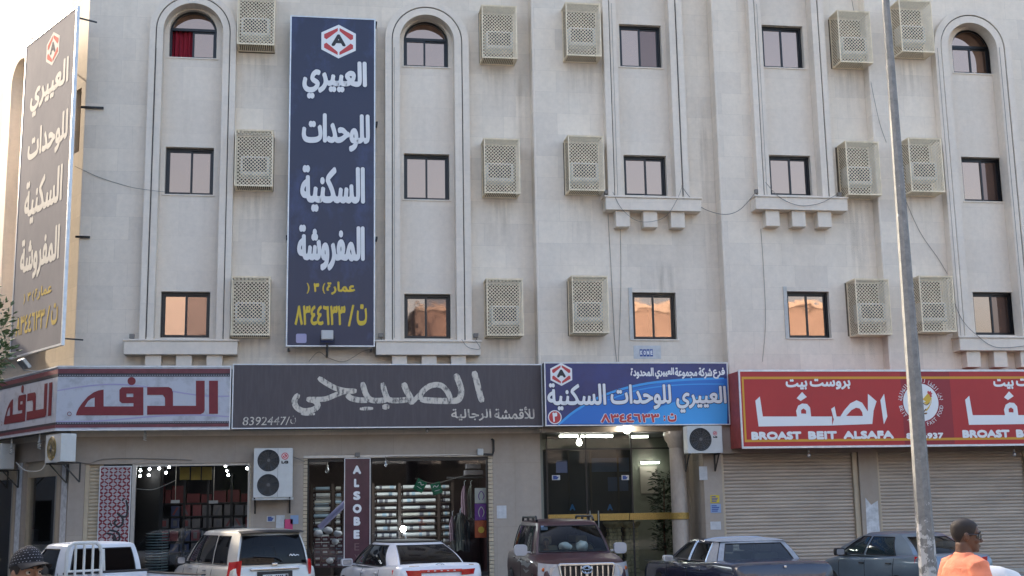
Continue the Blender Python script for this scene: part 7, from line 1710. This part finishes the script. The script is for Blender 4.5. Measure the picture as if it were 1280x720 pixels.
def person(label, loc, deg, H, headyaw, headpitch, skin, shirt, trouser, arms, hair=None):
    k = H/1.75; t = local_thing('person', label, 'person', loc, R(deg)); b = MB()
    tors = [(.80,.095,-.11,.155), (.90,.105,-.125,.170), (1.0,.105,-.105,.160), (1.12,.110,-.10,.158), (1.25,.120,-.115,.172), (1.34,.112,-.122,.185), (1.40,.085,-.115,.180), (1.445,.055,-.09,.135), (1.48,.04,-.07,.075), (1.52,.045,-.065,.058), (1.58,.05,-.06,.055)]
    loft(b, [tuple(q*k for q in r_) for r_ in tors], 26, 2.4)
    neck = Vector((-.005, 0, 1.50))*k; M = Matrix.Translation(neck+Vector((.012, 0, .015))*k) @ Matrix.Rotation(headyaw, 4, 'Z') @ Matrix.Rotation(headpitch, 4, 'Y') @ Matrix.Scale(k, 4)
    head_parts(b, M)
    sh = MB(); loft(sh, [(z*k, (xf+.020)*k, (xb-.020)*k, (hw_+.018)*k) for z, xf, xb, hw_ in tors[:-2] if z < 1.47]+[(1.478*k, .062*k, -.088*k, .088*k), (1.50*k, .056*k, -.080*k, .071*k), (1.512*k, .054*k, -.076*k, .066*k)], 26, 2.4)
    for sg in (1, -1):
        el, wr = arms[0 if sg == 1 else 1]; s_ = Vector((-.015, sg*.170, 1.405))*k; el, wr = Vector(el)*k, Vector(wr)*k
        m_ = s_.lerp(el, .5)
        b.tube([s_-Vector((0, sg*.05, -.01))*k, s_, m_, el, el.lerp(wr, .3), wr], [.062*k, .062*k, .049*k, .041*k, .041*k, .027*k], 14)
        d = (wr-el).normalized(); side = Vector((1, 0, 0))-d*d.x; side = side.normalized() if side.length > .1 else Vector((0, 0, 1)); hand(b, wr, d, side, side if True else -side)
        sh.tube([s_-Vector((0, sg*.07, -.015))*k, s_+Vector((0, 0, .004)), s_.lerp(el, .38), s_.lerp(el, .80)], [.078*k, .082*k, .074*k, .072*k], 16)
        b.tube([Vector((0, sg*.09, .90))*k, Vector((.01, sg*.095, .70))*k, Vector((.015, sg*.10, .49))*k, Vector((-.01, sg*.105, .33))*k, Vector((-.025, sg*.105, .08))*k], [.095*k, .078*k, .056*k, .054*k, .036*k], 14)
        b.ball(Vector((.05, sg*.112, .045))*k, (.13*k, .045*k, .045*k), 14, 9)
    fuse(b, 'body', skin, t)
    fuse(sh, 'shirt', shirt, t, .008, 3, .013)
    tr = MB(); loft(tr, [(z*k, (xf+.014)*k, (xb-.014)*k, (hw_+.014)*k) for z, xf, xb, hw_ in tors[:3]], 24, 2.4)
    for sg in (1, -1): tr.tube([Vector((0, sg*.085, .92))*k, Vector((.01, sg*.098, .68))*k, Vector((.012, sg*.102, .46))*k, Vector((-.015, sg*.105, .07))*k], [.108*k, .094*k, .078*k, .068*k], 16)
    fuse(tr, 'trousers', trouser, t, .009, 4, .006)
    for sg in (1, -1): MB().ball(Vector((.055, sg*.112, .045))*k, (.145*k, .053*k, .05*k), 16, 10).build('shoe', 'shoe', t, smooth=True)
    for sg in (1, -1):
        e_ = MB(); put(e_, M, lambda q: q.ball((.0735, sg*.032, .1195), .0135, 14, 9)); eo = e_.build('eye', 'eye_white', t, smooth=True)
        e_ = MB(); put(e_, M, lambda q: q.lathe([(.0068, .0), (.005, .0022), (.001, .003)], (.0862, sg*.0325, .1195), Vector((1, sg*.05, 0)), 12)); e_.build('iris', 'iris', eo, smooth=True)
        e_ = MB(); put(e_, M, lambda q: q.tube([(.0945, sg*.010, .1395), (.096, sg*.030, .1475), (.080, sg*.056, .139)], [.0042, .0062, .003], 6)); e_.build('eyebrow', 'hair_black', t, smooth=True)
    e_ = MB(); put(e_, M, lambda q: q.tube([(.0935, -.021, .047), (.1035, 0, .046), (.0935, .021, .047)], [.002, .0045, .002], 6)); e_.build('lips', 'lip', t, smooth=True)
    # cropped hair: a thin shell following the skull above the hairline
    hb = MB(); n = 40; rows = []
    def skull(t_, z):
        for i in range(len(HEAD)-1):
            if HEAD[i][0] <= z <= HEAD[i+1][0]:
                q = (z-HEAD[i][0])/(HEAD[i+1][0]-HEAD[i][0]); r_ = [lerp(a, b_, q) for a, b_ in zip(HEAD[i], HEAD[i+1])]; break
        else: r_ = HEAD[-1]
        c_, s_ = math.cos(t_), math.sin(t_); cx, a = (r_[1]+r_[2])/2, (r_[1]-r_[2])/2+.005; return Vector((cx+a*math.copysign(abs(c_)**(2/2.2), c_), (r_[3]+.004)*math.copysign(abs(s_)**(2/2.2), s_), z+.004*(z-.1)/.13))
    def hairline(t_): a = abs(((t_+math.pi) % (2*math.pi))-math.pi); return .186 if a < .75 else (lerp(.186, .10, (a-.75)/.55) if a < 1.3 else (.112 if a < 1.9 else lerp(.10, .055, min(1, (a-1.9)/.6))))
    hb.grid(lambda u, v: M @ skull(2*math.pi*u, lerp(hairline(2*math.pi*u), .2332, v)), 48, 10)
    hb.add([M @ Vector((-.008, 0, .240))], []); hb.build('hair', 'hair_black', t, smooth=True)
    return t, M
# man in orange, back half turned, walking to the right
yM = -22.95; hp = at(1208.5, 651, yM); kH = (hp.z-.2)/1.735*1.75
manx = at(1211, 690, yM).x
man, M = person('man in an orange shirt with dark glasses seen from behind, walking to the right', (manx-.03, yM, .2), 4, kH, R(-22), R(4), 'skin_dark', 'orange_cloth', 'navy_cloth',
                [((-.06, .255, 1.13), (.03, .27, .88)), ((.03, -.245, 1.125), (.22, -.20, .96))])
g_ = MB()
def shades(q):
    for sg in (1, -1): q.grid(lambda u, v, sg=sg: Vector((.108-.030*u**2, sg*(.006+.060*u), .100+.034*v-.004*u)), 8, 4); q.grid(lambda u, v, sg=sg: Vector((.104-.030*u**2, sg*(.006+.060*u), .100+.034*v-.004*u)), 8, 4); q.tube([(.080, sg*.068, .128), (.03, sg*.078, .128), (-.015, sg*.079, .122)], .0035, 6)
    q.tube([(.107, -.066, .134), (.112, 0, .134), (.107, .066, .134)], .004, 6)
put(g_, M, shades); g_.build('sunglasses', 'shades', man)
a_ = R(40)
bp = at(1246, 728, yM+.25); bag('white carrier bag held by the man in orange at the right', (bp.x, bp.y, bp.z), (.20, .13, .13), 9)
# man in the patterned cap, cut off by the lower left corner
yL = -24.15; hp = at(36, 689, yL); kL = (hp.z-.2)/1.755*1.75
lm_, M = person('man in a dark patterned cap at the lower left corner, looking to the right', (at(34, 700, yL).x, yL, .2), -52, kL, R(4), R(-3), 'skin_tan', 'grey_cloth', 'navy_cloth',
                [((-.04, .25, 1.13), (.08, .25, .89)), ((-.04, -.25, 1.13), (.08, -.25, .89))])
cb = MB()
def capf(q):
    q.grid(lambda u, v: Vector((-.006+(.112-.012*v)*math.cos(2*math.pi*u)*math.cos(v*1.5)**.62, (.086-.006*v)*math.sin(2*math.pi*u)*math.cos(v*1.5)**.62, .157+.012*math.cos(2*math.pi*u)+.104*math.sin(v*1.5))), 40, 12)
put(cb, M, capf); cap_ = cb.build('cap', 'cap_cloth', lm_, smooth=True)
vb = MB()
def visor(q):
    for dz in (0, -.005): q.grid(lambda u, v, dz=dz: Vector((.085*math.cos((u-.5)*2.5)+.012+.118*v*math.cos((u-.5)*2.2), .086*math.sin((u-.5)*2.5)*(1+.02*v), .171-.018*v+.010*math.cos((u-.5)*3)+dz-.016*((u-.5)*2)**2*v)), 20, 6)
put(vb, M, visor); vb.build('visor', 'cap_cloth', cap_, smooth=True)
db = MB(); random.seed(2)
def dots(q):
    for r_ in range(6):
        for i in range(30):
            u = (i+.5*(r_ % 2))/30; v = .10+r_*.115
            if random.random() < .12: continue
            f = lambda uu, vv: Vector((-.006+(.1145-.012*vv)*math.cos(2*math.pi*uu)*math.cos(vv*1.5)**.62, (.0885-.006*vv)*math.sin(2*math.pi*uu)*math.cos(vv*1.5)**.62, .157+.012*math.cos(2*math.pi*uu)+.1055*math.sin(vv*1.5)))
            du, dv = .0055, .020; q.add([f(u-du, v-dv*.5), f(u+du, v-dv*.2), f(u+du, v+dv*.5), f(u-du, v+dv*.2)], [(0,1,2,3)])
put(db, M, dots); db.build('white_pattern', 'letter_grey', cap_)
mb_ = MB()
def mous(q): q.tube([(.090, -.028, .052), (.104, -.010, .060), (.106, 0, .059), (.104, .010, .060), (.090, .028, .052)], [.003, .007, .006, .007, .003], 6)
put(mb_, M, mous); mb_.build('moustache', 'hair_black', lm_, smooth=True)
# child looking out of the dark red car
hc = in_car(SUV, .10, -.40, 1.02); cx_, M = None, None
ch = local_thing('person', 'child looking out through the windscreen of the dark red car', 'person', hc, SUV.t.rotation_euler.z)
b = MB(); Mh = Matrix.Translation((0, 0, .22)) @ Matrix.Rotation(R(-12), 4, 'Z') @ Matrix.Scale(.80, 4); head_parts(b, Mh); loft(b, [(-.15,.07,-.08,.12), (.02,.08,-.08,.14), (.12,.07,-.08,.13), (.17,.04,-.05,.07), (.22,.035,-.04,.04), (.27,.03,-.04,.04)], 20, 2.3)
fuse(b, 'body', 'skin_tan', ch, .006, 5)
hb = MB(); put(hb, Mh, lambda q: q.grid(lambda u, v: Vector((-.008+.104*math.cos(2*math.pi*u)*math.cos(v*1.55), .080*math.sin(2*math.pi*u)*math.cos(v*1.55), (.165+.03*math.cos(2*math.pi*u))+.075*math.sin(v*1.55))), 24, 8)); hb.build('hair', 'hair_black', ch, smooth=True)
for sg in (1, -1):
    e_ = MB(); put(e_, Mh, lambda q: q.ball((.078, sg*.032, .1195), .0125, 12, 8)); e_.build('eye', 'iris', ch, smooth=True)
sb = MB(); loft(sb, [(-.16,.085,-.09,.135), (.0,.09,-.09,.15), (.10,.085,-.09,.145), (.165,.05,-.06,.09)], 20, 2.3); sb.build('shirt', 'grey_cloth', ch, smooth=True)
